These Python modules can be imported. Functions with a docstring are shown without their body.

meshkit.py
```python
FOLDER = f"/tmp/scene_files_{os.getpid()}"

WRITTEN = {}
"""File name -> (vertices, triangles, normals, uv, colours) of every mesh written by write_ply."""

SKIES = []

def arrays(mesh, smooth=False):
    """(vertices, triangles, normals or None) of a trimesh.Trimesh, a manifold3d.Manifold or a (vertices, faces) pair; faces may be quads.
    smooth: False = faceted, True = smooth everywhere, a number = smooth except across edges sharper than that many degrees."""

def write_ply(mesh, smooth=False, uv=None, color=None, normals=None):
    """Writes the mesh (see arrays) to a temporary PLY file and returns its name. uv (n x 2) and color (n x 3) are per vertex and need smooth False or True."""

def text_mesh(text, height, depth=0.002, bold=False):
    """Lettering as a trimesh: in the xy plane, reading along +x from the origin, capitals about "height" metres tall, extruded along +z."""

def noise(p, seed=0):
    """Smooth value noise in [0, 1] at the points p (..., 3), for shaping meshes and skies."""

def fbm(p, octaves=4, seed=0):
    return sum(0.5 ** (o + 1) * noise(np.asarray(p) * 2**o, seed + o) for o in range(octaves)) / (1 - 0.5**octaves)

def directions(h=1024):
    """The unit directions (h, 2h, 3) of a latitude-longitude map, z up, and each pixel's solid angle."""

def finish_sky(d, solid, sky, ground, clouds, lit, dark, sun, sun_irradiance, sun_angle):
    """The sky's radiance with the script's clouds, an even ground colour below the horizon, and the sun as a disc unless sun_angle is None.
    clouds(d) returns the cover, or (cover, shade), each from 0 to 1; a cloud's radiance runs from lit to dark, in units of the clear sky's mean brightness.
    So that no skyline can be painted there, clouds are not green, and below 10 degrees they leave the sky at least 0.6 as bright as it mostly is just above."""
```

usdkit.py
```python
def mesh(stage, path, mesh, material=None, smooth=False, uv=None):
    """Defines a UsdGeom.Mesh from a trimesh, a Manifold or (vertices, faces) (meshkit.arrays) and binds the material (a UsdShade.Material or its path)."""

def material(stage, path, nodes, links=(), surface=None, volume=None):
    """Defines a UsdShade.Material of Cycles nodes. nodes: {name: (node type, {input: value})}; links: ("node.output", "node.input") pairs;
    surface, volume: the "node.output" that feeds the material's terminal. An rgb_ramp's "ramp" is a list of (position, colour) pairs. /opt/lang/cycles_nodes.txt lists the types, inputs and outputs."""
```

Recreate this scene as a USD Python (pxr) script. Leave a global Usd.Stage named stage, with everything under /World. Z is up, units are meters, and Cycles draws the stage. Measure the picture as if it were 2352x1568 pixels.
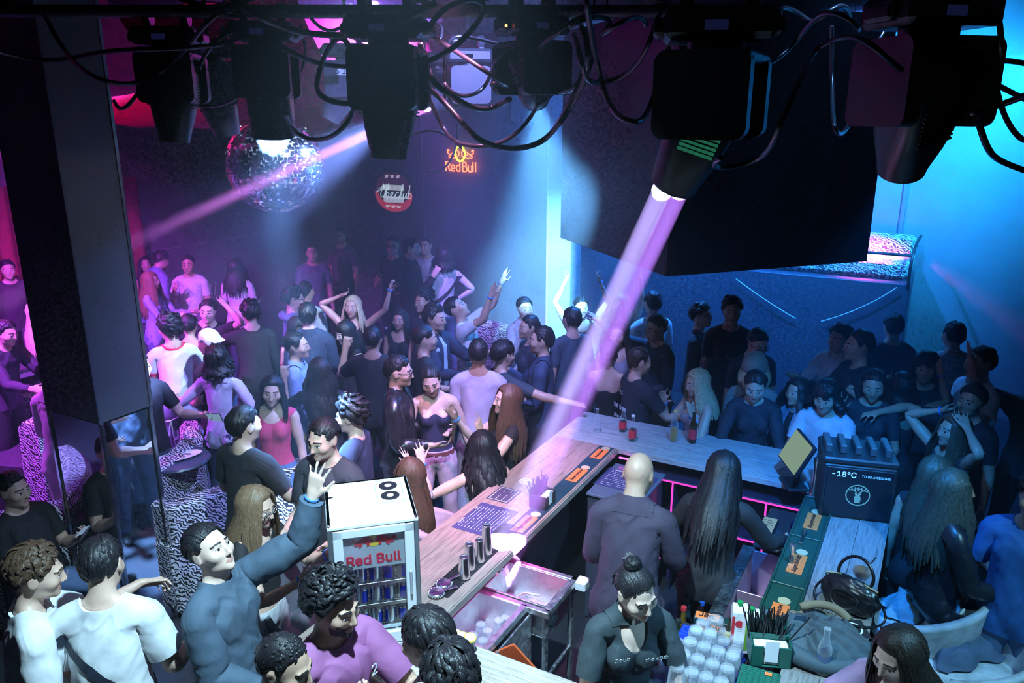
import math, numpy as np, trimesh, meshkit, usdkit, scipy.sparse as sp, shapely, shapely.geometry as sg_, shapely.affinity as sa_
from pxr import Usd, UsdGeom, UsdLux, UsdShade, Gf, Sdf
# ---------------------------------------------------------------- camera, lamps, exposure
stage = Usd.Stage.CreateInMemory(); UsdGeom.SetStageUpAxis(stage, 'Z'); UsdGeom.Xform.Define(stage, '/World')
EYE, FPX, PITCH = 3.5, 1800.0, 16.15   # eye height (m), focal length (px of the 2352 wide frame), degrees below level
cam = UsdGeom.Camera.Define(stage, '/World/camera'); cam.CreateHorizontalApertureAttr(36.0); cam.CreateFocalLengthAttr(36.0 * FPX / 2352)
cam.AddTranslateOp().Set((0, 0, EYE)); cam.AddRotateXOp().Set(90 - PITCH); cam.CreateExposureAttr(0.0); cam.CreateClippingRangeAttr((.05, 200))
def lamp(name, pos, to, col, power, cone, soft=.4, r=.05):
    """A stage spot: a small source with a cone (half angle in degrees)."""
    l = UsdLux.SphereLight.Define(stage, '/World/' + name); l.CreateRadiusAttr(r); l.CreateIntensityAttr(power); l.CreateColorAttr(Gf.Vec3f(*col)); l.CreateNormalizeAttr(True)
    s = UsdLux.ShapingAPI.Apply(l.GetPrim()); s.CreateShapingConeAngleAttr(cone); s.CreateShapingConeSoftnessAttr(soft)
    l.AddTransformOp().Set(Gf.Matrix4d().SetLookAt(Gf.Vec3d(*map(float, pos)), Gf.Vec3d(*map(float, to)), Gf.Vec3d(.013, .017, 1)).GetInverse())
_th = math.radians(PITCH)
def ray(px, py):
    u, v = (px - 1176) / FPX, (784 - py) / FPX; return np.array([u, math.cos(_th) + v * math.sin(_th), -math.sin(_th) + v * math.cos(_th)])
def atz(px, py, z):
    """The point of the place at height z that the photograph shows at this pixel."""
    d = ray(px, py); return np.array([0, 0, EYE]) + d * ((z - EYE) / d[2])
def aty(px, py, y):
    d = ray(px, py); return np.array([0, 0, EYE]) + d * (y / d[1])
BLUE, ICE, VIO, MAG, PUR = (.12, .42, 1), (.5, .75, 1), (.75, .38, 1), (1, .12, .75), (.42, .16, 1)
HAZE = .05
def wall_pt(px, py, a): d = ray(px, py); s = a / (d[0] * math.sin(math.radians(28.9)) + d[1] * math.cos(math.radians(28.9))); return np.array([0, 0, EYE]) + d * s
# the moving heads in view: where each base meets its bar (pixel, distance), size, and the point its lens looks at
HEADS = {'violet': (1650, 20, 2.85, 1.06, atz(1165, 1245, 1.1)), 'wash': (606, 50, 4.5, .98, aty(606, 50, 4.5) * [1.12, 1.13, 0]), 'column': (1222, 36, 4.45, 1.0, aty(1290, 640, 9.6)), 'right': (2145, -12, 3.0, 1.12, np.array([2.25, 5.4, 0])), 'far': (1075, 112, 6.0, .95, aty(60, 668, 5.85)), 'ball': (1000, 120, 6.6, 1.0, aty(575, 480, 6.2))}
def lens(k, out=.352):
    px, py, dep, s, to = HEADS[k]; p = aty(px, py, dep) - [0, 0, .28 * s]; d = (to - p) / np.linalg.norm(to - p); return p + d * out * s
def head_lamp(k, name, col, power, cone, soft, r, dx=0): o = np.array([dx, 0, 0]); lamp(name, lens(k) + o, HEADS[k][4] + o * 1.3, col, power, cone, soft, r)
head_lamp('violet', 'beam_lamp', (.66, .46, 1), 1000000, 1.3, .5, .038, -.032); head_lamp('violet', 'beam_lamp_001', (.64, .24, 1), 880000, 1.3, .5, .036, .036)
head_lamp('wash', 'wash_lamp', (.2, .48, 1), 8000, 12.5, 1, .09)
head_lamp('column', 'column_lamp', (.16, .55, 1), 5200, 13, .9, .04)
head_lamp('right', 'right_lamp', (.01, .26, 1), 230, 30, 1, .05)
head_lamp('far', 'far_beam_lamp', (.95, .24, .95), 230000, 1.3, .5, .035)
head_lamp('ball', 'ball_lamp', (.24, .36, 1), 3800, 18, .9, .05)
# unseen lamps with no fixture built, each placed to light one area
lamp('unseen_front_lamp', (-.2, 2.1, 4.4), (-.5, 3.05, 1.2), (.48, .8, 1), 450, 40, .75)  # out of view overhead, lights the foreground people, fridge and bartender
lamp('unseen_side_lamp', (2.7, 1.9, 3.5), (1.75, 3.2, 1), (.25, .68, 1), 110, 34, .9)  # out of view at the right, lights the chairs and near counter
lamp('unseen_pink_lamp', (-.3, 3.95, 4.25), (-.4, 4.8, 1.1), (1, .34, .8), 300, 25, .9)  # unseen, pink light for the strapless woman and left counter
lamp('unseen_crowd_lamp', (.2, 4.6, 4.5), (-1.2, 6.8, 1.2), (.28, .32, 1), 480, 44, 1); lamp('unseen_dance_lamp', (-1.0, 5.3, 4.3), (-2.5, 7.3, 1.4), (.5, .75, 1), 420, 20, .9)  # both unseen, placed above the crowd to light it
lamp('unseen_bar_lamp', (1.5, 3.5, 4.4), (1.3, 4.5, 1), (.16, .42, 1), 50, 42, 1)  # unseen, placed for the blue tone over the bar
lamp('unseen_back_lamp', (1.5, 8.8, 4.5), (.6, 6.0, 1), (.03, .24, 1), 620, 50, 1)  # unseen, backlights the crowd and haze in blue
lamp('unseen_wall_lamp', (-1.2, 7.4, 4.4), (-2.4, 11.6, 2.2), (.36, .14, 1), 1900, 50, 1)  # unseen, placed to light the wall of the signs purple
lamp('unseen_swag_lamp', (-5.0, 8.2, 2.9), (-4.6, 7.6, 4.75), (1, .05, .6), 800, 50, 1); lamp('unseen_left_lamp', (-4.6, 5.6, 4.2), (-5.0, 7.4, .8), (.5, .07, 1), 1300, 52, 1)  # unseen pair: one lights the red swags, one the purple haze at left
lamp('unseen_blue_lamp', (2.4, 8.0, 4.5), (3.2, 10.0, .8), (.02, .2, 1), 900, 52, 1); lamp('unseen_right_lamp', (4.6, 7.2, 3.9), (4.6, 10.2, 3.0), (.012, .36, 1), 900, 55, 1); lamp('unseen_bench_lamp', wall_pt(1985, 520, 9.9), wall_pt(1985, 640, 10.1), (1, .1, .7), 200, 55, 1)  # unseen three: for the haze behind the box, right back wall and bench
# ---------------------------------------------------------------- materials
LK = '/World/Looks/'; _mats = {}
def mat(col, rough=.6, metal=0, kind='', **k):
    key = (tuple(np.round(col, 3)), rough, metal, kind, tuple(sorted((a, str(b)) for a, b in k.items())))
    if key in _mats: return _mats[key]
    n = {'p': ('principled_bsdf', dict(base_color=col, roughness=rough, metallic=metal, **k))}; L = []; surf = 'p.BSDF'
    t = {'t': ('texture_coordinate', {})}
    if kind == 'cloth':
        n |= {**t, 'a': ('noise_texture', dict(scale=260, detail=2)), 'b': ('noise_texture', dict(scale=9, detail=3)), 'r': ('rgb_ramp', dict(ramp=[(.3, tuple(c * .8 for c in col)), (.75, tuple(min(1, c * 1.08) for c in col))])), 'u': ('bump', dict(strength=.12, distance=.0012)), 'v': ('bump', dict(strength=.3, distance=.012))}
        L = [('t.object', 'a.vector'), ('t.object', 'b.vector'), ('b.fac', 'r.fac'), ('r.color', 'p.base_color'), ('b.fac', 'v.height'), ('a.fac', 'u.height'), ('v.normal', 'u.normal'), ('u.normal', 'p.normal')]
    elif kind == 'skin':
        n |= {**t, 'b': ('noise_texture', dict(scale=22, detail=4)), 'r': ('rgb_ramp', dict(ramp=[(.3, tuple(c * .9 for c in col)), (.7, (min(1, col[0] * 1.06), col[1] * 1.02, col[2]))])), 'u': ('bump', dict(strength=.12, distance=.003)), 'a': ('noise_texture', dict(scale=300))}
        L = [('t.object', 'b.vector'), ('t.object', 'a.vector'), ('b.fac', 'r.fac'), ('r.color', 'p.base_color'), ('a.fac', 'u.height'), ('u.normal', 'p.normal')]
    elif kind == 'hair':
        n |= {**t, 'm': ('mapping', dict(scale=(1, 1, .12))), 'b': ('noise_texture', dict(scale=240, detail=2)), 'r': ('rgb_ramp', dict(ramp=[(.3, tuple(c * .6 for c in col)), (.7, tuple(min(1, c * 1.5) for c in col))])), 'u': ('bump', dict(strength=.5, distance=.004))}
        L = [('t.object', 'm.vector'), ('m.vector', 'b.vector'), ('b.fac', 'r.fac'), ('r.color', 'p.base_color'), ('b.fac', 'u.height'), ('u.normal', 'p.normal')]
    elif kind in ('wood', 'woodb'):
        n |= {**t, 'o': ('mapping', dict(rotation=(0, 0, math.radians(28.9)))), 'm': ('mapping', dict(scale=(14, 1.1, 6) if kind == 'wood' else (1.1, 14, 6))), 'b': ('noise_texture', dict(scale=5, detail=6, roughness=.65, distortion=.6)), 'r': ('rgb_ramp', dict(ramp=[(.3, tuple(c * .55 for c in col)), (.5, col), (.7, tuple(min(1, c * 1.3) for c in col))])), 'u': ('bump', dict(strength=.15, distance=.004))}
        L = [('t.object', 'o.vector'), ('o.vector', 'm.vector'), ('m.vector', 'b.vector'), ('b.fac', 'r.fac'), ('r.color', 'p.base_color'), ('b.fac', 'u.height'), ('u.normal', 'p.normal')]
    elif kind == 'rough':
        n |= {**t, 'b': ('noise_texture', dict(scale=k and 3 or 3, detail=6, roughness=.6)), 'r': ('rgb_ramp', dict(ramp=[(.3, tuple(c * .9 for c in col)), (.7, tuple(min(1, c * 1.08) for c in col))])), 'u': ('bump', dict(strength=.03, distance=.002))}
        L = [('t.object', 'b.vector'), ('b.fac', 'r.fac'), ('r.color', 'p.base_color'), ('b.fac', 'u.height'), ('u.normal', 'p.normal')]
    elif kind == 'steel':
        n |= {**t, 'b': ('noise_texture', dict(scale=30, detail=5, roughness=.7)), 'r': ('map_range', dict(from_min=.3, from_max=.7, to_min=rough * .6, to_max=rough * 1.5)), 'u': ('bump', dict(strength=.08, distance=.003))}
        L = [('t.object', 'b.vector'), ('b.fac', 'r.value'), ('r.result', 'p.roughness'), ('b.fac', 'u.height'), ('u.normal', 'p.normal')]
    elif kind == 'zebra':
        n |= {**t, 'w': ('wave_texture', dict(scale=19, distortion=11, detail=2, detail_scale=1.0, bands_direction='diagonal')), 'r': ('rgb_ramp', dict(ramp=[(.42, (.012, .01, .014)), (.55, col)])), 'u': ('bump', dict(strength=.3, distance=.006)), 'a': ('noise_texture', dict(scale=300))}
        L = [('t.object', 'w.vector'), ('w.fac', 'r.fac'), ('r.color', 'p.base_color'), ('a.fac', 'u.height'), ('u.normal', 'p.normal')]
    elif kind == 'velvet':
        n |= {**t, 'b': ('noise_texture', dict(scale=14, detail=5)), 'r': ('rgb_ramp', dict(ramp=[(.3, tuple(c * .7 for c in col)), (.7, tuple(min(1, c * 1.25) for c in col))]))}
        L = [('t.object', 'b.vector'), ('b.fac', 'r.fac'), ('r.color', 'p.base_color')]
    elif kind == 'pane':
        n = {'f': ('layer_weight', dict(blend=.5)), 'e': ('math', dict(math_type='power', value2=4.0)), 'k': ('math', dict(math_type='multiply_add', value2=.8, value3=.035)), 'g': ('glossy_bsdf', dict(roughness=.03, color=(1, 1, 1))), 'x': ('transparent_bsdf', dict(color=col)), 'mx': ('mix_closure', {})}
        L = [('f.facing', 'e.value1'), ('e.value', 'k.value1'), ('k.value', 'mx.fac'), ('x.BSDF', 'mx.closure1'), ('g.BSDF', 'mx.closure2')]; surf = 'mx.closure'
    elif kind == 'thin':
        n = {'f': ('layer_weight', dict(blend=.5)), 'e': ('math', dict(math_type='power', value2=1.7)), 'k': ('math', dict(math_type='multiply_add', value2=.7, value3=.05)), 'g': ('principled_bsdf', dict(base_color=col, roughness=.08, ior=1.6)), 'x': ('transparent_bsdf', dict(color=(.95, .97, 1))), 'mx': ('mix_closure', {})}
        L = [('f.facing', 'e.value1'), ('e.value', 'k.value1'), ('k.value', 'mx.fac'), ('x.BSDF', 'mx.closure1'), ('g.BSDF', 'mx.closure2')]; surf = 'mx.closure'
    elif kind == 'emit': n = {'e': ('emission', dict(color=col, strength=rough))}; surf = 'e.emission'
    _mats[key] = usdkit.material(stage, f'{LK}m{len(_mats):03d}', n, L, surface=surf); return _mats[key]
def glow(col, s): return mat(col, s, kind='emit')
def glass(col=(1, 1, 1), rough=.02): return mat(col, rough, transmission_weight=1.0, ior=1.45)
BLACK = mat((.012, .012, .014), .5); STEEL = mat((.72, .72, .75), .42, 1, 'steel'); CHROME = mat((.9, .9, .92), .2, 1); RUBBER = mat((.014, .014, .016), .45); PANE = mat((.93, .96, .97), 0, kind='pane')
# ---------------------------------------------------------------- things and parts
_names = {}
def numbered(path):
    n = _names.get(path, 0); _names[path] = n + 1; return path if n == 0 else f'{path}_{n:03d}'
def tag(p, label=None, cat=None, group=None, kind=None):
    for k, v in (('label', label), ('category', cat), ('group', group), ('kind', kind)):
        if v: p.SetCustomDataByKey(k, v)
def thing(name, label=None, cat=None, loc=(0, 0, 0), rz=0, group=None, scale=None, kind=None, tilt=None):
    path = numbered('/World/' + name); x = UsdGeom.Xform.Define(stage, path); x.AddTranslateOp().Set(Gf.Vec3d(*map(float, loc)))
    if rz: x.AddRotateZOp().Set(float(rz))
    if tilt: x.AddRotateXYZOp().Set(Gf.Vec3f(*map(float, tilt)))
    if scale: x.AddScaleOp().Set(Gf.Vec3f(*([scale] * 3 if np.ndim(scale) == 0 else scale)))
    tag(x.GetPrim(), label, cat, group, kind); return path
def part(parent, name, mesh, m, smooth=35, label=None, kind=None):
    path = numbered(f'{parent}/{name}'); p = usdkit.mesh(stage, path, mesh, m, smooth=smooth); tag(p.GetPrim(), label, None, None, kind); return path
def solo(name, mesh, m, label=None, cat=None, group=None, kind=None, smooth=35, loc=None, rz=0):
    path = numbered('/World/' + name); p = usdkit.mesh(stage, path, mesh, m, smooth=smooth)
    if loc is not None: p.AddTranslateOp().Set(Gf.Vec3d(*map(float, loc)))
    if rz: p.AddRotateZOp().Set(float(rz))
    tag(p.GetPrim(), label, cat, group, kind); return path
def copy(src, label, loc, rz=0, group=None, tilt=None, scale=None):
    was = stage.GetPrimAtPath(src).GetCustomData(); name = src.rsplit('/', 1)[1]; base = name[:-4] if name[-4:-3] == '_' and name[-3:].isdigit() else name
    path = thing(base, label or was.get('label'), was.get('category'), loc, rz, group or was.get('group'), tilt=tilt, scale=scale)
    holder = stage.GetPrimAtPath(path); holder.GetReferences().AddInternalReference(src); holder.SetInstanceable(True); return path
# ---------------------------------------------------------------- shapes: all give (vertices, triangles)
def vf(t): return np.array(t.vertices), np.array(t.faces)
def box(lo, hi, c=.004):
    lo, hi = np.array(lo, float), np.array(hi, float); c = min(c, .45 * (hi - lo).min())
    if c <= 0: return vf(trimesh.creation.box(bounds=[lo, hi]))
    P = []
    for s in np.ndindex(2, 2, 2):
        q = np.where(s, hi, lo); g = np.where(s, -1, 1) * c
        for k in range(3): r = q + g; r[k] = q[k]; P.append(r)
    return vf(trimesh.convex.convex_hull(np.array(P)))
def mv(m, loc=(0, 0, 0), rot=None, sc=1):
    v = np.asarray(m[0], float) * sc
    for a, d in (rot or []): v = v @ rotm(a, d).T
    return v + np.array(loc, float), m[1]
def tube(P, r, sides=8, cap=True):
    P = np.asarray(P, float); k = len(P); T = np.gradient(P, axis=0); T /= np.linalg.norm(T, axis=1, keepdims=True) + 1e-12
    n = np.cross(T[0], [0, 0, 1]); n = n if np.linalg.norm(n) > .05 else np.cross(T[0], [1, 0, 0]); V = []; a = np.arange(sides) * 2 * np.pi / sides; r = np.broadcast_to(r, k)
    for i in range(k):
        n = n - T[i] * (n @ T[i]); n /= np.linalg.norm(n) + 1e-12; b = np.cross(T[i], n); V.append(P[i] + r[i] * (np.cos(a)[:, None] * n + np.sin(a)[:, None] * b))
    i, j = np.meshgrid(np.arange(k - 1), np.arange(sides), indexing='ij'); j2 = (j + 1) % sides
    F = np.stack([i * sides + j, i * sides + j2, (i + 1) * sides + j2, (i + 1) * sides + j], -1).reshape(-1, 4); F = np.vstack([F[:, [0, 1, 2]], F[:, [0, 2, 3]]])
    if cap: F = np.vstack([F, [(0, t + 1, t) for t in range(1, sides - 1)], [((k - 1) * sides, (k - 1) * sides + t, (k - 1) * sides + t + 1) for t in range(1, sides - 1)]])
    return np.vstack(V), F
def lathe(prof, n=24):
    """Revolve [(r, z), ...] about z; the profile runs from the bottom's outside upwards."""
    p = np.array(prof, float); k = len(p); a = np.arange(n) * 2 * np.pi / n; q = np.roll(p, -1, 0)
    if (p[:, 0] * q[:, 1] - q[:, 0] * p[:, 1]).sum() < 0: p = p[::-1]
    V = np.stack([p[:, 0][:, None] * np.cos(a), p[:, 0][:, None] * np.sin(a), np.repeat(p[:, 1][:, None], n, 1)], -1).reshape(-1, 3)
    i, j = np.meshgrid(np.arange(k - 1), np.arange(n), indexing='ij'); j2 = (j + 1) % n
    F = np.stack([i * n + j, i * n + j2, (i + 1) * n + j2, (i + 1) * n + j], -1).reshape(-1, 4); F = np.vstack([F[:, [0, 1, 2]], F[:, [0, 2, 3]]])
    a_, b_, c_ = V[F[:, 0]], V[F[:, 1]], V[F[:, 2]]; return V, F[np.linalg.norm(np.cross(b_ - a_, c_ - a_), axis=1) > 1e-12]
def spline(P, n=40):
    P = np.asarray(P, float); t = np.r_[0, np.cumsum(np.maximum(np.linalg.norm(np.diff(P, axis=0), axis=1), 1e-6) ** .5)]
    from scipy.interpolate import CubicSpline
    return CubicSpline(t, P)(np.linspace(0, t[-1], n))
def prism(poly, h, z=0):
    g = poly if hasattr(poly, 'exterior') or hasattr(poly, 'geoms') else sg_.Polygon(poly); g = g.buffer(0)
    return join(*[vf(trimesh.creation.extrude_polygon(q, h, engine='earcut').apply_translation((0, 0, z))) for q in getattr(g, 'geoms', [g])])
def sheet(f, nu, nv, th=.004):
    """A surface f(u, v) -> (..., 3), u and v from 0 to 1, given a thickness."""
    u, v = np.meshgrid(np.linspace(0, 1, nu), np.linspace(0, 1, nv), indexing='ij'); P = f(u, v); V = P.reshape(-1, 3); i, j = np.meshgrid(np.arange(nu - 1), np.arange(nv - 1), indexing='ij')
    q = np.stack([i * nv + j, (i + 1) * nv + j, (i + 1) * nv + j + 1, i * nv + j + 1], -1).reshape(-1, 4); F = np.vstack([q[:, [0, 1, 2]], q[:, [0, 2, 3]]])
    n = vnormals(V, F); m = len(V); e = [(i * nv, (i + 1) * nv) for i in range(nu - 1)] + [((i + 1) * nv + nv - 1, i * nv + nv - 1) for i in range(nu - 1)] + [(j + 1, j) for j in range(nv - 1)] + [((nu - 1) * nv + j, (nu - 1) * nv + j + 1) for j in range(nv - 1)]
    return np.vstack([V, V - n * th]), np.vstack([F, F[:, ::-1] + m, [(b, a, a + m) for a, b in e], [(b, a + m, b + m) for a, b in e]])
def text(s, h, depth=.002, bold=False, center=True):
    v, f = vf(meshkit.text_mesh(s, h, depth, bold))
    if center: v = v - np.array([(v[:, 0].min() + v[:, 0].max()) / 2, (v[:, 1].min() + v[:, 1].max()) / 2, 0])
    return v, f
BAR = 28.9; _ba = math.radians(BAR); BA, BB = np.array([math.sin(_ba), math.cos(_ba), 0]), np.array([math.cos(_ba), -math.sin(_ba), 0])
def bar(b, a, z=0): return BA * a + BB * b + np.array([0, 0, z])   # the bar's own frame: a runs away along its long side, b across it to the right
def barm(m): return mv(m, (0, 0, 0), [('z', -BAR)])                # local x = b, local y = a
# ---------------------------------------------------------------- people: one sculpted template (signed distances -> surface nets), skinned and posed
def smin(a, b, k):
    h = np.clip(.5 + .5 * (b - a) / k, 0, 1)
    return b + (a - b) * h - k * h * (1 - h)

class Field:
    def __init__(s, xs, ys, zs):
        s.ax = (xs, ys, zs); s.d = np.full((len(xs), len(ys), len(zs)), .3)
    def block(s, lo, hi):
        sl = tuple(slice(max(0, np.searchsorted(a, l) - 1), np.searchsorted(a, h) + 1) for a, l, h in zip(s.ax, lo, hi))
        p = np.stack(np.meshgrid(*[a[q] for a, q in zip(s.ax, sl)], indexing='ij'), -1)
        return sl, p
    def put(s, f, lo, hi, k, cut=False):
        sl, p = s.block(np.array(lo) - .035, np.array(hi) + .035)
        if p.size == 0: return
        v = f(p); s.d[sl] = -smin(-s.d[sl], v, k) if cut else smin(s.d[sl], v, k)
    def cap(s, a, b, ra, rb=None, k=.015, sq=None, cut=False):
        a, b = np.array(a, float), np.array(b, float); rb = ra if rb is None else rb; q = np.array(sq or (1, 1, 1), float)
        def f(p):
            e = (b - a) / q; w = (p - a) / q; t = np.clip(w @ e / max(e @ e, 1e-9), 0, 1)
            return np.linalg.norm(w - t[..., None] * e, axis=-1) - (ra + (rb - ra) * t)
        r = max(ra, rb) * q
        s.put(f, np.minimum(a, b) - r, np.maximum(a, b) + r, k, cut)
    def ell(s, c, r, k=.02, cut=False, rx=0):
        c, r = np.array(c, float), np.array(r, float); R = rotm('x', rx)
        def f(p):
            w = (p - c) @ R; k0 = np.linalg.norm(w / r, axis=-1); k1 = np.linalg.norm(w / r ** 2, axis=-1)
            return k0 * (k0 - 1) / np.maximum(k1, 1e-6)
        s.put(f, c - r.max(), c + r.max(), k, cut)

def rotm(ax, deg):
    a = math.radians(deg); c, s = math.cos(a), math.sin(a)
    return np.array({'x': [[1, 0, 0], [0, c, -s], [0, s, c]], 'y': [[c, 0, s], [0, 1, 0], [-s, 0, c]], 'z': [[c, -s, 0], [s, c, 0], [0, 0, 1]]}[ax])

def nets(d, xs, ys, zs):
    ins = d < 0; n = np.array(d.shape)
    cnt = np.zeros(n - 1); acc = np.zeros((*(n - 1), 3)); P = np.stack(np.meshgrid(xs, ys, zs, indexing='ij'), -1)
    cross = []
    for ax in range(3):
        lo = [slice(None)] * 3; hi = [slice(None)] * 3; lo[ax] = slice(None, -1); hi[ax] = slice(1, None)
        lo, hi = tuple(lo), tuple(hi)
        x = ins[lo] != ins[hi]; I = np.argwhere(x); cross.append((I, ins[lo][x]))
        da, db = d[lo][x], d[hi][x]; t = (da / (da - db))[:, None]
        pt = P[lo][x] * (1 - t) + P[hi][x] * t
        o = [a for a in range(3) if a != ax]
        for u in (0, 1):
            for v in (0, 1):
                J = I.copy(); J[:, o[0]] -= u; J[:, o[1]] -= v
                ok = ((J >= 0) & (J < n - 1)).all(1); K = tuple(J[ok].T)
                np.add.at(cnt, K, 1); np.add.at(acc, K, pt[ok])
    idx = -np.ones(n - 1, int); m = cnt > 0; idx[m] = np.arange(m.sum()); V = acc[m] / cnt[m][:, None]
    F = []
    for ax, (I, inside) in enumerate(cross):
        o = [a for a in range(3) if a != ax]; q = []
        for u, v in ((0, 0), (1, 0), (1, 1), (0, 1)):
            J = I.copy(); J[:, o[0]] -= u; J[:, o[1]] -= v; q.append(idx[tuple(J.T)])
        q = np.stack(q, 1); flip = inside ^ (ax == 1); q[~flip] = q[~flip][:, ::-1]; F.append(q)
    F = np.vstack(F)
    return V, np.vstack([F[:, [0, 1, 2]], F[:, [0, 2, 3]]])

def sstep(a, b, x):
    t = np.clip((x - a) / (b - a), 0, 1); return t * t * (3 - 2 * t)

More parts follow.
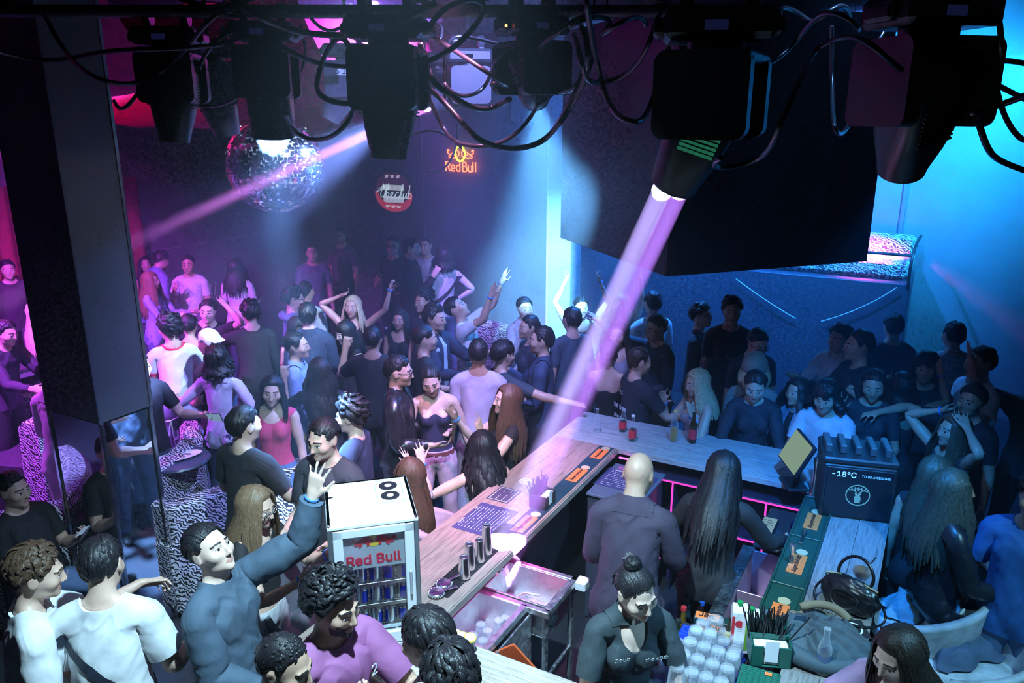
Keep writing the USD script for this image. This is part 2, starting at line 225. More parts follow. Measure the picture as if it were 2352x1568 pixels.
FING = [(-.0325, .872), (-.0108, .886), (.0108, .876), (.0318, .852)]
ARMZ, ARMY = 1.415, .012
def template(sex, s):
    """The body in a T pose, facing -y, 1.75 m tall: vertices, faces, bone weights. s: how coarse."""
    def ax(*seg):
        out = [np.array([seg[0][0]])]
        for a, b, st in seg: out.append(np.linspace(a, b, max(2, int(round((b - a) / (st * s))) + 1))[1:])
        return np.concatenate(out)
    hx = ax((0, .1, .0058), (.1, .69, .02), (.69, .92, .0062))
    xs = np.concatenate([-hx[:0:-1], hx])
    ys = ax((-.23, -.13, .02), (-.13, -.03, .0062), (-.03, .06, .0075), (.06, .2, .015))
    zs = ax((-.03, 1.36, .021), (1.36, 1.47, .0078), (1.47, 1.79, .0066))
    f = Field(hx, ys, zs); w = sex == 'f'; A = .84 if w else 1.0; S = .9 if w else 1.0
    # torso
    f.ell((0, .008, 1.29), (.15 * S, .102 * (.92 if w else 1), .18), .03); f.ell((0, .002, 1.10), (.112 if w else .137, .088 if w else .1, .16), .06)
    f.ell((0, .01, .945), (.162 if w else .155, .108, .115), .05); f.ell((.078, .062, .9), (.082, .072, .085), .04)
    f.cap((.03, .022, 1.425), (.158 * S, .014, 1.415), .052 * A, .052 * A, .03); f.cap((.02, .03, 1.5), (.12 * S, .02, 1.435), .036 * A, .034 * A, .03)
    if w: f.ell((.066, -.072, 1.29), (.058, .05, .06), .035)
    else: f.ell((.066, -.058, 1.325), (.08, .032, .07), .04)
    # neck and head
    f.cap((0, .028, 1.43), (0, .016, 1.58), .056 if not w else .046, .052 if not w else .044, .025)
    f.ell((0, .014, 1.655), (.075, .096, .094), .02); f.ell((0, -.02, 1.612), (.065, .074, .083), .025)
    f.ell((0, -.03, 1.56), (.054 if not w else .047, .056, .036), .02); f.ell((0, -.076, 1.541), (.022 if not w else .016, .02, .018), .02)
    f.ell((.046, -.058, 1.612), (.024, .026, .024), .025)
    f.ell((.032, -.112, 1.638), (.021, .025, .0155), .012, True)
    f.cap((.012, -.089, 1.658), (.046, -.076, 1.660), .0085 if not w else .0065, .007, .012)
    f.ell((.0315, -.0735, 1.637), (.0145, .0145, .0135), .003)
    f.cap((0, -.088, 1.652), (0, -.109, 1.605), .0075, .0105, .01); f.ell((.011, -.098, 1.599), (.008, .010, .0075), .006)
    f.cap((0, -.0905, 1.5745), (.018, -.082, 1.5715), .0062, .004, .006); f.cap((0, -.0905, 1.5645), (.015, -.083, 1.566), .0072, .004, .006)
    f.cap((0, -.1, 1.5693), (.02, -.09, 1.5685), .0022, .0018, .004, cut=True)
    f.ell((.077, .012, 1.628), (.0085, .021, .032), .006, rx=-12); f.ell((.087, .008, 1.63), (.007, .012, .02), .006, True)
    # arms and hands
    sx = .17 * S
    f.cap((sx, ARMY, ARMZ), (.32, ARMY, ARMZ - .003), .054 * A, .049 * A, .03); f.cap((.3, ARMY, ARMZ), (.455, ARMY, ARMZ), .047 * A, .038 * A, .03)
    f.cap((.455, ARMY, ARMZ), (.53, ARMY, ARMZ), .04 * A, .042 * A, .02); f.cap((.53, ARMY, ARMZ), (.7, ARMY, ARMZ), .042 * A, .026 * A, .02, (1, 1, .9))
    f.cap((.69, ARMY, ARMZ), (.73, ARMY, ARMZ), .026 * A, .025, .02, (1, 1.15, .75))
    for i, (y, tip) in enumerate(FING):
        y0, y1, y2 = ARMY + y * .62, ARMY + y, ARMY + y * 1.42; r = (.0088 if i < 3 else .0078) * (.92 if w else 1)
        f.cap((.725, y0, ARMZ), (.806, y1, ARMZ), .0125, .0112, .012); f.cap((.806, y1, ARMZ), (tip, y2, ARMZ - .004), r, r * .82, .004)
    f.cap((.725, ARMY - .02, ARMZ - .004), (.765, ARMY - .058, ARMZ - .012), .0155, .0115, .012); f.cap((.765, ARMY - .058, ARMZ - .012), (.812, ARMY - .082, ARMZ - .016), .0105, .0082, .005)
    # legs
    T = 1.02 if w else 1.0
    f.cap((.088, .005, .88), (.095, -.004, .5), .09 * T, .056, .03); f.cap((.095, -.002, .5), (.095, .016, .37), .054, .056, .02); f.cap((.095, .016, .37), (.095, .02, .09), .056, .035, .02)
    f.cap((.095, .035, .045), (.1, -.13, .03), .04, .032, .02, (1, 1, .9))
    d = np.concatenate([f.d[:0:-1], f.d])
    V, F = nets(d, xs, ys, zs)
    # smooth a little where the grid is coarse
    n = len(V); E = np.vstack([F[:, [0, 1]], F[:, [1, 2]], F[:, [2, 0]]]); L = sp.coo_matrix((np.ones(len(E) * 2), (np.r_[E[:, 0], E[:, 1]], np.r_[E[:, 1], E[:, 0]])), (n, n)).tocsr(); L.data[:] = 1
    L = sp.diags(1 / np.maximum(np.asarray(L.sum(1)).ravel(), 1)) @ L
    keep = (.35 * ((V[:, 2] < 1.46) & (np.abs(V[:, 0]) < .7)) + .12)[:, None]
    V = V + keep * (L @ V - V); V = V + keep * (L @ V - V)
    return dict(V=V, F=F, W=weights(V), L=L, sex=sex, S=S)

BONES = ['pelvis', 'spine', 'chest', 'neck', 'head', 'clavL', 'upL', 'foL', 'haL', 'clavR', 'upR', 'foR', 'haR', 'thL', 'shL', 'ftL', 'thR', 'shR', 'ftR']
PAR = dict(pelvis=None, spine='pelvis', chest='spine', neck='chest', head='neck', thL='pelvis', thR='pelvis')
JP = dict(pelvis=(0, .01, .95), spine=(0, .015, 1.03), chest=(0, .015, 1.22), neck=(0, .025, 1.46), head=(0, .015, 1.55))
for sd, sg in (('L', 1), ('R', -1)):  # L is at +x: the person's own left hand
    PAR.update({'clav' + sd: 'chest', 'up' + sd: 'clav' + sd, 'fo' + sd: 'up' + sd, 'ha' + sd: 'fo' + sd, 'sh' + sd: 'th' + sd, 'ft' + sd: 'sh' + sd})
    JP.update({'clav' + sd: (sg * .03, .02, 1.43), 'up' + sd: (sg * .165, ARMY, ARMZ), 'fo' + sd: (sg * .455, ARMY, ARMZ), 'ha' + sd: (sg * .712, ARMY, ARMZ), 'th' + sd: (sg * .09, .005, .91), 'sh' + sd: (sg * .095, -.002, .5), 'ft' + sd: (sg * .095, .02, .085)})
    for i, (y, tip) in enumerate(FING + [(-.058, .812)]):
        for j in range(3 if i < 4 else 2):
            nm = f'f{i}{j}{sd}'; BONES.append(nm); PAR[nm] = f'f{i}{j-1}{sd}' if j else 'ha' + sd
            if i < 4: t = (0, .42, .72)[j]; JP[nm] = (sg * (.806 + (tip - .806) * t), ARMY + y * (1 + .42 * t), ARMZ)
            else: JP[nm] = [(sg * .73, ARMY - .024, ARMZ - .005), (sg * .768, ARMY - .06, ARMZ - .013)][j]
JP = {k: np.array(v, float) for k, v in JP.items()}; BI = {b: i for i, b in enumerate(BONES)}

def weights(V):
    x, y, z = V.T; ax = np.abs(x); W = np.zeros((len(V), len(BONES)))
    arm = sstep(.115, .205, ax + .25 * np.clip(z - 1.4, -.1, .1)) * sstep(1.27, 1.345, z) * (z < 1.56)
    clav = sstep(.02, .12, ax) * sstep(1.33, 1.42, z) * (z < 1.5) * .8
    leg = 1 - sstep(.83, .96, z + .12 * np.clip(y, 0, .2))
    q = z - .35 * y; hd = sstep(1.512, 1.56, q) * (ax < .15); nk = sstep(1.43, 1.485, z - .12 * ax) * (ax < .2)
    ch = sstep(1.14, 1.29, z); spn = sstep(.96, 1.09, z)
    rest = 1 - arm
    body = {'head': hd, 'neck': (1 - hd) * nk}
    b = (1 - hd) * (1 - nk)
    lft = sstep(-.035, .035, x)
    for sd, m in (('L', lft), ('R', 1 - lft)):
        a = arm * m; e = sstep(.405, .505, ax); h = sstep(.69, .735, ax)
        W[:, BI['up' + sd]] += a * (1 - e); W[:, BI['fo' + sd]] += a * e * (1 - h)
        hh = a * h; done = np.zeros(len(V))
        yr = y - ARMY
        fi = np.argmin(np.stack([np.abs(yr - yy * (1 + .42 * np.clip((ax - .806) / .075, 0, 1))) for yy, _ in FING]), 0)
        th = sstep(.0, .012, -(yr + .030) - .0 * ax) * sstep(.728, .75, ax) * (1 - sstep(.79, .83, ax) * (yr > -.062)) * (ax < .835)
        th = np.where((ax > .80) & (yr > -.058), 0, th)
        t1 = sstep(.757, .78, ax)
        W[:, BI['f40' + sd]] += hh * th * (1 - t1); W[:, BI['f41' + sd]] += hh * th * t1; done = th.copy()
        for i, (yy, tip) in enumerate(FING):
            m2 = (fi == i) * (1 - th); k = sstep(.797, .815, ax); L_ = tip - .806
            j1 = sstep(.806 + L_ * .42 - .008, .806 + L_ * .42 + .008, ax); j2 = sstep(.806 + L_ * .72 - .007, .806 + L_ * .72 + .007, ax)
            W[:, BI[f'f{i}0{sd}']] += hh * m2 * k * (1 - j1); W[:, BI[f'f{i}1{sd}']] += hh * m2 * k * j1 * (1 - j2); W[:, BI[f'f{i}2{sd}']] += hh * m2 * k * j2
            done = done + m2 * k
        W[:, BI['ha' + sd]] += hh * (1 - np.clip(done, 0, 1))
        c = rest * b * clav * m; W[:, BI['clav' + sd]] += c
        kn = 1 - sstep(.44, .545, z); an = 1 - sstep(.06, .12, z); l = rest * b * leg * m
        W[:, BI['th' + sd]] += l * (1 - kn); W[:, BI['sh' + sd]] += l * kn * (1 - an); W[:, BI['ft' + sd]] += l * kn * an
    t = rest * b * (1 - clav) * (1 - leg)
    W[:, BI['chest']] += t * ch; W[:, BI['spine']] += t * (1 - ch) * spn; W[:, BI['pelvis']] += t * (1 - spn)
    for k, v in body.items(): W[:, BI[k]] += rest * v
    return W / np.maximum(W.sum(1, keepdims=True), 1e-9)

def align(u, v):
    u = np.asarray(u, float) / np.linalg.norm(u); v = np.asarray(v, float) / np.linalg.norm(v); c = u @ v
    if c < -.9999: return rotm('z', 180)
    k = np.cross(u, v); K = np.array([[0, -k[2], k[1]], [k[2], 0, -k[0]], [-k[1], k[0], 0]]); return np.eye(3) + K + K @ K / (1 + c)
def about(ax, deg):
    ax = np.asarray(ax, float) / np.linalg.norm(ax); a = math.radians(deg); K = np.array([[0, -ax[2], ax[1]], [ax[2], 0, -ax[0]], [-ax[1], ax[0], 0]])
    return np.eye(3) + math.sin(a) * K + (1 - math.cos(a)) * K @ K

CURL = {'open': (4, 4, 4, 0, 8), 'flat': (2, 2, 2, 5, 0), 'relax': (28, 34, 22, 12, 4), 'fist': (84, 95, 60, 46, 0), 'grip': (52, 50, 32, 38, 2), 'pinch': (38, 45, 30, 34, 0), 'point': (80, 90, 50, 36, 0), 'spread': (3, 3, 3, -14, 16)}
# arms in body space: (outward, forward, up) of the upper arm, then of the forearm; then the hand's shape and the roll of the palm
ARM = {'down': ((.16, .0, -1), (.1, .22, -1), 'relax', 0), 'bent': ((.18, .1, -1), (-.25, 1, -.1), 'relax', 60), 'up': ((.42, .15, 1), (-.1, .15, 1), 'open', 0), 'hip': ((.75, -.35, -.75), (-.65, .55, -.6), 'relax', 0),
       'reach': ((.35, .8, .15), (.1, 1, .2), 'open', 0), 'phone': ((.15, .35, -1), (-.35, .9, .45), 'grip', 80), 'drink': ((.2, .5, -.8), (-.3, .6, .75), 'grip', 60), 'face': ((.15, .55, -.75), (-.25, .35, 1), 'open', 40),
       'headup': ((1, .2, .55), (-.9, .05, .6), 'relax', 0), 'neck': ((.55, .55, .3), (-.6, -.5, .65), 'relax', 0), 'fwd': ((.15, .6, -.7), (0, 1, .0), 'relax', 20), 'clap': ((.2, .55, -.7), (-.35, .8, .5), 'flat', 70), 'back': ((.2, -.35, -1), (-.2, -.1, -1), 'relax', 0),
       'counter': ((.2, .45, -.9), (-.15, .9, -.35), 'relax', 0), 'fist': ((.2, .5, -.7), (-.1, .5, .95), 'fist', 40), 'out': ((.9, .45, .05), (.6, .9, .1), 'relax', 0), 'wave': ((.6, .3, .1), (.2, .25, 1), 'spread', 20)}

def pose(lean=0, side=0, twist=0, head=(0, 0, 0), L='down', R='down', sit=False, sex='m', step=0):
    """Bone matrices. head: (yaw to the person's own left, pitch down, tilt); L, R: a name in ARM or a tuple like its entries."""
    loc = {b: np.eye(3) for b in BONES}
    loc['pelvis'] = rotm('x', lean * .15) @ rotm('y', -side * .2); loc['spine'] = rotm('z', twist * .4) @ rotm('x', lean * .45) @ rotm('y', -side * .4); loc['chest'] = rotm('z', twist * .6) @ rotm('x', lean * .4) @ rotm('y', -side * .4)
    yw, pt, tl = head
    loc['neck'] = rotm('z', yw * .4) @ rotm('x', pt * .45) @ rotm('y', tl * .4); loc['head'] = rotm('z', yw * .6) @ rotm('x', pt * .55) @ rotm('y', tl * .6)
    G = {}
    def glob(b):
        if b in G: return G[b]
        M = np.eye(4); p = PAR[b]; q = JP[b] if p is None else JP[b] - JP[p]
        M[:3, :3] = loc[b]; M[:3, 3] = q; G[b] = M if p is None else glob(p) @ M; return G[b]
    for sd, sg, a in (('L', 1, L), ('R', -1, R)):
        if isinstance(a, str): a = ARM[a]
        up, fo, cu, roll = a[:4]; hv = a[4] if len(a) > 4 else None
        T = np.array([[sg, 0, 0], [0, -1, 0], [0, 0, 1]], float)
        u, f = T @ np.array(up, float), T @ np.array(fo, float)
        el = math.degrees(math.atan2(up[2], math.hypot(up[0], up[1])))
        loc['clav' + sd] = rotm('y', -sg * (el * .3 if el > 0 else el * .07)) @ rotm('z', -sg * 12 * max(0, up[1] / np.linalg.norm(up)))
        pc = glob('clav' + sd)[:3, :3]; ch = glob('chest')[:3, :3]; x0 = np.array([sg, 0, 0.])
        if not (len(a) > 5 and a[5] == 'w'): u, f = rotm('x', lean * .25) @ u, rotm('x', lean * .25) @ f
        Ru = align(x0, u); loc['up' + sd] = pc.T @ Ru
        Rf = align(u, f) @ Ru; Rf = about(f, sg * -roll * .5) @ Rf; loc['fo' + sd] = Ru.T @ Rf
        Rh = about(f, sg * -roll * .5) @ Rf
        if hv is not None: h = T @ np.array(hv, float); Rh = align(f, h) @ Rh
        loc['ha' + sd] = Rf.T @ Rh
        c = CURL[cu]
        for i in range(4):
            kk = 0 if (cu == 'point' and i == 0) else 1 + .06 * (i - 1.5); sp_ = c[4] * (1.5 - i) * .55
            loc[f'f{i}0{sd}'] = rotm('y', sg * c[0] * kk) @ rotm('z', -sg * sp_); loc[f'f{i}1{sd}'] = rotm('y', sg * c[1] * kk); loc[f'f{i}2{sd}'] = rotm('y', sg * c[2] * kk)
        loc[f'f40{sd}'] = rotm('y', sg * c[3] * .7) @ rotm('z', sg * c[3] * .5); loc[f'f41{sd}'] = rotm('z', sg * c[3] * .7)
    for sd, sg in (('L', 1), ('R', -1)):
        st = step * sg
        loc['th' + sd] = rotm('x', -86 if sit else -st - lean * .15) @ rotm('y', -sg * (9 if sit else 3)); loc['sh' + sd] = rotm('x', 88 if sit else max(0, st) * .6 + 3); loc['ft' + sd] = rotm('x', -3)
    out = np.zeros((len(BONES), 4, 4))
    for b in BONES:
        g = glob(b); out[BI[b], :3, :3] = g[:3, :3]; out[BI[b], :3, 3] = g[:3, 3] - g[:3, :3] @ JP[b]; out[BI[b], 3, 3] = 1
    return out
def skin(V, W, M):
    A = (W @ M.reshape(len(M), 16)).reshape(-1, 4, 4); return np.einsum('nij,nj->ni', A[:, :3, :3], V) + A[:, :3, 3]

def vnormals(V, F):
    n = np.zeros_like(V); c = np.cross(V[F[:, 1]] - V[F[:, 0]], V[F[:, 2]] - V[F[:, 0]])
    for k in range(3): np.add.at(n, F[:, k], c)
    return n / np.maximum(np.linalg.norm(n, axis=1, keepdims=True), 1e-12)

def clip(V, F, A, g):
    """Keeps g > 0 of a triangle mesh with vertex attributes A (n, m), cutting triangles along g = 0."""
    pos = g > 0; c = pos[F].sum(1); out = [F[c == 3]]; nv, na, base, memo = [], [], len(V), {}
    def cutpt(i, j):
        k = (i, j) if i < j else (j, i)
        if k not in memo:
            i, j = k; t = g[i] / (g[i] - g[j]); memo[k] = base + len(nv); nv.append(V[i] * (1 - t) + V[j] * t); na.append(A[i] * (1 - t) + A[j] * t)
        return memo[k]
    add = []
    for tri in F[(c == 1) | (c == 2)].tolist():
        while not (pos[tri[0]] and not pos[tri[2]]): tri = tri[1:] + tri[:1]
        a, b, d = tri
        if pos[b]: p, q = cutpt(b, d), cutpt(a, d); add += [(a, b, p), (a, p, q)]
        else: p, q = cutpt(a, b), cutpt(a, d); add.append((a, p, q))
    if add: out.append(np.array(add))
    F = np.vstack(out)
    if nv: V = np.vstack([V, nv]); A = np.vstack([A, na])
    u, inv = np.unique(F, return_inverse=True)
    return V[u], inv.reshape(F.shape), A[u]

def neckline(V, kind):
    x, y, z = V.T
    c, r = {'crew': ((0, .008, 1.497), (.083, .088, .055)), 'high': ((0, .01, 1.53), (.08, .09, .05)), 'wide': ((0, -.02, 1.49), (.13, .13, .11)), 'vee': ((0, -.07, 1.47), (.07, .13, .14)), 'tank': ((0, -.01, 1.47), (.105, .14, .12))}[kind]
    e = np.sqrt(((x - c[0]) / r[0]) ** 2 + ((y - c[1]) / r[1]) ** 2 + ((z - c[2]) / r[2]) ** 2) - 1
    return np.minimum(e * .08, 1.507 - z + .15 * np.clip(y, 0, 1) if kind != "high" else 1.53 - z + .5 * np.minimum(y, 0))
def garment_fields(V, kind, p):
    x, y, z = V.T; ax = np.abs(x)
    if kind == 'top': return [z - p.get('hem', .86), np.where(z > 1.2, p.get('sleeve', .37) - ax, 1), neckline(V, p.get('neck', 'crew'))]
    if kind == 'bare': return [z - p.get('hem', 1.0), np.where(z > 1.2, .17 - ax, 1), 1.325 + .012 * np.cos(x * 42) - z - .25 * np.clip(y, 0, 1)]
    if kind == 'open': return [z - p.get('hem', .84), np.where(z > 1.2, p.get('sleeve', .69) - ax, 1), neckline(V, 'crew'), np.where(y < .02, ax - (.028 + .06 * np.clip(1.45 - z, 0, .5)), 1)]
    if kind == 'legs': return [p.get('waist', 1.0) - z, z - p.get('end', .07), .3 - ax]
    if kind == 'shoe': return [.105 - z]
GARM = {}
def garment(tp, kind, p, seed):
    key = (id(tp), kind, tuple(sorted(p.items())), seed)
    if key in GARM: return GARM[key]
    V, F, W = tp['V'], tp['F'], tp['W']; A = np.hstack([W, vnormals(V, F)])
    off = p.get('off', .012); n = A[:, -3:]
    U = V.copy(); x, y, z = V.T
    if kind in ('top', 'open'):  # let loose cloth hang from chest and shoulder blades, smoothed over the dips
        o = off * (1 + p.get('loose', 1) * sstep(1.3, .95, z) * (np.abs(x) < .2)) + off * .8 * sstep(.2, .36, np.abs(x)) * (z > 1.3)
        U = V + n * o[:, None]
        for _ in range(int(p.get('sm', 14))): U = U + .5 * (tp['L'] @ U - U)
        U = V + n * np.maximum(((U - V) * n).sum(1), .007)[:, None]
    else: U = V + n * (off * (1 + (.5 * sstep(.5, .2, z) if kind == 'legs' else 0 * z)))[:, None]
    wr = p.get('wr', .006) * 1.5
    q = V * np.array([9, 9, 5.]) + seed * 7.3; q[:, 2] += 1.3 * V[:, 0] * 9
    wn = meshkit.fbm(q, 2, seed) - .5; wn2 = np.abs(meshkit.noise(V * np.array([17, 17, 8.]) + V[:, ::-1] * 9 + seed, seed + 3) - .5)
    amp = wr * np.where(np.abs(V[:, 0]) > .2, .8, 1 + .8 * sstep(1.25, .95, z) * (z > .8))
    fold = 1 - np.abs(np.sin((V[:, 0] * 5 + V[:, 2] * 26 + V[:, 1] * 9 + 5 * wn) * 1.5 + seed))
    U = U + n * (wn * .9 * amp + (.25 - wn2) * 1.2 * amp + (fold ** 1.5 - .4) * .9 * amp * (.4 + 1.2 * np.abs(wn)))[:, None] * sstep(0, .05, np.min(garment_fields(V, kind, p), axis=0))[:, None]
    Vr, Fr, B = V, F, np.hstack([A, U])
    for i in range(len(garment_fields(V, kind, p))):
        Vr, Fr, B = clip(Vr, Fr, B, garment_fields(Vr, kind, p)[i])
    W2, N2, U2 = B[:, :-6], B[:, -6:-3], B[:, -3:]
    # turn the open edges in, so that hems have thickness
    E = np.vstack([Fr[:, [0, 1]], Fr[:, [1, 2]], Fr[:, [2, 0]]]); k = E.min(1) * len(U2) + E.max(1); uq, ix, ct = np.unique(k, return_index=True, return_counts=True); bd = E[ix[ct == 1]]
    if len(bd):
        ids = np.unique(bd); mp = {a: len(U2) + i for i, a in enumerate(ids)}
        inner = Vr[ids] + N2[ids] * .002; m_ = len(ids); U2 = np.vstack([U2, inner, U2[ids]]); W2 = np.vstack([W2, W2[ids], W2[ids]]); q_ = lambda a: mp[a] + m_
        Fr = np.vstack([Fr, [(q_(b), q_(a), mp[a]) for a, b in bd], [(q_(b), mp[a], mp[b]) for a, b in bd]])
    GARM[key] = (U2, Fr, W2 / np.maximum(W2.sum(1, keepdims=True), 1e-9)); return GARM[key]
# ---------------------------------------------------------------- hair, faces and the person builder
HC = np.array([0, .014, 1.65])
def hsd(p):
    def e(c, r):
        w = p - np.array(c); r = np.array(r); k0 = np.linalg.norm(w / r, axis=-1); return k0 * (k0 - 1) / np.maximum(np.linalg.norm(w / r ** 2, axis=-1), 1e-6)
    return smin(smin(e((0, .014, 1.655), (.075, .096, .094)), e((0, -.02, 1.612), (.065, .074, .083)), .025), e((0, .016, 1.53), (.05, .052, .1)), .025)
def scalp(d):
    r = np.full(d.shape[:-1], .16)
    for _ in range(14): r = r - .9 * hsd(HC + d * r[..., None])
    return r
def sph(az, el):
    """Direction from the head's middle; az 0 is the face, positive to the person's left (+x)."""
    a, e = np.radians(az), np.radians(el); return np.stack([np.sin(a) * np.cos(e), -np.cos(a) * np.cos(e), np.sin(e)], -1)
HL = ([0, 30, 52, 64, 74, 84, 98, 112, 128, 180], [41, 37, 28, 8, 0, 13, 12, -12, -38, -43])
def hairline(az, k='short'):
    x = np.abs((az + 180) % 360 - 180)
    if k == 'fringe': return np.interp(x, [0, 40, 58, 70, 84, 98, 112, 128, 180], [14, 13, 10, 2, 10, 10, -14, -36, -42])
    if k == 'cover': return np.interp(x, [0, 25, 48, 62, 80, 110, 180], [36, 34, 20, -12, -22, -32, -40])
    if k == 'bangs': return np.interp(x, [0, 40, 55, 66, 80, 110, 180], [12, 11, 4, -14, -24, -32, -40])
    return np.interp(x, *HL)
def tubes(P, wd, tk, out, S=4):
    """Many flattened tapering tubes at once: P (n, k, 3) paths, wd, tk (n, k) half width and half thickness, out (n, k, 3) the way the flat side faces."""
    n, k = P.shape[:2]; T = np.gradient(P, axis=1); T /= np.linalg.norm(T, axis=-1, keepdims=True) + 1e-9
    B = np.cross(T, out); B /= np.linalg.norm(B, axis=-1, keepdims=True) + 1e-9; N = np.cross(B, T); a = np.arange(S) * 2 * np.pi / S
    V = P[:, :, None] + B[:, :, None] * (np.cos(a)[:, None] * wd[:, :, None, None]) + N[:, :, None] * (np.sin(a)[:, None] * tk[:, :, None, None])
    i, j, q = np.meshgrid(np.arange(n), np.arange(k - 1), np.arange(S), indexing='ij'); b = i * k * S; q2 = (q + 1) % S
    F = np.stack([b + j * S + q, b + j * S + q2, b + (j + 1) * S + q2, b + (j + 1) * S + q], -1).reshape(-1, 4)
    e = np.arange(n) * k * S; caps = [np.stack([e, e + S - 1 - t, e + S - 2 - t], 1) for t in range(S - 2)] + [np.stack([e + (k - 1) * S, e + (k - 1) * S + 1 + t, e + (k - 1) * S + 2 + t], 1) for t in range(S - 2)]
    return V.reshape(-1, 3), np.vstack([F[:, [0, 2, 1]], F[:, [0, 3, 2]]] + [c[:, ::-1] for c in caps])
def join(*ms):
    V, F, o = [], [], 0
    for v, f in ms: V.append(np.asarray(v)); F.append(np.asarray(f) + o); o += len(v)
    return np.vstack(V), np.vstack(F)
def shell(line, top, side, amp=.003, fr=(9, 3), seed=0, na=56, nt=13, part=0):
    az = np.linspace(-180, 180, na, endpoint=False); t = np.linspace(0, 1, nt); AZ, TT = np.meshgrid(az, t, indexing='ij')
    el = 90 - (90 - hairline(AZ, line)) * TT; d = sph(AZ, el); d = d + np.array([part * .2, 0, 0]) * 0; d /= np.linalg.norm(d, axis=-1, keepdims=True)
    r = scalp(d); th = (top * (1 - TT ** 1.6) + side * TT ** 1.6) * np.sqrt(np.clip(1 - TT ** 7, 0, 1))
    nz = meshkit.fbm(np.stack([np.cos(np.radians(AZ)) * fr[0] * .5 + 9, np.sin(np.radians(AZ)) * fr[0] * .5, TT * fr[1]], -1), 3, seed) - .5
    r = r + th + nz * amp * 4 * np.sqrt(np.clip(1 - TT ** 7, 0, 1)) * np.minimum(1, TT * 4) - .003 * (TT > .99)
    V = (HC + d * r[..., None]).reshape(-1, 3); i, j = np.meshgrid(np.arange(na), np.arange(nt - 1), indexing='ij'); i2 = (i + 1) % na
    F = np.stack([i * nt + j, i * nt + j + 1, i2 * nt + j + 1, i2 * nt + j], -1).reshape(-1, 4)
    return V, np.vstack([F[:, [0, 1, 2]], F[:, [0, 2, 3]]])
def flow_locks(n, line, lift, k, rng, w=.009, curl=0, t0=.05, t1=1.0, ln=.35, far=1):
    """Locks that run from the crown down towards the hairline, lying on the shell."""
    az = rng.uniform(-180, 180, n); s = rng.uniform(t0, t1 - ln * .6, n); t = np.clip(s[:, None] + np.linspace(0, 1, k) * ln * rng.uniform(.7, 1.3, n)[:, None], 0, 1.04)
    ph = rng.uniform(0, 6, n)[:, None]; u = np.linspace(0, 1, k)
    AZ = az[:, None] + rng.normal(0, 14, n)[:, None] * u + curl * 9 * np.sin(u * 7 + ph); el = 90 - (90 - hairline(AZ, line)) * t; d = sph(AZ, el)
    r = scalp(d) + lift * (.35 + .75 * np.sin(np.pi * np.clip(u * .9 + .1, 0, 1))) * rng.uniform(.7, 1.25, n)[:, None] * (1 - .55 * t) + curl * .006 * np.cos(u * 8 + ph)
    P = HC + d * r[..., None]; tp = np.sqrt(np.clip(1 - u ** 3, .02, 1)) * np.ones((n, 1))
    return tubes(P, w * tp, w * .42 * tp, d)
def slick_locks(n, lift, k, rng, w=.01):
    b = rng.uniform(-68, 68, n); u = np.linspace(0, 1, k); e = np.radians(np.interp(np.abs(b), [0, 30, 50, 68], [41, 38, 28, 9]))
    ph0 = e * rng.uniform(1, 1.7, n) + rng.uniform(0, .8, n) * (rng.random(n) > .4); ph = ph0[:, None] + (np.radians(205) - ph0)[:, None] * u * rng.uniform(.5, 1, n)[:, None]
    bb = np.radians(b[:, None] * (1 - .25 * u)); d = np.stack([np.sin(bb) * np.ones_like(ph), -np.cos(bb) * np.cos(ph), np.cos(bb) * np.sin(ph)], -1)
    r = scalp(d) + lift * (.5 + .5 * np.sin(np.pi * u)) * rng.uniform(.75, 1.2, n)[:, None]; tp = np.sqrt(np.clip(1 - u ** 4, .02, 1)) * np.ones((n, 1))
    return tubes(HC + d * r[..., None], w * tp, w * .4 * tp, d)
def long_locks(n, length, k, rng, w=.014, wave=0, front=50, spread=.02, line='cover', fwd=.3):
    az = np.concatenate([np.linspace(front, 360 - front, n - n // 3), rng.uniform(front, 360 - front, n // 3)]); az = az + rng.normal(0, 3, n)
    u = np.linspace(0, 1, k); m = k // 2; x = np.abs((az + 180) % 360 - 180)
    ln = length * rng.uniform(.84, 1.06, n) * np.interp(x, [0, front, 90, 180], [.85, .85, .95, 1])
    el0 = 87 - rng.uniform(0, 42, n); elr = hairline(az, line); P = np.zeros((n, k, 3)); D = np.zeros((n, k, 3)); off = .012 + .012 * rng.random(n)
    for i in range(k):
        if i < m:
            f = i / (m - 1); el = el0 * (1 - f) + (elr + 6) * f; d = sph(az, el); P[:, i] = HC + d * (scalp(d) + off * (.6 + .4 * f))[:, None]; D[:, i] = d
        else:
            f = (i - m + 1) / (k - m); d = sph(az, np.zeros(n)); base = P[:, m - 1]
            P[:, i] = base + d * (spread * f + .018 * np.sin(f * 3) + wave * .012 * np.sin(f * 8 + az))[:, None] + np.array([0, 0, -1.]) * (ln * f)[:, None]
            P[:, i, 1] += np.where(P[:, i, 1] > -.02, .035, -.045 * fwd / .3) * sstep(.15, .6, f * ln / .45) * np.where(x > 75, 1, .6); D[:, i] = d
            P[:, i, 0] *= 1 + .12 * f * (x < 120)
    tp = (.75 + .5 * np.sin(u * np.pi)) * np.sqrt(np.clip(1 - u ** 8, .05, 1)); wv = w * rng.uniform(.8, 1.25, n)[:, None] * tp
    return tubes(P, wv, wv * .45, D)
def blob(c, r, amp=.1, seed=0, sub=3):
    m = trimesh.creation.icosphere(sub); v = m.vertices * (1 + amp * (meshkit.fbm(m.vertices * 3.1 + 5, 3, seed) - .5) * 2)[:, None]; return v * np.array(r) + np.array(c), m.faces
HAIR = {}
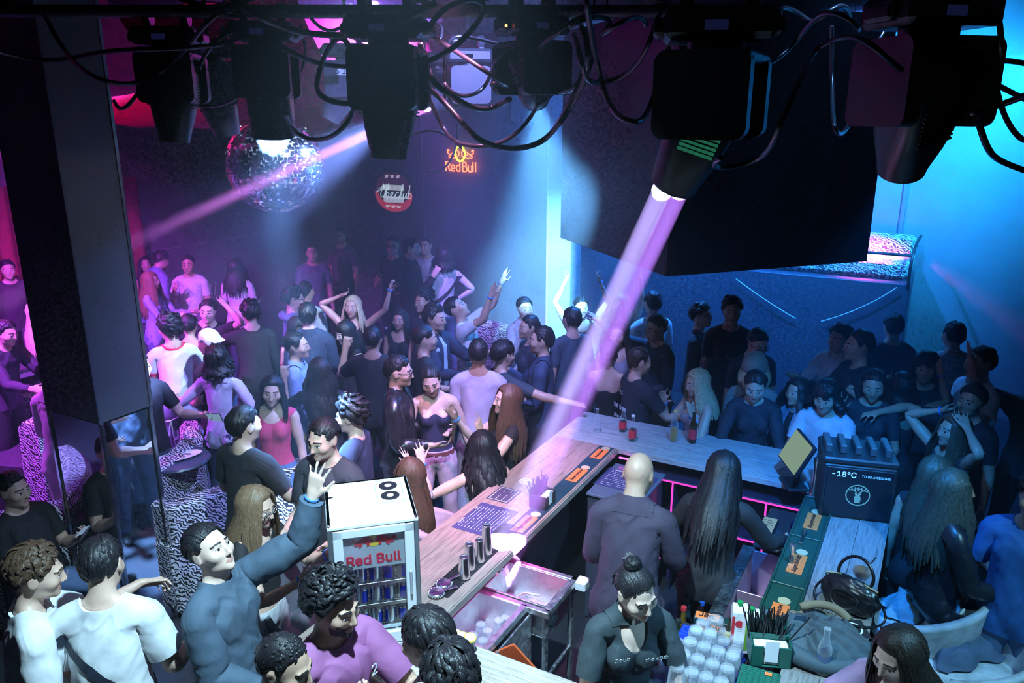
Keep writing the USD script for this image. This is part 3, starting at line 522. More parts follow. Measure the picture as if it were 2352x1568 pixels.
def hair(style, far, seed):
    key = (style, far, seed % 3)
    if key in HAIR: return HAIR[key]
    g = np.random.default_rng(seed % 3 + 11); N = lambda n: int(n * (.4 if far else 1)); K = 5 if far else 9; W = 1.6 if far else 1; nt = dict(na=40, nt=9) if far else {}
    s = seed % 3
    if style == 'short': m = join(shell('short', .017, .006, .0022, (30, 5), s, **nt), flow_locks(N(170), 'short', .019, K, g, .008 * W))
    elif style == 'crop': m = join(shell('short', .008, .003, .0008, (40, 30), s, **nt), flow_locks(N(120), 'short', .009, K, g, .006 * W, ln=.15))
    elif style == 'fade': m = join(shell('short', .003, .0015, .0003, (40, 30), s, **nt), slick_locks(N(80), .02, K, g, .010 * W))
    elif style == 'messy': m = join(shell('short', .026, .01, .004, (18, 4), s, **nt), flow_locks(N(210), 'short', .034, K, g, .010 * W, .5, ln=.4))
    elif style == 'curly': m = join(shell('short', .03, .012, .006, (16, 9), s, **nt), flow_locks(N(260), 'short', .046, K + 3, g, .0085 * W, 1.7, ln=.3))
    elif style == 'fringe': m = join(shell('fringe', .024, .012, .003, (26, 3), s, **nt), flow_locks(N(220), 'fringe', .028, K, g, .009 * W, .1, ln=.5))
    elif style == 'slick': m = join(shell('short', .012, .005, .001, (26, 2), s, **nt), slick_locks(N(120), .019, K + 2, g, .009 * W))
    elif style == 'long': m = join(shell('cover', .016, .014, .0015, (26, 1), s, **nt), long_locks(N(120), .34, K + 3, g, .012 * W))
    elif style == 'longer': m = join(shell('cover', .016, .014, .0015, (26, 1), s, **nt), long_locks(N(130), .47, K + 3, g, .012 * W, .4, spread=.03))
    elif style == 'wavy': m = join(shell('cover', .02, .018, .003, (18, 3), s, **nt), long_locks(N(130), .33, K + 5, g, .012 * W, 1.3, spread=.045))
    elif style == 'bangs': m = join(shell('bangs', .018, .015, .0015, (30, 1), s, **nt), long_locks(N(110), .32, K + 3, g, .012 * W, line='bangs'))
    elif style == 'bob': m = join(shell('cover', .018, .018, .002, (24, 2), s, **nt), long_locks(N(100), .13, K + 2, g, .013 * W, spread=.01))
    elif style == 'shag': m = join(shell('fringe', .03, .022, .005, (16, 4), s, **nt), long_locks(N(90), .13, K + 3, g, .013 * W, 1.2, 64, .03), flow_locks(N(150), 'fringe', .036, K, g, .011 * W, .6, ln=.5))
    elif style == 'bun':
        a = np.linspace(0, 2 * np.pi, N(26), endpoint=False); u = np.linspace(0, 1, K); c = np.array([0, .055, 1.775]); r_ = .034 * np.sin(np.pi * (.15 + .8 * u)); th = a[:, None] + u * 2.4
        P = c + np.stack([r_ * np.cos(th), r_ * np.sin(th), -.03 + .055 * u * np.ones_like(th)], -1) + g.normal(0, .002, (len(a), K, 3)); o = P - c
        t_ = np.stack([g.normal(.01, .02, N(20))[:, None] + .02 * np.sin(u * 5), .1 + .03 * u + g.normal(0, .008, N(20))[:, None], 1.77 - .2 * u * g.uniform(.7, 1.1, N(20))[:, None]], -1)
        m = join(shell('short', .01, .006, .0008, (40, 1), s, **nt), slick_locks(N(150), .013, K + 2, g, .008 * W), blob(c, (.036, .036, .03), .1, 2), tubes(P, np.full((len(a), K), .009), np.full((len(a), K), .006), o), tubes(t_, np.full(t_.shape[:2], .009) * (1 - .7 * u), np.full(t_.shape[:2], .005), t_ - HC))
    elif style == 'tied': m = join(shell('short', .011, .006, .0008, (40, 1), s, **nt), slick_locks(N(130), .014, K + 2, g, .008 * W), blob((0, .125, 1.66), (.028, .03, .032), .15, 2))
    elif style == 'pony': 
        u = np.linspace(0, 1, K + 2); n = N(40); t_ = np.stack([g.normal(0, .016, n)[:, None] * (.4 + u), .11 + .05 * np.sin(u * 2.2) + g.normal(0, .012, n)[:, None] * (.4 + u), 1.69 - .36 * u ** 1.3 * g.uniform(.8, 1.05, n)[:, None]], -1)
        m = join(shell('short', .011, .006, .0008, (40, 1), s, **nt), slick_locks(N(130), .014, K + 2, g, .008 * W), tubes(t_, .011 * np.sqrt(1.02 - u ** 4) * np.ones((n, 1)), .007 * np.sqrt(1.02 - u ** 4) * np.ones((n, 1)), t_ - HC))
    HAIR[key] = m; return m

FACE = {}
def face_parts(tp):
    if id(tp) in FACE: return FACE[id(tp)]
    V, F, W = tp['V'], tp['F'], tp['W']; m = (V[F, 2] > 1.5).all(1) & (V[F, 1] < -.03).all(1) & (np.abs(V[F, 0]) < .08).all(1)
    A = np.hstack([W, vnormals(V, F)]); u, inv = np.unique(F[m], return_inverse=True); v, f, a = V[u], inv.reshape(-1, 3), A[u]
    # refine the face once, so that outlines stay crisp
    for _ in range(2 if len(v) < 3500 else 1):
        v2, f2, at = trimesh.remesh.subdivide(v, f, vertex_attributes={'a': a}); v, f, a = v2, f2, at['a']
    out = {}
    def cutout(name, fields, lift):
        vv, ff, aa = v, f, a
        for g in fields: vv, ff, aa = clip(vv, ff, aa, g(*vv.T))
        out[name] = (vv + aa[:, -3:] * lift, ff, aa[:, :-3])
    fem = tp['sex'] == 'f'
    for nm, sg in (('eye', 1), ('eye_001', -1)):
        alm = lambda x, y, z, sg=sg: 1 - ((sg * x - .0315) / .0152) ** 2 - np.abs((z - 1.6375 - .05 * (sg * x - .0315)) / (.0056 if fem else .005)) ** 1.5
        cutout(nm, [alm, lambda x, y, z: -.05 - y], .0006)
        cutout('iris' + nm[3:], [alm, lambda x, y, z, sg=sg: .0062 - np.hypot(sg * x - .0315, z - 1.637)], .0011)
        lid = lambda x, y, z, sg=sg: np.minimum(1.25 - ((sg * x - .0315) / .0152) ** 2 - np.abs((z - 1.6375 - .05 * (sg * x - .0315)) / .0058) ** 1.5, (z - 1.6385 - .1 * (sg * x - .0315)) / .004)
        cutout('eyelid' + nm[3:], [lid, lambda x, y, z, sg=sg: np.maximum(-(1 - ((sg * x - .0315) / .0152) ** 2 - np.abs((z - 1.6375 - .05 * (sg * x - .0315)) / .005) ** 1.5), -.02)], .0015)
        br = .0024 if fem else .0032
        cutout('eyebrow' + nm[3:], [lambda x, y, z, sg=sg: br * (1.15 - .5 * np.clip((sg * x - .02) / .035, 0, 1)) - np.abs(z - 1.6632 - .01 * (sg * x - .012) + 11 * np.clip(sg * x - .036, 0, 1) ** 2 * 2), lambda x, y, z, sg=sg: np.minimum(sg * x - .011, .052 - sg * x)], .0014)
    cutout('lips', [lambda x, y, z: 1 - (x / .0235) ** 2 - np.abs((z - 1.5692 + .002 * np.cos(x * 250)) / .0108) ** 1.7, lambda x, y, z: -.07 - y], .0007)
    cutout('beard', [lambda x, y, z: 1.583 - z + .9 * np.clip(np.abs(x) - .03, 0, 1), lambda x, y, z: z - 1.512 - .25 * np.clip(y + .06, 0, 1), lambda x, y, z: (x / .0245) ** 2 + ((z - 1.569) / .0115) ** 2 - 1, lambda x, y, z: .02 - y, lambda x, y, z: .066 - np.abs(x)], .0012)
    FACE[id(tp)] = out; return out

TP = {}
def tmpl(sex, s):
    if (sex, s) not in TP: TP[sex, s] = template(sex, s)
    return TP[sex, s]
# ---------------------------------------------------------------- the room
A0, BL, TOP = 10.5, -10.9, 4.75       # back wall, left wall (bar frame), ceiling
WALL = mat((.17, .15, .18), .75, kind='rough'); FLOOR = mat((.03, .03, .036), .22, kind='rough')
def struct(name, m, mt, smooth=False): return solo(name, m, mt, kind='structure', smooth=smooth)
struct('floor', barm(box((BL, -4, -.12), (7, A0 + .2, 0), 0)), FLOOR)
struct('ceiling', barm(box((BL, -4, TOP), (7, A0 + .2, TOP + .15), 0)), mat((.10, .105, .115), .7, kind='rough'))
struct('wall_back', barm(box((BL - .2, A0, 0), (7, A0 + .2, TOP), 0)), WALL)
struct('wall_left', barm(box((BL - .2, -4, 0), (BL, A0, TOP), 0)), WALL)
struct('wall_right', barm(box((6.8, -4, 0), (7, A0, TOP), 0)), WALL)
struct('trim_1', barm(box((BL, A0 - .03, 0), (BL + .05, A0, TOP))), mat((.16, .14, .17), .5))
for k, b in enumerate((-7.46, -.49)): struct(f'trim_{k+2}', barm(box((b, A0 - .035, 0), (b + .05, A0, TOP))), mat((.12, .12, .14), .5))
struct('trim_4', barm(box((BL, -2, 1.42), (BL + .03, A0, 1.45))), mat((.3, .26, .34), .35))
# white column lit by a wash, with a recessed black strip
_c = atz(1283, 560, 1.9)[:2]; ca, cb = _c @ BA[:2], _c @ BB[:2]
col = thing('column', 'pale square column lit blue white beside the black hanging box', 'column', kind='structure')
part(col, 'shaft', barm(box((cb - .17, ca, 0), (cb + .17, ca + .34, TOP), .01)), mat((.34, .36, .38), .6, kind='rough')); part(col, 'corner_bead', barm(box((cb - .175, ca - .006, 0), (cb - .15, ca + .02, TOP))), mat((.45, .46, .48), .5))
# the pillar: black cladding above, mirror panels with chrome edges below
pil = thing('pillar', 'black clad square pillar with mirrored lower part beside the zebra sofas', 'pillar', kind='structure'); pa0, pa1, pb0, pb1 = 2.76, 3.14, -5.05, -4.48
part(pil, 'cladding', barm(box((pb0, pa0, 1.63), (pb1, pa1, TOP), .006)), mat((.12, .12, .125), .6, kind='rough'))
part(pil, 'core', barm(box((pb0 + .03, pa0 + .03, 0), (pb1 - .03, pa1 - .03, 1.63), 0)), BLACK); MIRROR = mat((.75, .74, .78), .035, 1)
part(pil, 'mirror_panel', barm(box((pb0 + .03, pa0 + .012, .02), (pb1 - .03, pa0 + .03, 1.62), .001)), MIRROR, False); part(pil, 'mirror_panel', barm(box((pb1 - .03, pa0 + .03, .02), (pb1 - .012, pa1 - .03, 1.62), .001)), MIRROR, False); part(pil, 'mirror_panel', barm(box((pb0 + .012, pa0 + .03, .02), (pb0 + .03, pa1 - .03, 1.62), .001)), MIRROR, False)
for b in (pb0, pb1 - .03):
    for a in (pa0, pa1 - .03): part(pil, 'edge_trim', barm(box((b, a, 0), (b + .03, a + .03, 1.63), .004)), mat((.5, .5, .53), .22, 1))
part(pil, 'corner_strip', barm(box((pb1 - .004, pa1 - .02, 1.63), (pb1 + .006, pa1 + .004, TOP), .002)), mat((.5, .47, .42), .3, 1)); part(pil, 'corner_strip', barm(box((pb1 - .012, pa0 - .006, 1.63), (pb1 + .006, pa0 + .012, TOP), .002)), mat((.1, .1, .12), .4))
# hanging black box
C = atz(1530, 635, 2.4); ux = np.array([math.sin(math.radians(70.5)), math.cos(math.radians(70.5))]); hb = thing('hanging_box', 'large matt black box hung from the ceiling above the bar', 'speaker box', (C[0], C[1], 2.4), 90 - 70.5)
MB_ = mat((.009, .008, .011), .6, kind='rough')
part(hb, 'front_panel', box((0, 0, 0), (1.78, .03, 1.79), .003), MB_); part(hb, 'side_panel', box((0, .03, 0), (.03, 1.92, 1.79), .003), MB_); part(hb, 'side_panel', box((1.75, .03, 0), (1.78, 1.92, 1.79), .003), MB_); part(hb, 'bottom_panel', box((.03, .03, .01), (1.75, 1.92, .035), .003), MB_); part(hb, 'back_panel', box((.03, 1.89, .035), (1.75, 1.92, 1.79), .003), MB_)
for x in (.25, 1.5):
    for y in (.3, 1.6): part(hb, 'hanger', tube([(x, y, .03), (x, y, TOP - 2.4)], .008), BLACK)
# red curtain and swagged red cloth at the left
def cur(u, v): return np.stack([4.2 + 3.6 * u, .045 * np.sin(u * 95) + .015 * np.sin(u * 41 + 2), .05 + 2.55 * v], -1)
q = sheet(cur, 160, 4, .006); solo('curtain', barm(mv(q, (BL + .15, 0, 0), [('z', 90)])), mat((.32, .02, .05), .75, kind='cloth'), 'red pleated curtain hanging on the left wall behind the pillar', 'curtain', smooth=50)
RED = mat((.42, .025, .12), .5, kind='velvet')
for i, (b0, b1, a0, a1, s) in enumerate([(-9.2, -5.3, 3.7, 5.0, .85), (-9.4, -4.7, 5.0, 6.4, 1.0), (-9.4, -4.5, 6.4, 7.9, 1.1), (-8.6, -5.6, 7.9, 9.6, 1.0)]):
    def swag(u, v, b0=b0, b1=b1, a0=a0, a1=a1, s=s):
        return np.stack([b0 + (b1 - b0) * v, a0 + (a1 - a0) * u, TOP - .35 - s * np.sin(np.pi * u) ** .8 * (.75 + .25 * np.sin(np.pi * v)) - .05 * np.sin(u * 15 + v * 3) * np.sin(np.pi * u) - .02 * np.sin(v * 23)], -1)
    solo('swag_cloth', barm(sheet(swag, 28, 40, .005)), RED, ['red ceiling cloth sagging nearest the pillar top', 'red ceiling cloth swag behind the first moving heads', 'red ceiling cloth swag above the mirror ball', 'red ceiling cloth swag farthest from the pillar'][i], 'cloth', 'red swags of cloth under the ceiling', smooth=60)
# ceiling panels, ducts and pipes
for i in range(5):
    for j in range(4): 
        b, a = -4.6 + 1.25 * j, 5.2 + 1.25 * i; part('/World/ceiling', 'panel', barm(box((b, a, TOP - .03), (b + 1.21, a + 1.21, TOP + .01), .006)), mat([(.16, .17, .19), (.14, .15, .165), (.18, .19, .2)][(i * 3 + j * 2) % 3], .7, kind='rough'))
d = thing('air_duct', 'round grey air duct under the ceiling behind the moving heads', 'duct'); part(d, 'pipe', barm(tube([(-5, 7.2, 4.45), (-.6, 7.2, 4.45)], .17, 20)), mat((.3, .31, .33), .4, .7)); 
for x in np.linspace(-4.7, -.9, 6): part(d, 'collar', barm(tube([(x, 7.2, 4.45), (x + .05, 7.2, 4.45)], .182, 20)), mat((.34, .35, .37), .4, .7))
# lighting bars
PIPE = mat((.02, .02, .022), .45)
def lbar(p, q, lab, r=.03, flat=0):
    t = thing('lighting_bar', lab, 'lighting bar'); p, q = np.array(p), np.array(q)
    part(t, 'pipe', tube([p, q], r, 14), PIPE)
    if flat: part(t, 'lower_pipe', tube([p - [0, 0, .2], q - [0, 0, .2]], r * .8, 12), PIPE); [part(t, 'brace', tube([p + (q - p) * k / 9 - [0, 0, .2 * (k % 2)], p + (q - p) * (k + 1) / 9 - [0, 0, .2 * ((k + 1) % 2)]], r * .4, 6), PIPE) for k in range(9)]
    for k in (.1, .5, .9): c_ = p + (q - p) * k; part(t, 'drop_rod', tube([c_, [c_[0], c_[1], TOP - .004]], .01, 6), PIPE)
lbar((-4.6, 4.42, 4.22), (.9, 4.42, 4.22), 'black truss across the ceiling over the pillar and mirror ball', .04, 1); lbar((-.9, 3.6, 4.12), (-.1, 3.6, 4.12), 'short black bar holding the middle moving head'); lbar((.2, 2.75, 4.06), (3, 2.95, 4.06), 'black bar holding the two right moving heads', .035); lbar((-2.6, 6.6, 4.25), (1, 6.6, 4.25), 'black bar far behind with the pale moving heads')
solo('duct_box', box((-4.4, 3.95, 4.3), (-.35, 4.36, 4.5), .01), BLACK, 'long black box duct running above the left moving heads', 'duct'); solo('bracket_plate', box((.42, 3.1, 4.0), (.85, 3.3, 4.04), .004), BLACK, 'small flat black plate above the hanging box corner', 'bracket')
# moving heads
def moving_head(px, py, dep, lab, tilt=0, yaw=0, size=1.0, body=(.014, .014, .017), lit=None, aim=None, spin=90, strip=None, wide=0):
    """px, py: where the base meets the bar; dep: how far away. tilt turns the head in its yoke, spin turns the yoke."""
    p = aty(px, py, dep); t = thing('moving_head', lab, 'stage light', p, yaw, scale=size); m = mat(body, .38); m2 = mat(tuple(c * 1.5 for c in body), .3)
    part(t, 'base', join(box((-.17, -.13, -.1), (.17, .13, -.005), .02), box((-.2, -.07, -.085), (.2, .07, -.03), .012)), m); part(t, 'display', box((-.05, -.134, -.075), (.02, -.129, -.045), .001), glow((.15, .2, .9), .03))
    for x in (-.1, .1): part(t, 'clamp', join(box((x - .02, -.03, -.01), (x + .02, .03, .05), .005), lathe([(.045, .03), (.05, .05), (.045, .07), (.03, .075)], 14)[0:2] and mv(tube([(x - .02, 0, .05), (x + .02, 0, .05)], .048, 14))), m2)
    if dep > 5: part(t, 'drop_rod', tube([(0, 0, .05), (0, 0, (TOP - p[2]) / size)], .012, 8), PIPE)
    R = [('z', spin)]
    rr = sg_.box(-.15, -.40, .15, -.13).buffer(-.04).buffer(.04)
    part(t, 'yoke', join(mv(tube([(0, 0, -.1), (0, 0, -.14)], .09, 20)), mv(box((-.16, -.145, -.17), (.16, .145, -.13), .012), rot=R)), m)
    for s in (-1, 1): part(t, 'yoke_arm', mv(prism(rr, .055), rot=[('x', 90), ('z', 90)] + [('z', 0)]) if False else mv(mv(prism(rr, .055, -.0275), rot=[('x', 90), ('z', 90)]), (s * .137, 0, 0)) if spin == 0 else mv(mv(mv(prism(rr, .055, -.0275), rot=[('x', 90), ('z', 90)]), (s * .137, 0, 0)), rot=R), m)
    # head: a tapering rounded body hung between the arms
    P = [(-.13, .055, .07), (-.11, .09, .095), (-.04, .105, .122), (.1, .105, .122), (.2, .1, .108), (.3, .086, .086), (.33, .082, .082)]
    if wide: P = [(z, x, y) if z < .1 else (z, wide, wide) for z, x, y in P]
    n = 28; a = np.arange(n) * 2 * np.pi / n; V = []; e = np.linspace(1, 2, len(P)); 
    for k, (z, rx_, ry_) in enumerate(P):
        pw = .55 if k < 4 else (.75 if k == 4 else 1.0); c, s_ = np.cos(a), np.sin(a); V.append(np.stack([rx_ * np.sign(c) * np.abs(c) ** pw, ry_ * np.sign(s_) * np.abs(s_) ** pw, np.full(n, -z)], -1))
    V.append(V[-1] * [.86, .86, 1]); V.append(V[-1] + [0, 0, .03]); K = len(V); V = np.vstack(V); F = []
    for k in range(K - 1):
        for q_ in range(n): q2 = (q_ + 1) % n; F += [(k * n + q_, (k + 1) * n + q_, (k + 1) * n + q2), (k * n + q_, (k + 1) * n + q2, k * n + q2)]
    F += [(0, q_, q_ + 1) for q_ in range(1, n - 1)]; H = (V, np.array(F)); HR = [('x', tilt)] + R
    if aim is not None: dl = rotm('z', -yaw) @ (aim - (p - [0, 0, .28 * size])); AR = align([0, 0, -1], dl); place = lambda g: (np.asarray(g[0]) @ AR.T + [0, 0, -.28], g[1])
    else: place = lambda g: mv(mv(g, rot=HR), (0, 0, -.28))
    hd = part(t, 'head', place(H), m, 40)
    part(hd, 'lens', place(mv(lathe([(.001, -.306), (.05, -.307), (.07, -.302), (.0705, -.296), (.0, -.296)], 24) if not wide else lathe([(.001, -.325), (wide * .84, -.325), (wide * .84, -.315), (0, -.315)], 30))), glow(lit, 30) if lit else glass((.8, .85, .9)) , 40)
    part(hd, 'vent', place(join(*[box((-.06, -.126, -.14 + .016 * k), (.06, -.116, -.132 + .016 * k), .001) for k in range(9)])), m2 if not strip else glow(strip, .12))
    part(hd, 'vent', place(join(*[box((-.06, .116, -.14 + .016 * k), (.06, .126, -.132 + .016 * k), .001) for k in range(9)])), m2)
    return p
def aimed(k, lab, **q): h = HEADS[k]; moving_head(h[0], h[1], h[2], lab, size=h[3], aim=h[4], **q)
moving_head(385, 62, 4.6, 'black moving head nearest the pillar with a pale second light behind it', 6, 5)
moving_head(478, 95, 5.2, 'grey moving head half hidden behind the one by the pillar', -12, 20, .95, (.06, .065, .08))
aimed('wash', 'lit moving head with a glowing white lens above the mirror ball', yaw=3, lit=(.75, .9, 1), wide=.122)
moving_head(890, 36, 3.7, 'large black moving head in the middle of the cables', 4, -6, 1.0)
aimed('column', 'black moving head with a small red standby lamp', yaw=30)
aimed('violet', 'black moving head sending the violet beam to the bar', yaw=-8, strip=(.1, .9, .5), spin=70)
aimed('right', 'black moving head at the far right tilted to the blue wall', yaw=12, spin=0)
moving_head(795, 100, 6.5, 'grey moving head far behind with a lit address display', 30, 0, 1.0, (.07, .07, .1)); aimed('ball', 'grey far moving head throwing blue light to the mirror ball', body=(.03, .034, .045), lit=(.6, .8, 1), spin=180)
aimed('far', 'grey far moving head throwing the magenta beam', yaw=10, body=(.03, .034, .045), lit=(1, .4, .9)); moving_head(1205, 190, 8.5, 'small blue grey far moving head under the hanging cables', 5, 0, .95, (.1, .13, .16))
m_ = aty(1163, 59, 4.3); solo('standby_lamp', vf(trimesh.creation.icosphere(2, .008).apply_translation(m_)), glow((1, .12, .03), 12), 'tiny red standby lamp on the moving head base', 'lamp')
for px, py, s in ((788, 163, '6 10'), (1083, 181, 'D')):
    p = aty(px, py, 6.2); t = thing('address_sign', 'small lit plate reading ' + ('6 10' if s != 'D' else 'the letter D') + ' on a far light', 'sign', p); part(t, 'plate', box((-.05, 0, -.03), (.05, .008, .03), .003), mat((.6, .75, .8), .5)); part(t, 'lettering', mv(text(s, .04), (0, -.001, 0), [('x', 90)]), BLACK, False)
# cables: traced where they hang, each at its own distance
CAB = [(4.2, .012, [(-30, 110), (120, 138), (250, 118), (420, 110), (545, 88)]), (4.25, .012, [(100, 30), (160, 130), (240, 185), (300, 192), (370, 165), (440, 95), (490, 40), (560, 30)]), (4.5, .011, [(455, 165), (500, 92), (545, 70)]), (3.6, .014, [(505, -25), (600, 40), (700, 75), (800, 80), (900, 58), (1000, 5)]), (4.1, .012, [(640, 105), (690, 130), (760, 150), (835, 152)]), (4.0, .013, [(800, 105), (755, 112), (732, 170), (745, 225), (790, 238), (825, 200)]), (4.2, .012, [(655, 260), (690, 310), (740, 320), (790, 290), (812, 240)]),
 (3.9, .015, [(965, 100), (980, 150), (1010, 200), (1060, 235), (1120, 250), (1170, 228)]), (4.2, .012, [(975, 75), (1050, 120), (1110, 160), (1165, 195)]), (3.7, .012, [(965, 142), (1040, 110), (1090, 60), (1110, 10), (1060, 2), (980, 75)]), (4.6, .010, [(1020, 235), (1022, 140), (1050, 85), (1120, 95), (1185, 108)]), (4.4, .011, [(1020, 190), (1075, 220), (1115, 195), (1140, 140), (1166, 113), (1173, 145), (1150, 185), (1130, 192), (1160, 195)]), (3.8, .014, [(970, 213), (1010, 225), (1060, 280), (1110, 325), (1180, 341), (1250, 320), (1300, 255), (1335, 180), (1350, 90)]), (4.3, .011, [(985, 225), (1030, 310), (1085, 334), (1140, 330), (1210, 280), (1235, 240)]), (4.0, .013, [(1282, 210), (1320, 200), (1350, 160), (1362, 95), (1330, 70)]), (4.0, .013, [(1240, 110), (1300, 60), (1345, 35), (1420, 20)]),
 (3.4, .011, [(1318, 80), (1340, 160), (1375, 190), (1420, 180), (1480, 120), (1515, 30)]), (3.2, .011, [(1345, -30), (1358, 80), (1380, 180), (1410, 255), (1450, 279), (1490, 250), (1530, 130), (1545, 40)]), (2.6, .009, [(1655, 362), (1690, 381), (1740, 365), (1790, 290), (1840, 180), (1880, 110), (1940, 86), (2000, 102), (2070, 160)]), (3.2, .009, [(1755, 152), (1840, 80), (1900, 30), (1945, 42), (1960, 70)]), (3.6, .010, [(1910, 60), (1912, 240), (1918, 295), (1932, 307), (1952, 280), (1972, 210), (2012, 110), (2060, 50)]),
 (2.9, .010, [(2255, -20), (2293, 40), (2300, 120), (2290, 200), (2310, 270), (2380, 318)]), (3.1, .012, [(2230, 225), (2260, 320), (2300, 370), (2390, 405)]), (3.3, .011, [(2215, 158), (2290, 140), (2390, 160)]), (3.2, .011, [(2215, 150), (2290, 195), (2390, 245)]), (2.8, .012, [(2235, 258), (2300, 240), (2390, 205)]), (3.6, .011, [(2050, 40), (2090, 80), (2140, 125)]), (3.7, .011, [(2045, 140), (2080, 150), (2130, 100)]), (4.6, .009, [(1960, 240), (2000, 275), (2060, 280)]),
 (3.5, .011, [(1310, 62), (1355, 42), (1400, 55), (1385, 75), (1415, 58), (1455, 40), (1485, 60)]), (3.6, .011, [(1795, 45), (1815, 22), (1850, 42), (1880, 45), (1905, 27), (1950, 44)]), (5.8, .008, [(1052, 285), (1045, 340), (1028, 378), (985, 392)]), (5.0, .009, [(690, 60), (700, 130), (680, 200), (665, 285), (640, 312)]), (4.6, .010, [(440, 240), (500, 242), (545, 222)]), (4.3, .010, [(262, 232), (290, 245), (315, 215)]), (3.5, .012, [(1335, 60), (1350, 140), (1320, 230), (1285, 285)]), (4.8, .01, [(700, 20), (760, 70), (800, 55), (850, 85)]), (4.9, .01, [(905, 15), (930, 80), (985, 60), (1010, 95)]), (5.2, .009, [(860, 255), (930, 310), (990, 300), (1060, 340)])]
CP = mat((.01, .01, .012), .28)
CABLAB = '''running level across the pillar to the leftmost light|sagging in a wide curve over the pillar front|rising short and shiny beside the lit moving head|bowing thickly from the top edge to the middle moving head|stretching from the lit head to the middle moving head|looping round the left side of the middle moving head|looping below the lit head in front of the mirror ball|drooping thickly from the middle head to the standby lamp head|slanting straight above the thick drooping cable|arching tall at the right of the middle moving head|arching narrow and upright in the middle of the tangle|looping like a teardrop left of the standby lamp head|swagging longest and deepest under the tangle|swagging thin just inside the longest deep swag|hooking round the right side of the standby lamp head|climbing from the standby lamp head to the top edge|swagging over the upper left corner of the hanging box|hanging in a deep U on the left face of the hanging box|curving like an S from the violet beam head over the box|arching high right of the violet beam head|hanging as a narrow V on the right of the hanging box|falling from the top edge right of the far right light|dropping steeply below the far right light|leaving the frame highest right of the far right light|slanting down across another right of the far right light|rising to the right frame edge under the far right light|bridging highest between hanging box and far right light|bridging lower between hanging box and far right light|sagging thin behind the right edge of the hanging box|waving along the top left edge of the hanging box|waving along the top right edge of the hanging box|curving thinly down left of the neon sign|hanging thin and upright between lit head and middle head|running short between the leftmost light and the lit head|hooking short right of the pillar under the ceiling|leaning along the left edge of the hanging box|slack and high between the lit head and middle head|slack and high right of the middle head base|swagging thin behind the lens end of the middle head'''.split('|')
for i, (dep, r, pts) in enumerate(CAB):
    g = np.random.default_rng(i); P = np.array([aty(x, y, dep + .18 * math.sin(1.7 * k + i)) for k, (x, y) in enumerate(pts)])
    solo('cable', tube(spline(P, 14 + 6 * len(pts)), r, 7), CP, 'black cable ' + CABLAB[i], 'cable', 'black cables among the stage lights', smooth=True)
# mirror ball
mb = aty(632, 378, 6.6); R_ = .392; t = thing('mirror_ball', 'large mirror ball of small square tiles hanging over the dance floor', 'mirror ball', mb, 20)
part(t, 'core', vf(trimesh.creation.icosphere(4, R_ - .006)), mat((.1, .1, .11), .4)); TM = mat((.92, .92, .95), .05, 1); V, F, nr = [], [], 46; rng = np.random.default_rng(4); nfirst = 0
rings = []
for i in range(nr):
    e = -90 + 180 * (i + .5) / nr; n = max(4, int(round(2 * nr * math.cos(math.radians(e))))); rings += [(e, 360 * (j + .5 * (i % 2)) / n, 180 / nr, 360 / n) for j in range(n)]
vis = sorted(range(len(rings)), key=lambda k: -(-math.sin(math.radians(rings[k][1] + 20 + 12)) * -1 * 0 + math.cos(math.radians(rings[k][1] + 20 + 84)) * math.cos(math.radians(rings[k][0]))))
big = set(vis[:300])
def tile(k):
    e, z, de, dz = rings[k]; d = np.array([math.cos(math.radians(e)) * math.cos(math.radians(z)), math.cos(math.radians(e)) * math.sin(math.radians(z)), math.sin(math.radians(e))]); u = np.array([-math.sin(math.radians(z)), math.cos(math.radians(z)), 0]); d = d + rng.normal(0, .012, 3); d /= np.linalg.norm(d); u = u - d * (u @ d); u /= np.linalg.norm(u); v = np.cross(d, u)
    w, h = R_ * math.cos(math.radians(e)) * math.radians(dz) * .44, R_ * math.radians(de) * .44; c = d * (R_ - .004); q = [c + d * s + u * x * w + v * y * h for s in (0, .004) for x, y in ((-1, -1), (1, -1), (1, 1), (-1, 1))]
    return np.array(q), np.array([(4, 5, 6), (4, 6, 7), (0, 1, 5), (0, 5, 4), (1, 2, 6), (1, 6, 5), (2, 3, 7), (2, 7, 6), (3, 0, 4), (3, 4, 7)])
rest = []
for k in range(len(rings)):
    g_ = tile(k)
    if k in big: part(t, 'tile', g_, TM, False)
    else: rest.append(g_)
part(t, 'tiles', join(*rest), TM, False, kind='stuff'); part(t, 'motor_cap', lathe([(.06, R_ - .01), (.06, R_ + .05), (.03, R_ + .09), (.0, R_ + .09)], 20), BLACK); part(t, 'chain', tube([(0, 0, R_ + .08), (0, 0, TOP - mb[2])], .006, 6), STEEL)
# neon sign on the back wall: two charging bulls before a sun, letters below
def wall_pt(px, py, a): d = ray(px, py); s = a / (d[:2] @ BA[:2]); return np.array([0, 0, EYE]) + d * s
nc = wall_pt(1058, 365, A0 - .06); sc = np.linalg.norm(wall_pt(1089, 365, A0 - .06) - wall_pt(1027, 365, A0 - .06)) / 62.0
t = thing('neon_sign', 'orange neon sign of two bulls and a yellow ring on the back wall', 'neon sign', nc, -BAR); NE, NY = glow((1, .13, .03), 5.0), glow((1, .75, .02), 4.5)
N2 = lambda pts: np.array([((x - 1022) * .347 * sc * 1.17, 0, -(y - 1032) * .347 * sc) for x, y in pts])   # drawn in a tracing whose scale is 2.85 px per px of the photo
BULL = [[(952, 985), (948, 998), (958, 1008), (975, 1003), (992, 990), (1005, 985), (1014, 995), (1012, 1012), (1000, 1026), (990, 1022), (982, 1030), (968, 1022), (958, 1028), (955, 1018), (968, 1010)], [(975, 1003), (985, 1012), (1000, 1010)], [(945, 985), (955, 982), (958, 990)]]
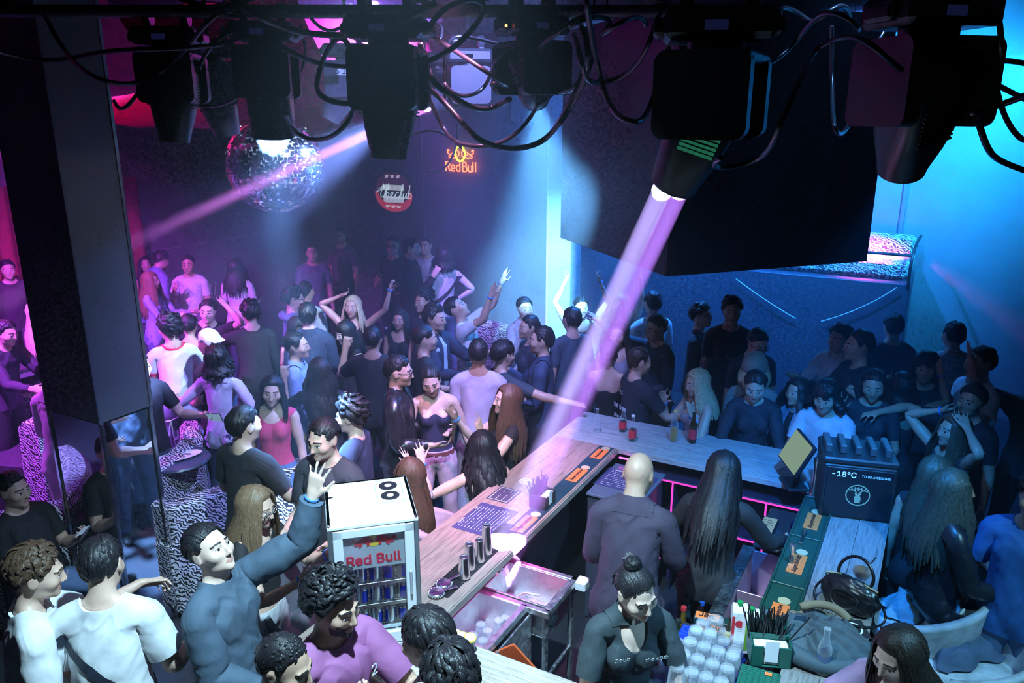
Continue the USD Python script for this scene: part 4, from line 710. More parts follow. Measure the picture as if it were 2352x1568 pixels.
for b in BULL:
    for s in (1, -1): part(t, 'bull_outline', tube(N2([(1021 + s * (x - 1021), y) for x, y in b]), .0085, 6), NE, label='orange neon outline of a bull')
a = np.linspace(0, 2 * np.pi, 33); part(t, 'sun_ring', tube(N2([(1019 + 27 * math.cos(x), 1004 + 40 * math.sin(x)) for x in a]), .013, 6), NY, label='yellow neon ring')
GL = {'R': [[(0, 0), (0, 50)], [(0, 50), (14, 50), (22, 44), (22, 32), (14, 26), (0, 26)], [(12, 26), (24, 0)]], 'e': [[(2, 18), (22, 18), (20, 28), (12, 34), (4, 30), (1, 18), (3, 6), (12, 0), (21, 5)]], 'd': [[(22, 50), (22, 0)], [(22, 26), (14, 34), (5, 30), (1, 17), (5, 4), (14, 0), (22, 8)]], 'B': [[(0, 0), (0, 50)], [(0, 50), (13, 50), (20, 45), (20, 33), (13, 27), (0, 27)], [(10, 27), (21, 24), (25, 13), (21, 3), (12, 0), (0, 0)]], 'u': [[(1, 34), (1, 8), (6, 0), (14, 0), (20, 6)], [(20, 34), (20, 0)]], 'l': [[(0, 0), (0, 52)]]}
for ch, x in zip('RedBull', (937, 966, 996, 1033, 1064, 1090, 1105)):
    for st in GL[ch]: q_ = N2([(x + .96 * p, 1100 - q) for p, q in st]); part(t, 'letter', tube(spline(q_, 18) if len(st) > 4 else q_, .009, 6), NE)
# lips sign on the left wall
lc = wall_pt(907, 440, A0 - .03)
t = thing('lips_sign', 'round sign of open red lips with white script lettering on the back wall', 'sign', lc, -BAR); k_ = sc * .37
E2 = lambda pts: [((x - 592) * k_ * 1.2, -(y - 1250) * k_) for x, y in pts]
up = spline([(p[0], p[1], 0) for p in E2([(485, 1255), (505, 1190), (540, 1150), (575, 1143), (592, 1152), (612, 1143), (650, 1160), (685, 1205), (697, 1255)])], 40)[:, :2]; lo_ = spline([(p[0], p[1], 0) for p in E2([(697, 1255), (690, 1310), (650, 1350), (592, 1362), (540, 1348), (500, 1310), (485, 1255)])], 30)[:, :2]
inn = spline([(p[0], p[1], 0) for p in E2([(500, 1258), (535, 1215), (592, 1208), (650, 1215), (685, 1258), (650, 1305), (592, 1315), (535, 1305), (500, 1258)])], 40)[:, :2]
flat = lambda m, y=0: mv(m, (0, -y, 0), [('x', 90)]); O = sg_.Polygon(np.vstack([up, lo_[1:]])).buffer(0); I = sg_.Polygon(inn).buffer(0)
part(t, 'backing', flat(prism(O, .03)), mat((.02, .012, .02), .5)); half = sg_.box(-2, 0, 2, 2); ring = O.buffer(-.006).difference(I)
part(t, 'upper_lip', flat(prism(ring.intersection(half), .02), .03), mat((.12, .02, .06), .25, emission_color=(.25, .05, .2), emission_strength=.12)); part(t, 'lower_lip', flat(prism(ring.difference(half), .02), .03), mat((.75, .04, .07), .25, emission_color=(1, .08, .12), emission_strength=.28))
for x in (560, 592, 624):
    part(t, 'highlight', flat(prism([(p[0], p[1]) for p in E2([(x - 12, 1160), (x + 10, 1156), (x + 6, 1172), (x - 8, 1176)])], .004), .05), mat((.8, .8, .85), .3, emission_color=(.9, .85, 1), emission_strength=.35)); part(t, 'highlight', flat(prism([(p[0], p[1]) for p in E2([(x - 14, 1326), (x + 12, 1326), (x + 6, 1336), (x - 10, 1338)])], .004), .05), mat((.85, .75, .78), .3, emission_color=(1, .85, .9), emission_strength=.45))
for x in (545, 565, 590, 615, 637):
    for y0, y1 in ((1214, 1240), (1278, 1308)): part(t, 'tooth', flat(prism(sg_.Polygon([(p[0], p[1]) for p in E2([(x - 11, y0), (x + 11, y0), (x + 9, y1), (x - 9, y1)])]).buffer(.006).intersection(I), .012), .03), mat((.85, .88, .9), .3, emission_color=(.8, .9, 1), emission_strength=.35))
SCR = [[(497, 1256), (512, 1246), (528, 1232), (541, 1208), (536, 1226), (526, 1252), (522, 1272), (530, 1282), (541, 1272), (550, 1250), (562, 1220), (569, 1206), (567, 1218), (556, 1246), (549, 1280), (556, 1262), (566, 1252), (570, 1260), (567, 1276), (574, 1282), (583, 1270), (593, 1258), (592, 1250), (584, 1254), (580, 1270), (587, 1282), (600, 1274), (612, 1258)], [(508, 1234), (530, 1230), (550, 1228)], [(626, 1256), (620, 1250), (611, 1258), (609, 1274), (617, 1282), (629, 1272), (640, 1246), (649, 1214), (652, 1207), (649, 1222), (640, 1258), (638, 1276), (645, 1282), (652, 1266), (655, 1252), (652, 1272), (657, 1282), (666, 1268), (671, 1252), (668, 1274), (672, 1282), (680, 1262), (688, 1226), (692, 1208), (688, 1228), (681, 1262), (680, 1280), (688, 1282), (697, 1268), (694, 1254), (686, 1258)]]
for st in SCR: q = spline([(p[0], -.06, p[1]) for p in E2(st)], 8 + 4 * len(st)); part(t, 'script_stroke', tube(q, .0075, 6), mat((.75, .85, .85), .3, emission_color=(.7, .9, 1), emission_strength=.5))
for k in range(14): part(t, 'dot', mv(vf(trimesh.creation.icosphere(1, .008)), (E2([(490 + 6 * (k % 3), 1265 + 7 * k)])[0][0], -.04, E2([(490, 1265 + 6 * k)])[0][1])), mat((.6, .6, .65), .4))
# ---------------------------------------------------------------- the bar
WOOD = mat((.30, .22, .19), .38, kind='wood'); EDGE = mat((.36, .3, .27), .4, kind='wood'); PANEL = mat((.035, .035, .045), .4); ZT = 1.1
def bsolo(name, m, mt, lab, cat, group=None, kind=None, smooth=35): return solo(name, barm(m), mt, lab, cat, group, kind, smooth)
def planks(parent, lo, hi, m, n, along=1):
    for k in range(n):
        l, h = list(lo), list(hi); w = (hi[1 - along] - lo[1 - along]) / n; l[1 - along] = lo[1 - along] + k * w + .0008; h[1 - along] = lo[1 - along] + (k + 1) * w - .0008
        part(parent, 'plank', barm(box(l, h, .0015)), m)
# counters: left (away along a), back, right, front
lc_ = thing('bar_counter', 'long wood topped bar counter with drink menus left of the bartenders', 'bar counter'); planks(lc_, (-2.45, 2.3, 1.06), (-1.93, 5.12, ZT), WOOD, 4); part(lc_, 'edge_band', barm(box((-1.93, 2.67, 1.05), (-1.922, 5.12, 1.098))), EDGE); part(lc_, 'front_panel', barm(box((-2.36, 2.3, .0), (-2.31, 5.6, 1.06))), PANEL); part(lc_, 'kick_panel', barm(box((-2.13, 2.7, .0), (-2.09, 5.1, .82))), PANEL)
bc = thing('bar_counter', 'grey topped back bar counter with bottles at its far left end', 'bar counter'); GREY = mat((.34, .36, .38), .42, kind='woodb'); planks(bc, (-2.45, 5.12, 1.06), (-.06, 5.7, ZT), GREY, 4, 0); part(bc, 'front_panel', barm(box((-2.3, 5.6, 0), (-.1, 5.65, 1.06))), PANEL)
rc = thing('bar_counter', 'right bar counter of grey wood under the handbag and jackets', 'bar counter'); GW = mat((.24, .225, .22), .42, kind='wood'); planks(rc, (-.38, 2.0, 1.06), (-.055, 5.12, ZT), GW, 2); part(rc, 'rear_panel', barm(box((-.2, 2.0, 0), (-.15, 5.6, 1.06))), PANEL); part(rc, 'inner_panel', barm(box((-.42, 2.0, 0), (-.39, 5.1, 1.06))), PANEL)
fc = thing('bar_counter', 'pale wood front counter with shot glasses at the bottom edge', 'bar counter'); FW = mat((.50, .43, .36), .4, kind='woodb'); planks(fc, (-1.93, 2.3, 1.06), (-1.02, 2.67, ZT), FW, 4, 0); part(fc, 'edge_band', barm(box((-1.93, 2.67, 1.055), (-1.02, 2.676, 1.098))), EDGE); part(fc, 'panel', barm(box((-1.93, 2.55, 0), (-1.05, 2.6, 1.06))), PANEL)
# pink shelf grid under the back counter, seen from inside the bar
PINK = glow((1, .06, .62), 1.3); gr = thing('shelf_grid', 'dark bottle shelf grid with pink lit edges under the back counter', 'shelf'); DK = mat((.03, .02, .045), .3)
part(gr, 'back_panel', barm(box((-1.7, 5.36, .1), (-.6, 5.38, 1.05))), DK)
for k, z in enumerate((.30, .62, .94)): part(gr, 'shelf', barm(box((-1.7, 5.1, z - .012), (-.6, 5.36, z + .012))), DK); part(gr, 'led_edge', barm(box((-1.7, 5.088, z - .006), (-.6, 5.1, z + .006))), PINK, label='pink lit shelf edge')
for b in np.arange(-1.7, -.5, .22): part(gr, 'divider', barm(box((b - .01, 5.1, .1), (b + .01, 5.36, .94))), DK); part(gr, 'led_edge', barm(box((b - .006, 5.088, .3), (b + .006, 5.1, .94))), PINK)
bsolo('led_strip', box((-1.975, 2.7, 1.03), (-1.955, 4.2, 1.045)), glow((1, .07, .75), 9), 'magenta led strip under the inner lip of the left counter', 'led strip'); bsolo('led_strip', box((-1.9, 5.09, 1.035), (-1.7, 5.1, 1.05)), glow((1, .06, .6), 6), 'short pink led strip under the back counter end', 'led strip'); bsolo('led_strip', box((-.62, 4.7, .9), (-.6, 5.05, .915)), glow((1, .05, .6), 8), 'pink led strip behind the cash register', 'led strip')
# under-counter cabinet with menus on it near the bald man
cb_ = thing('bar_cabinet', 'low dark cabinet with a printed drinks sheet left of the bald bartender', 'cabinet'); part(cb_, 'body', barm(box((-1.92, 4.55, .0), (-1.55, 5.08, .98), .01)), mat((.05, .055, .08), .25)); part(cb_, 'top', barm(box((-1.92, 4.53, .98), (-1.53, 5.08, 1.0), .004)), mat((.09, .12, .18), .25))
# steel sink unit
sk_ = thing('sink_unit', 'stainless steel double sink stand inside the bar under the left counter', 'sink'); b0, b1, bm, a0, am, a1, zt, w = -2.08, -1.6, -1.75, 2.86, 3.32, 3.7, .9, .035
def basin(b0, b1, a0, a1, dz, nm):
    for lo, hi in (((b0, a0), (b1, a0 + .012)), ((b0, a1 - .012), (b1, a1)), ((b0, a0), (b0 + .012, a1)), ((b1 - .012, a0), (b1, a1))): part(sk_, 'basin_wall', barm(box((*lo, zt - dz), (*hi, zt), .002)), STEEL)
    part(sk_, 'basin_floor', barm(box((b0, a0, zt - dz - .01), (b1, a1, zt - dz), .002)), STEEL)
basin(b0 + w, b1 - w, am + w, a1 - w, .2, 'a'); basin(b0 + w, bm - w * .3, a0 + w, am - w * .3, .17, 'b')
for lo, hi in (((b0, a1 - w), (b1, a1)), ((b0, am - w / 2), (b1, am + w / 2)), ((b0, a0), (bm, a0 + w)), ((b0, a0), (b0 + w, a1)), ((b1 - w, am), (b1, a1)), ((bm - w / 2, a0), (bm + w / 2, am))): part(sk_, 'rim', barm(box((*lo, zt - .035), (*hi, zt + .004), .004)), STEEL)
for b, a in ((b1 - .03, am + .01), (b1 - .03, a1 - .03), (b0 + .03, a0 + .03), (b0 + .03, a1 - .03), (b1 - .03, a0 + .05)): part(sk_, 'leg', barm(tube([(b, a, 0), (b, a, zt - .03)], .017, 10)), STEEL)
part(sk_, 'lower_rail', barm(tube([(b1 - .03, a0 + .05, .45), (b1 - .03, a1 - .03, .45)], .012, 8)), STEEL); part(sk_, 'side_panel', barm(box((bm + .03, a0 + .06, .35), (bm + .04, am, .86), .002)), STEEL); part(sk_, 'end_block', barm(box((b1 - .01, 3.66, .84), (b1 + .06, 3.74, .9), .008)), mat((.8, .8, .82), .5))
part(sk_, 'tap', barm(join(tube(spline([(-2.03, 3.55, .9), (-2.03, 3.55, 1.02), (-1.97, 3.54, 1.035), (-1.9, 3.53, 1.02)], 14), .011, 10), tube([(-2.04, 3.5, .9), (-2.04, 3.5, .96)], .014, 10), tube([(-2.04, 3.5, .955), (-1.98, 3.5, .965)], .006, 8))), CHROME)
part(sk_, 'hose', barm(tube(spline([(-1.95, 3.45, .72), (-1.86, 3.5, .83), (-1.8, 3.48, .86), (-1.76, 3.52, .84)], 16), .006, 7)), mat((.6, .6, .62), .3))
pk = barm(mv(sheet(lambda u, v: np.stack([-.13 + .26 * u, -.09 + .18 * v, .012 * np.sin(u * 9) * np.sin(v * 7 + 1) + .03 * u], -1), 16, 12, .006), (-1.78, 3.45, .735))); solo('bar_towel', pk, mat((.75, .16, .28), .7, kind='cloth'), 'crumpled pink towel lying in the far sink basin', 'towel'); bsolo('scrub_pad', box((-1.7, 3.4, .735), (-1.62, 3.5, .77), .01), mat((.03, .03, .035), .7), 'black scrub pad beside the pink towel in the sink', 'sponge')
bsolo('cutting_board', mv(box((0, 0, 0), (.30, .012, .24), .004), (-1.72, 3.02, .56), [('x', 14), ('y', -38)]), mat((.85, .14, .04), .45), 'orange red cutting board leaning below the sink rim', 'cutting board'); bsolo('drain_scoop', mv(tube([(0, 0, 0), (.0, .2, .06)], .025, 12), (-1.72, 3.0, .6)), mat((.02, .02, .025), .4), 'black rounded scoop leaning by the orange cutting board', 'scoop')
bsolo('water_bottle', mv(lathe([(.0, 0), (.04, 0), (.042, .01), (.042, .2), (.02, .26), (.02, .285), (0, .285)], 18), (-1.62, 2.95, .1)), mat((.05, .06, .08), .3), 'dark bottle standing on the floor below the sink', 'bottle')
# glasses
def glass_thing(name, lab, prof, loc, cat, group=None, liquid=None, gm=None):
    t = thing(name, lab, cat, loc, group=group); part(t, 'bowl', lathe(prof, 20), gm or GLASS, 40)
    if liquid: part(t, 'drink', lathe(liquid[0], 18), liquid[1])
    return t
GLASS = mat((.75, .8, .86), 0, kind='thin')
def tumbler(r0, r1, h, th=.0022, base=.012): return [(0, 0), (r0 - .003, 0), (r0, .003), (r1, h - .001), (r1 - th / 2, h), (r1 - th, h - .001), (r0 - th, base), (0, base)]
SB = zt - .17; sg0 = None
for b, a in ((-1.94, 3.16), (-1.87, 3.24), (-1.88, 3.13), (-1.93, 3.06), (-1.86, 3.05), (-1.93, 2.97), (-1.85, 3.33 - .05)):
    p = bar(b, a, SB); lab = 'small washed glass standing upside down in the near sink basin'
    if sg0 is None: sg0 = glass_thing('bar_glass', lab, [(0, .085), (.026, .085), (.028, .08), (.034, .004), (.033, 0), (.031, .004), (.025, .078), (0, .078)], p, 'glass', 'washed glasses in the near sink')
    else: copy(sg0, None, p)
# shots with lime
LIME = mat((.95, .75, .06), .4); LW = mat((.95, .9, .55), .4); COLA = mat((.018, .008, .01), .15); SH_ = tumbler(.02, .026, .075, .002, .016)
for k, (px, py) in enumerate(((1046, 1486), (1062, 1494), (1080, 1498))):
    p = atz(px, py, ZT); lab = ['leftmost dark shot with a yellow citrus slice on the front counter', 'middle dark shot with a citrus slice on the front counter', 'rightmost dark shot with a citrus slice on the front counter'][k]
    t = glass_thing('shot_glass', lab, SH_, p, 'shot glass', 'dark shots topped with citrus', ([(0, .018), (.0185, .018), (.0225, .062), (0, .062)], COLA)); s_ = part(t, 'citrus_slice', mv(lathe([(0, 0), (.029, 0), (.029, .007), (0, .007)], 26), (0, 0, .077), [('x', 10 * (k - 1)), ('y', 8)]), LIME); part(s_, 'flesh', mv(lathe([(0, 0), (.024, 0), (.024, .0085), (0, .0085)], 26), (0, 0, .077), [('x', 10 * (k - 1)), ('y', 8)]), LW)
p = atz(995, 1420, ZT); t = thing('drinking_glass', 'pale tall glass behind the bowl haired man on the front counter', 'glass', bar(-1.9, 2.58, ZT)); part(t, 'bowl', lathe(tumbler(.03, .036, .11), 20), GLASS, 40)
# rubber mats with shakers and strainers on the left counter
bm_ = thing('bar_mat', 'black rubber drip mat carrying the steel shakers', 'bar mat'); part(bm_, 'sheet', barm(box((-2.12, 2.92, ZT), (-1.99, 3.74, ZT + .006), .003)), RUBBER); nub = [box((-2.112 + .0165 * i, 2.935 + .0165 * j, ZT + .006), (-2.102 + .0165 * i, 2.945 + .0165 * j, ZT + .011), .0012) for i in range(7) for j in range(48)]; part(bm_, 'nubs', barm(join(*nub)), RUBBER, False, kind='stuff')
def shaker(px, py, r, h, lab):
    t = thing('cocktail_shaker', lab, 'shaker', atz(px, py, ZT + .011)); part(t, 'tin', lathe([(0, h), (r * .68, h), (r * .72, h - .004), (r * .8, h * .62), (r * .97, .012), (r * 1.02, .004), (r * 1.02, 0), (r * .96, 0), (r * .92, .01), (0, .02)], 32), CHROME, 40); part(t, 'base_ring', lathe([(r * .66, h - .001), (r * .7, h + .002), (r * .6, h + .004), (r * .55, h - .001)], 32), CHROME)
shaker(1066, 1324, .034, .12, 'shortest steel shaker tin nearest the strainers'); shaker(1079, 1303, .034, .145, 'second steel shaker tin along the mat'); shaker(1101, 1287, .03, .13, 'third slim steel shaker tin along the mat'); shaker(1118, 1268, .034, .17, 'tallest steel shaker tin next to the bright spot')
for k, (px, py) in enumerate(((1003, 1363), (1020, 1342))):
    p = atz(px, py, ZT + .012); t = thing('cocktail_strainer', ['steel strainer with round perforated plate nearest the mat end', 'steel strainer lying beside the shortest shaker'][k], 'strainer', p, 28 + 20 * k); part(t, 'plate', lathe([(0, .004), (.036, .004), (.04, .01), (.036, .014), (0, .012)], 28), CHROME); part(t, 'handle', box((.035, -.009, .006), (.12, .009, .011), .002), CHROME); part(t, 'spring', tube([(.043 * math.cos(x), .043 * math.sin(x), .006 + .004 * math.sin(x * 18)) for x in np.linspace(.5, 5.8, 90)], .003, 5), STEEL); part(t, 'ear', box((-.02, .035, .006), (.02, .05, .01), .002), CHROME)
# printed matter
PAPER, INK = mat((.05, .05, .14), .5), mat((.75, .75, .85), .6); ORG = mat((.85, .2, .05), .5); GOLD = mat((.5, .42, .25), .45)
def card(name, lab, cat, a, b, da, db, rz=0, z=ZT, bg=PAPER, frame=False, lines=0, words=None, ink=INK, th=.002, wh=.02, group=None):
    """A flat printed card lying on the bar; local x runs along the bar."""
    t = thing(name, lab, cat, bar(b, a, z), 90 - BAR + rz, group); part(t, 'sheet', box((-da / 2, -db / 2, 0), (da / 2, db / 2, th), .0005), bg, False); zz = th + .0002
    if frame: g = sg_.box(-da * .44, -db * .42, da * .44, db * .42); part(t, 'border', prism(g.difference(g.buffer(-.0035)), .0006, zz), ink, False)
    rng = np.random.default_rng(int(a * 100)); L = []
    for k in range(lines):
        y = db * .40 - k * db * .8 / max(1, lines - 1); x = -da * .4
        while x < da * .38:
            w_ = rng.uniform(.008, .03); L.append(vf(trimesh.creation.box(bounds=[(x, y - .0016, zz), (min(x + w_, da * .42), y + .0016, zz + .0006)]))); x += w_ + rng.uniform(.005, .012) * (1 if rng.random() < .8 else 4)
    if L: part(t, 'print', join(*L), ink, False, kind='stuff')
    for wd, x, y, h, r in words or []: part(t, 'lettering', mv(text(wd, h, .0008, True), (x, y, zz), [('z', r)]), ink, False)
    return t
card('drinks_menu', 'dark printed drinks menu lying left of the light spot', 'menu', 3.72, -2.24, .36, .27, z=ZT + .001, lines=11, words=[('COCKTAILS', -.08, .125, .009, 0), ('WINE', .1, .125, .009, 0)]); card('drinks_menu', 'framed notice card printed on the left counter past the menu', 'menu', 4.06, -2.3, .2, .16, bg=mat((.06, .05, .1), .5), frame=True, lines=4)
card('drinks_menu', 'dark menu sheet lying on the low cabinet by the bald man', 'menu', 4.83, -1.74, .38, .3, rz=-90, z=1.001, lines=10, words=[('MENU', -.1, .13, .012, 0)])
def zmark(a, b, r, lab, rz=0, bgc=None):
    t = thing('table_mark', lab, 'sign', bar(b, a, ZT + .0005), 90 - BAR + rz); W_ = mat((.85, .87, .9), .5)
    if bgc: part(t, 'sheet', box((-r * 1.35, -r * 1.35, 0), (r * 1.35, r * 1.35, .001), .0003), bgc, False)
    c_ = sg_.Point(0, 0).buffer(r, 24); part(t, 'ring', prism(c_.difference(sg_.Point(0, 0).buffer(r * .82, 24)), .001, .0012), W_, False); part(t, 'slash', prism(sg_.LineString([(-r * .62, r * .55), (r * .62, -r * .55)]).buffer(r * .09, cap_style=2), .001, .0012), W_, False)
    part(t, 'bar', prism(sg_.LineString([(-r * .45, -r * .3), (-r * .05, 0), (r * .1, r * .45), (r * .42, r * .2)]).buffer(r * .1), .001, .0012), W_, False)
zmark(4.3, -2.27, .04, 'round white no smoking mark on the left counter near the straws'); zmark(3.66, -.135, .052, 'round white crossed out mark on black by the jackets', 25, mat((.03, .03, .035), .5))
# service mats of green rubber with orange name plates along both counters
GRN, GRN2 = mat((.012, .06, .045), .4), mat((.008, .035, .03), .5)
def rail(a0, a1, b0, b1, lab, plates, bg=GRN, th=.012, lip=True):
    t = thing('bar_rail_mat', lab, 'bar mat'); part(t, 'mat', barm(box((b0, a0, ZT + .001), (b1, a1, ZT + .004), .001)), bg)
    if lip:
        for lo, hi in (((b0, a0), (b0 + .012, a1)), ((b1 - .012, a0), (b1, a1))): part(t, 'lip', barm(box((*lo, ZT + .001), (*hi, ZT + .02), .003)), GRN)
        for a in np.linspace(a0, a1, max(2, int(round((a1 - a0) / .5)) + 1)): part(t, 'divider', barm(box((b0, a - .005, ZT + .001), (b1, a + .005, ZT + .017), .002)), GRN)
    for a, b, wd, s in plates:
        p = part(t, 'name_plate', barm(mv(box((-.042, -.105 * s, 0), (.042, .105 * s, .004), .001), (b, a, ZT + .004))), ORG, False, 'orange plate with black lettering'); part(p, 'lettering', barm(mv(mv(text(wd, .0225, .001, True), (0, 0, 0), [('z', 90)], 1), (b, a, ZT + .0085)) if s >= 1 else mv(mv(text(wd, .0175, .001, True), rot=[('z', 90)]), (b, a, ZT + .0085))), BLACK, False)
        part(t, 'emblem', barm(mv(lathe([(0, 0), (.032, 0), (.032, .003), (0, .003)], 24), (b + .005, a + .14 * s, ZT + .004))), GOLD)
NAME = 'Jägermeister'
def rail_name(h): return NAME
rail(3.32, 4.98, -.565, -.38, 'long green rubber service rail on the right counter', [(3.59, -.47, NAME, 1), (4.12, -.47, NAME, 1), (4.66, -.47, NAME, 1)]); rail(3.62, 5.1, -2.06, -1.945, 'dark rail mat with orange plates on the left counter edge', [(3.78, -2.0, NAME, 1), (4.55, -2.0, NAME, 1), (4.95, -2.0, NAME, .8)], mat((.02, .05, .07), .4), lip=False)
# straw and napkin caddies
def caddy(loc, rz, lab, m, scale=1.0, straws=60, nap=True, seed=1):
    t = thing('bar_caddy', lab, 'caddy', loc, rz, scale=scale); b = lambda lo, hi: box(lo, hi, .003)
    part(t, 'base', b((-.09, -.075, 0), (.09, .075, .008)), m)
    for lo, hi in (((-.09, -.075, 0), (-.083, .075, .12)), ((.083, -.075, 0), (.09, .075, .12)), ((-.09, .068, 0), (.09, .075, .16)), ((-.09, -.005, 0), (.09, .002, .13)), ((-.09, -.075, 0), (-.035, -.068, .11)), ((.035, -.075, 0), (.09, -.068, .11))): part(t, 'panel', b(lo, hi), m)
    if nap: [part(t, 'napkin', b((-.075, -.066, .01 + .012 * k), (.075, -.008, .02 + .012 * k)), mat((.8, .8, .82), .8)) for k in range(8)]; part(t, 'napkin', mv(box((-.03, -.004, 0), (.03, 0, .11), .001), (0, -.072, .03)), mat((.8, .8, .82), .8))
    g = np.random.default_rng(seed)
    for k in range(straws):
        x, y = g.uniform(-.075, .075), g.uniform(.01, .06); part(t, 'straw', tube([(x, y, .012), (x + g.normal(0, .035), y + g.normal(0, .03), .012 + .21 * g.uniform(.92, 1.05))], .0032, 6), RUBBER, True)
    return t
caddy(bar(-.45, 3.25, ZT), -8, 'green napkin and straw caddy on the right counter', mat((.01, .1, .075), .35), .98, 70); caddy(bar(-2.02, 4.06, ZT), 62, 'black straw caddy on the left counter under the violet beam', mat((.03, .03, .035), .35), .8, 45, True, 2)
dm = thing('drip_mat', 'green studded drip mat in front of the napkin caddy', 'bar mat', bar(-.45, 3.02, ZT), -BAR + 3); part(dm, 'sheet', box((-.085, -.13, 0), (.085, .13, .006), .002), mat((.01, .12, .08), .4)); part(dm, 'nubs', join(*[box((-.078 + .0125 * i, -.122 + .0125 * j, .006), (-.071 + .0125 * i, -.115 + .0125 * j, .01), .001) for i in range(13) for j in range(20)]), mat((.01, .12, .08), .4), False, kind='stuff'); part(dm, 'plate', box((.02, .09, .008), (.05, .11, .013), .001), ORG)
# the fridge
def ring_logo(t, y, s, red, yel, off=(0, 0)):
    """Two charging bulls before a sun, flat on the plane y."""
    bull = [(-1.0, .02), (-.98, .2), (-.86, .24), (-.8, .12), (-.6, .2), (-.42, .34), (-.2, .3), (-.08, .2), (-.02, .06), (-.1, 0), (-.2, .04), (-.22, -.12), (-.3, -.14), (-.32, .0), (-.5, .02), (-.58, -.16), (-.68, -.18), (-.62, .0), (-.76, -.1), (-.88, -.08), (-.78, .04), (-.92, .1)]
    for sx in (1, -1):
        pg = sg_.Polygon([(sx * x * s + off[0], z * s + off[1]) for x, z in bull]).buffer(.02 * s).buffer(-.01 * s); part(t, 'bull_emblem', mv(prism(pg, .001), (0, y, 0), [('x', 90)]), red, False, 'red bull silhouette')
    part(t, 'sun_disc', mv(prism(sg_.Point(off[0], off[1] + .1 * s).buffer(.3 * s), .001), (0, y + .0012, 0), [('x', 90)]), yel, False)
FR = atz(972, 1484, ZT)
fw, fd, fh = .40, .44, .675; ang = 14.5; ux_ = np.array([math.cos(math.radians(ang)), math.sin(math.radians(ang)), 0]); uy_ = np.array([-ux_[1], ux_[0], 0]); c_ = FR - ux_ * fw / 2 + uy_ * fd / 2
fr = thing('display_fridge', 'white glass door drinks fridge standing on the bar corner', 'fridge', c_, ang); WHT = mat((.66, .68, .72), .35); GRY = mat((.32, .34, .37), .35)
for lo, hi in (((-.2, -.2, .03), (-.18, .22, fh)), ((.18, -.2, .03), (.2, .22, fh)), ((-.2, .2, .03), (.2, .22, fh)), ((-.2, -.2, .0), (.2, .22, .05))): part(fr, 'body_panel', box(lo, hi, .004), WHT)
tp_ = part(fr, 'top_panel', box((-.2, -.22, fh - .018), (.2, .22, fh), .004), mat((.8, .82, .86), .32))
for y0 in (.02, .125):
    g = [lathe([(.045 * q - .0035, fh + .001), (.045 * q + .0035, fh + .001), (.045 * q + .0035, fh + .0025), (.045 * q - .0035, fh + .0025)], 28) for q in (.45, .6, .75, .9)]; part(tp_, 'fan_grille', mv(join(*g, *[box((.018 * math.cos(a) * 1 - .0015, .018 * math.sin(a) - .0015, fh + .0005), (.018 * math.cos(a) + .0015, .018 * math.sin(a) + .0015, fh + .002), 0) for a in np.linspace(0, 6.28, 9)]), (.1, y0, 0)), BLACK, False)
    part(tp_, 'fan_hub', mv(lathe([(0, fh), (.017, fh), (.017, fh + .0035), (0, fh + .0035)], 20), (.1, y0, 0)), mat((.75, .77, .8), .35))
part(tp_, 'grille_frame', prism(sg_.box(.045, -.035, .155, .18).buffer(.01).difference(sg_.box(.047, -.033, .153, .178).buffer(.009)), .001, fh + .0002), GRY, False)
for x, y in ((-.19, -.21), (.19, -.21), (-.19, .21), (.19, .21)): part(fr, 'corner_bolt', lathe([(0, fh), (.007, fh), (.007, fh + .006), (0, fh + .008)], 12) if False else mv(lathe([(0, 0), (.008, 0), (.008, .006), (0, .007)], 12), (x, y, fh)), CHROME)
for x in (-.2, .18): part(fr, 'edge_rail', box((x, -.222, .02), (x + .02, -.2, fh - .01), .003), mat((.2, .22, .25), .3, .6))
dr = part(fr, 'door', join(box((-.178, -.225, .05), (-.135, -.2, fh - .02), .003), box((.135, -.225, .05), (.178, -.2, fh - .02), .003), box((-.178, -.225, .05), (.178, -.2, .11), .003), box((-.178, -.225, fh - .06), (.178, -.2, fh - .02), .003)), WHT); part(dr, 'pane', box((-.136, -.216, .108), (.136, -.212, fh - .058), 0), PANE, False); part(dr, 'handle', box((.15, -.24, .3), (.162, -.222, .42), .003), GRY)
part(fr, 'lower_panel', box((-.2, -.228, .0), (.2, -.2, .048), .004), mat((.4, .42, .46), .35)); hd_ = part(fr, 'header_sign', box((-.135, -.205, .445), (.135, -.2, .625), .001), mat((.55, .57, .6), .25, .3))
RD, YL = mat((.72, .02, .05), .4), mat((.9, .55, .05), .4); ring_logo(fr, -.2065, .1, RD, YL, (.0, .572)); part(fr, 'lettering', mv(text('Red Bull', .046, .002, True), (-.004, -.2055, .49), [('x', 90)], (1.0, 1, 1)), RD, False)
for k, z in enumerate((.115, .235, .345)): part(fr, 'shelf', join(*[box((-.17, y, z), (.17, y + .004, z + .004), 0) for y in np.linspace(-.19, .15, 12)], box((-.172, -.196, z - .002), (.172, -.19, z + .016), .001), *[box((x, -.19, z - .003), (x + .004, .15, z), 0) for x in (-.17, 0, .168)]), mat((.6, .62, .65), .25, 1), False)
part(fr, 'inner_lamp', box((-.12, -.16, fh - .03), (.12, -.14, fh - .02), .002), glow((.75, .85, 1), 14))  # out of view above the cans, placed to light the fridge inside
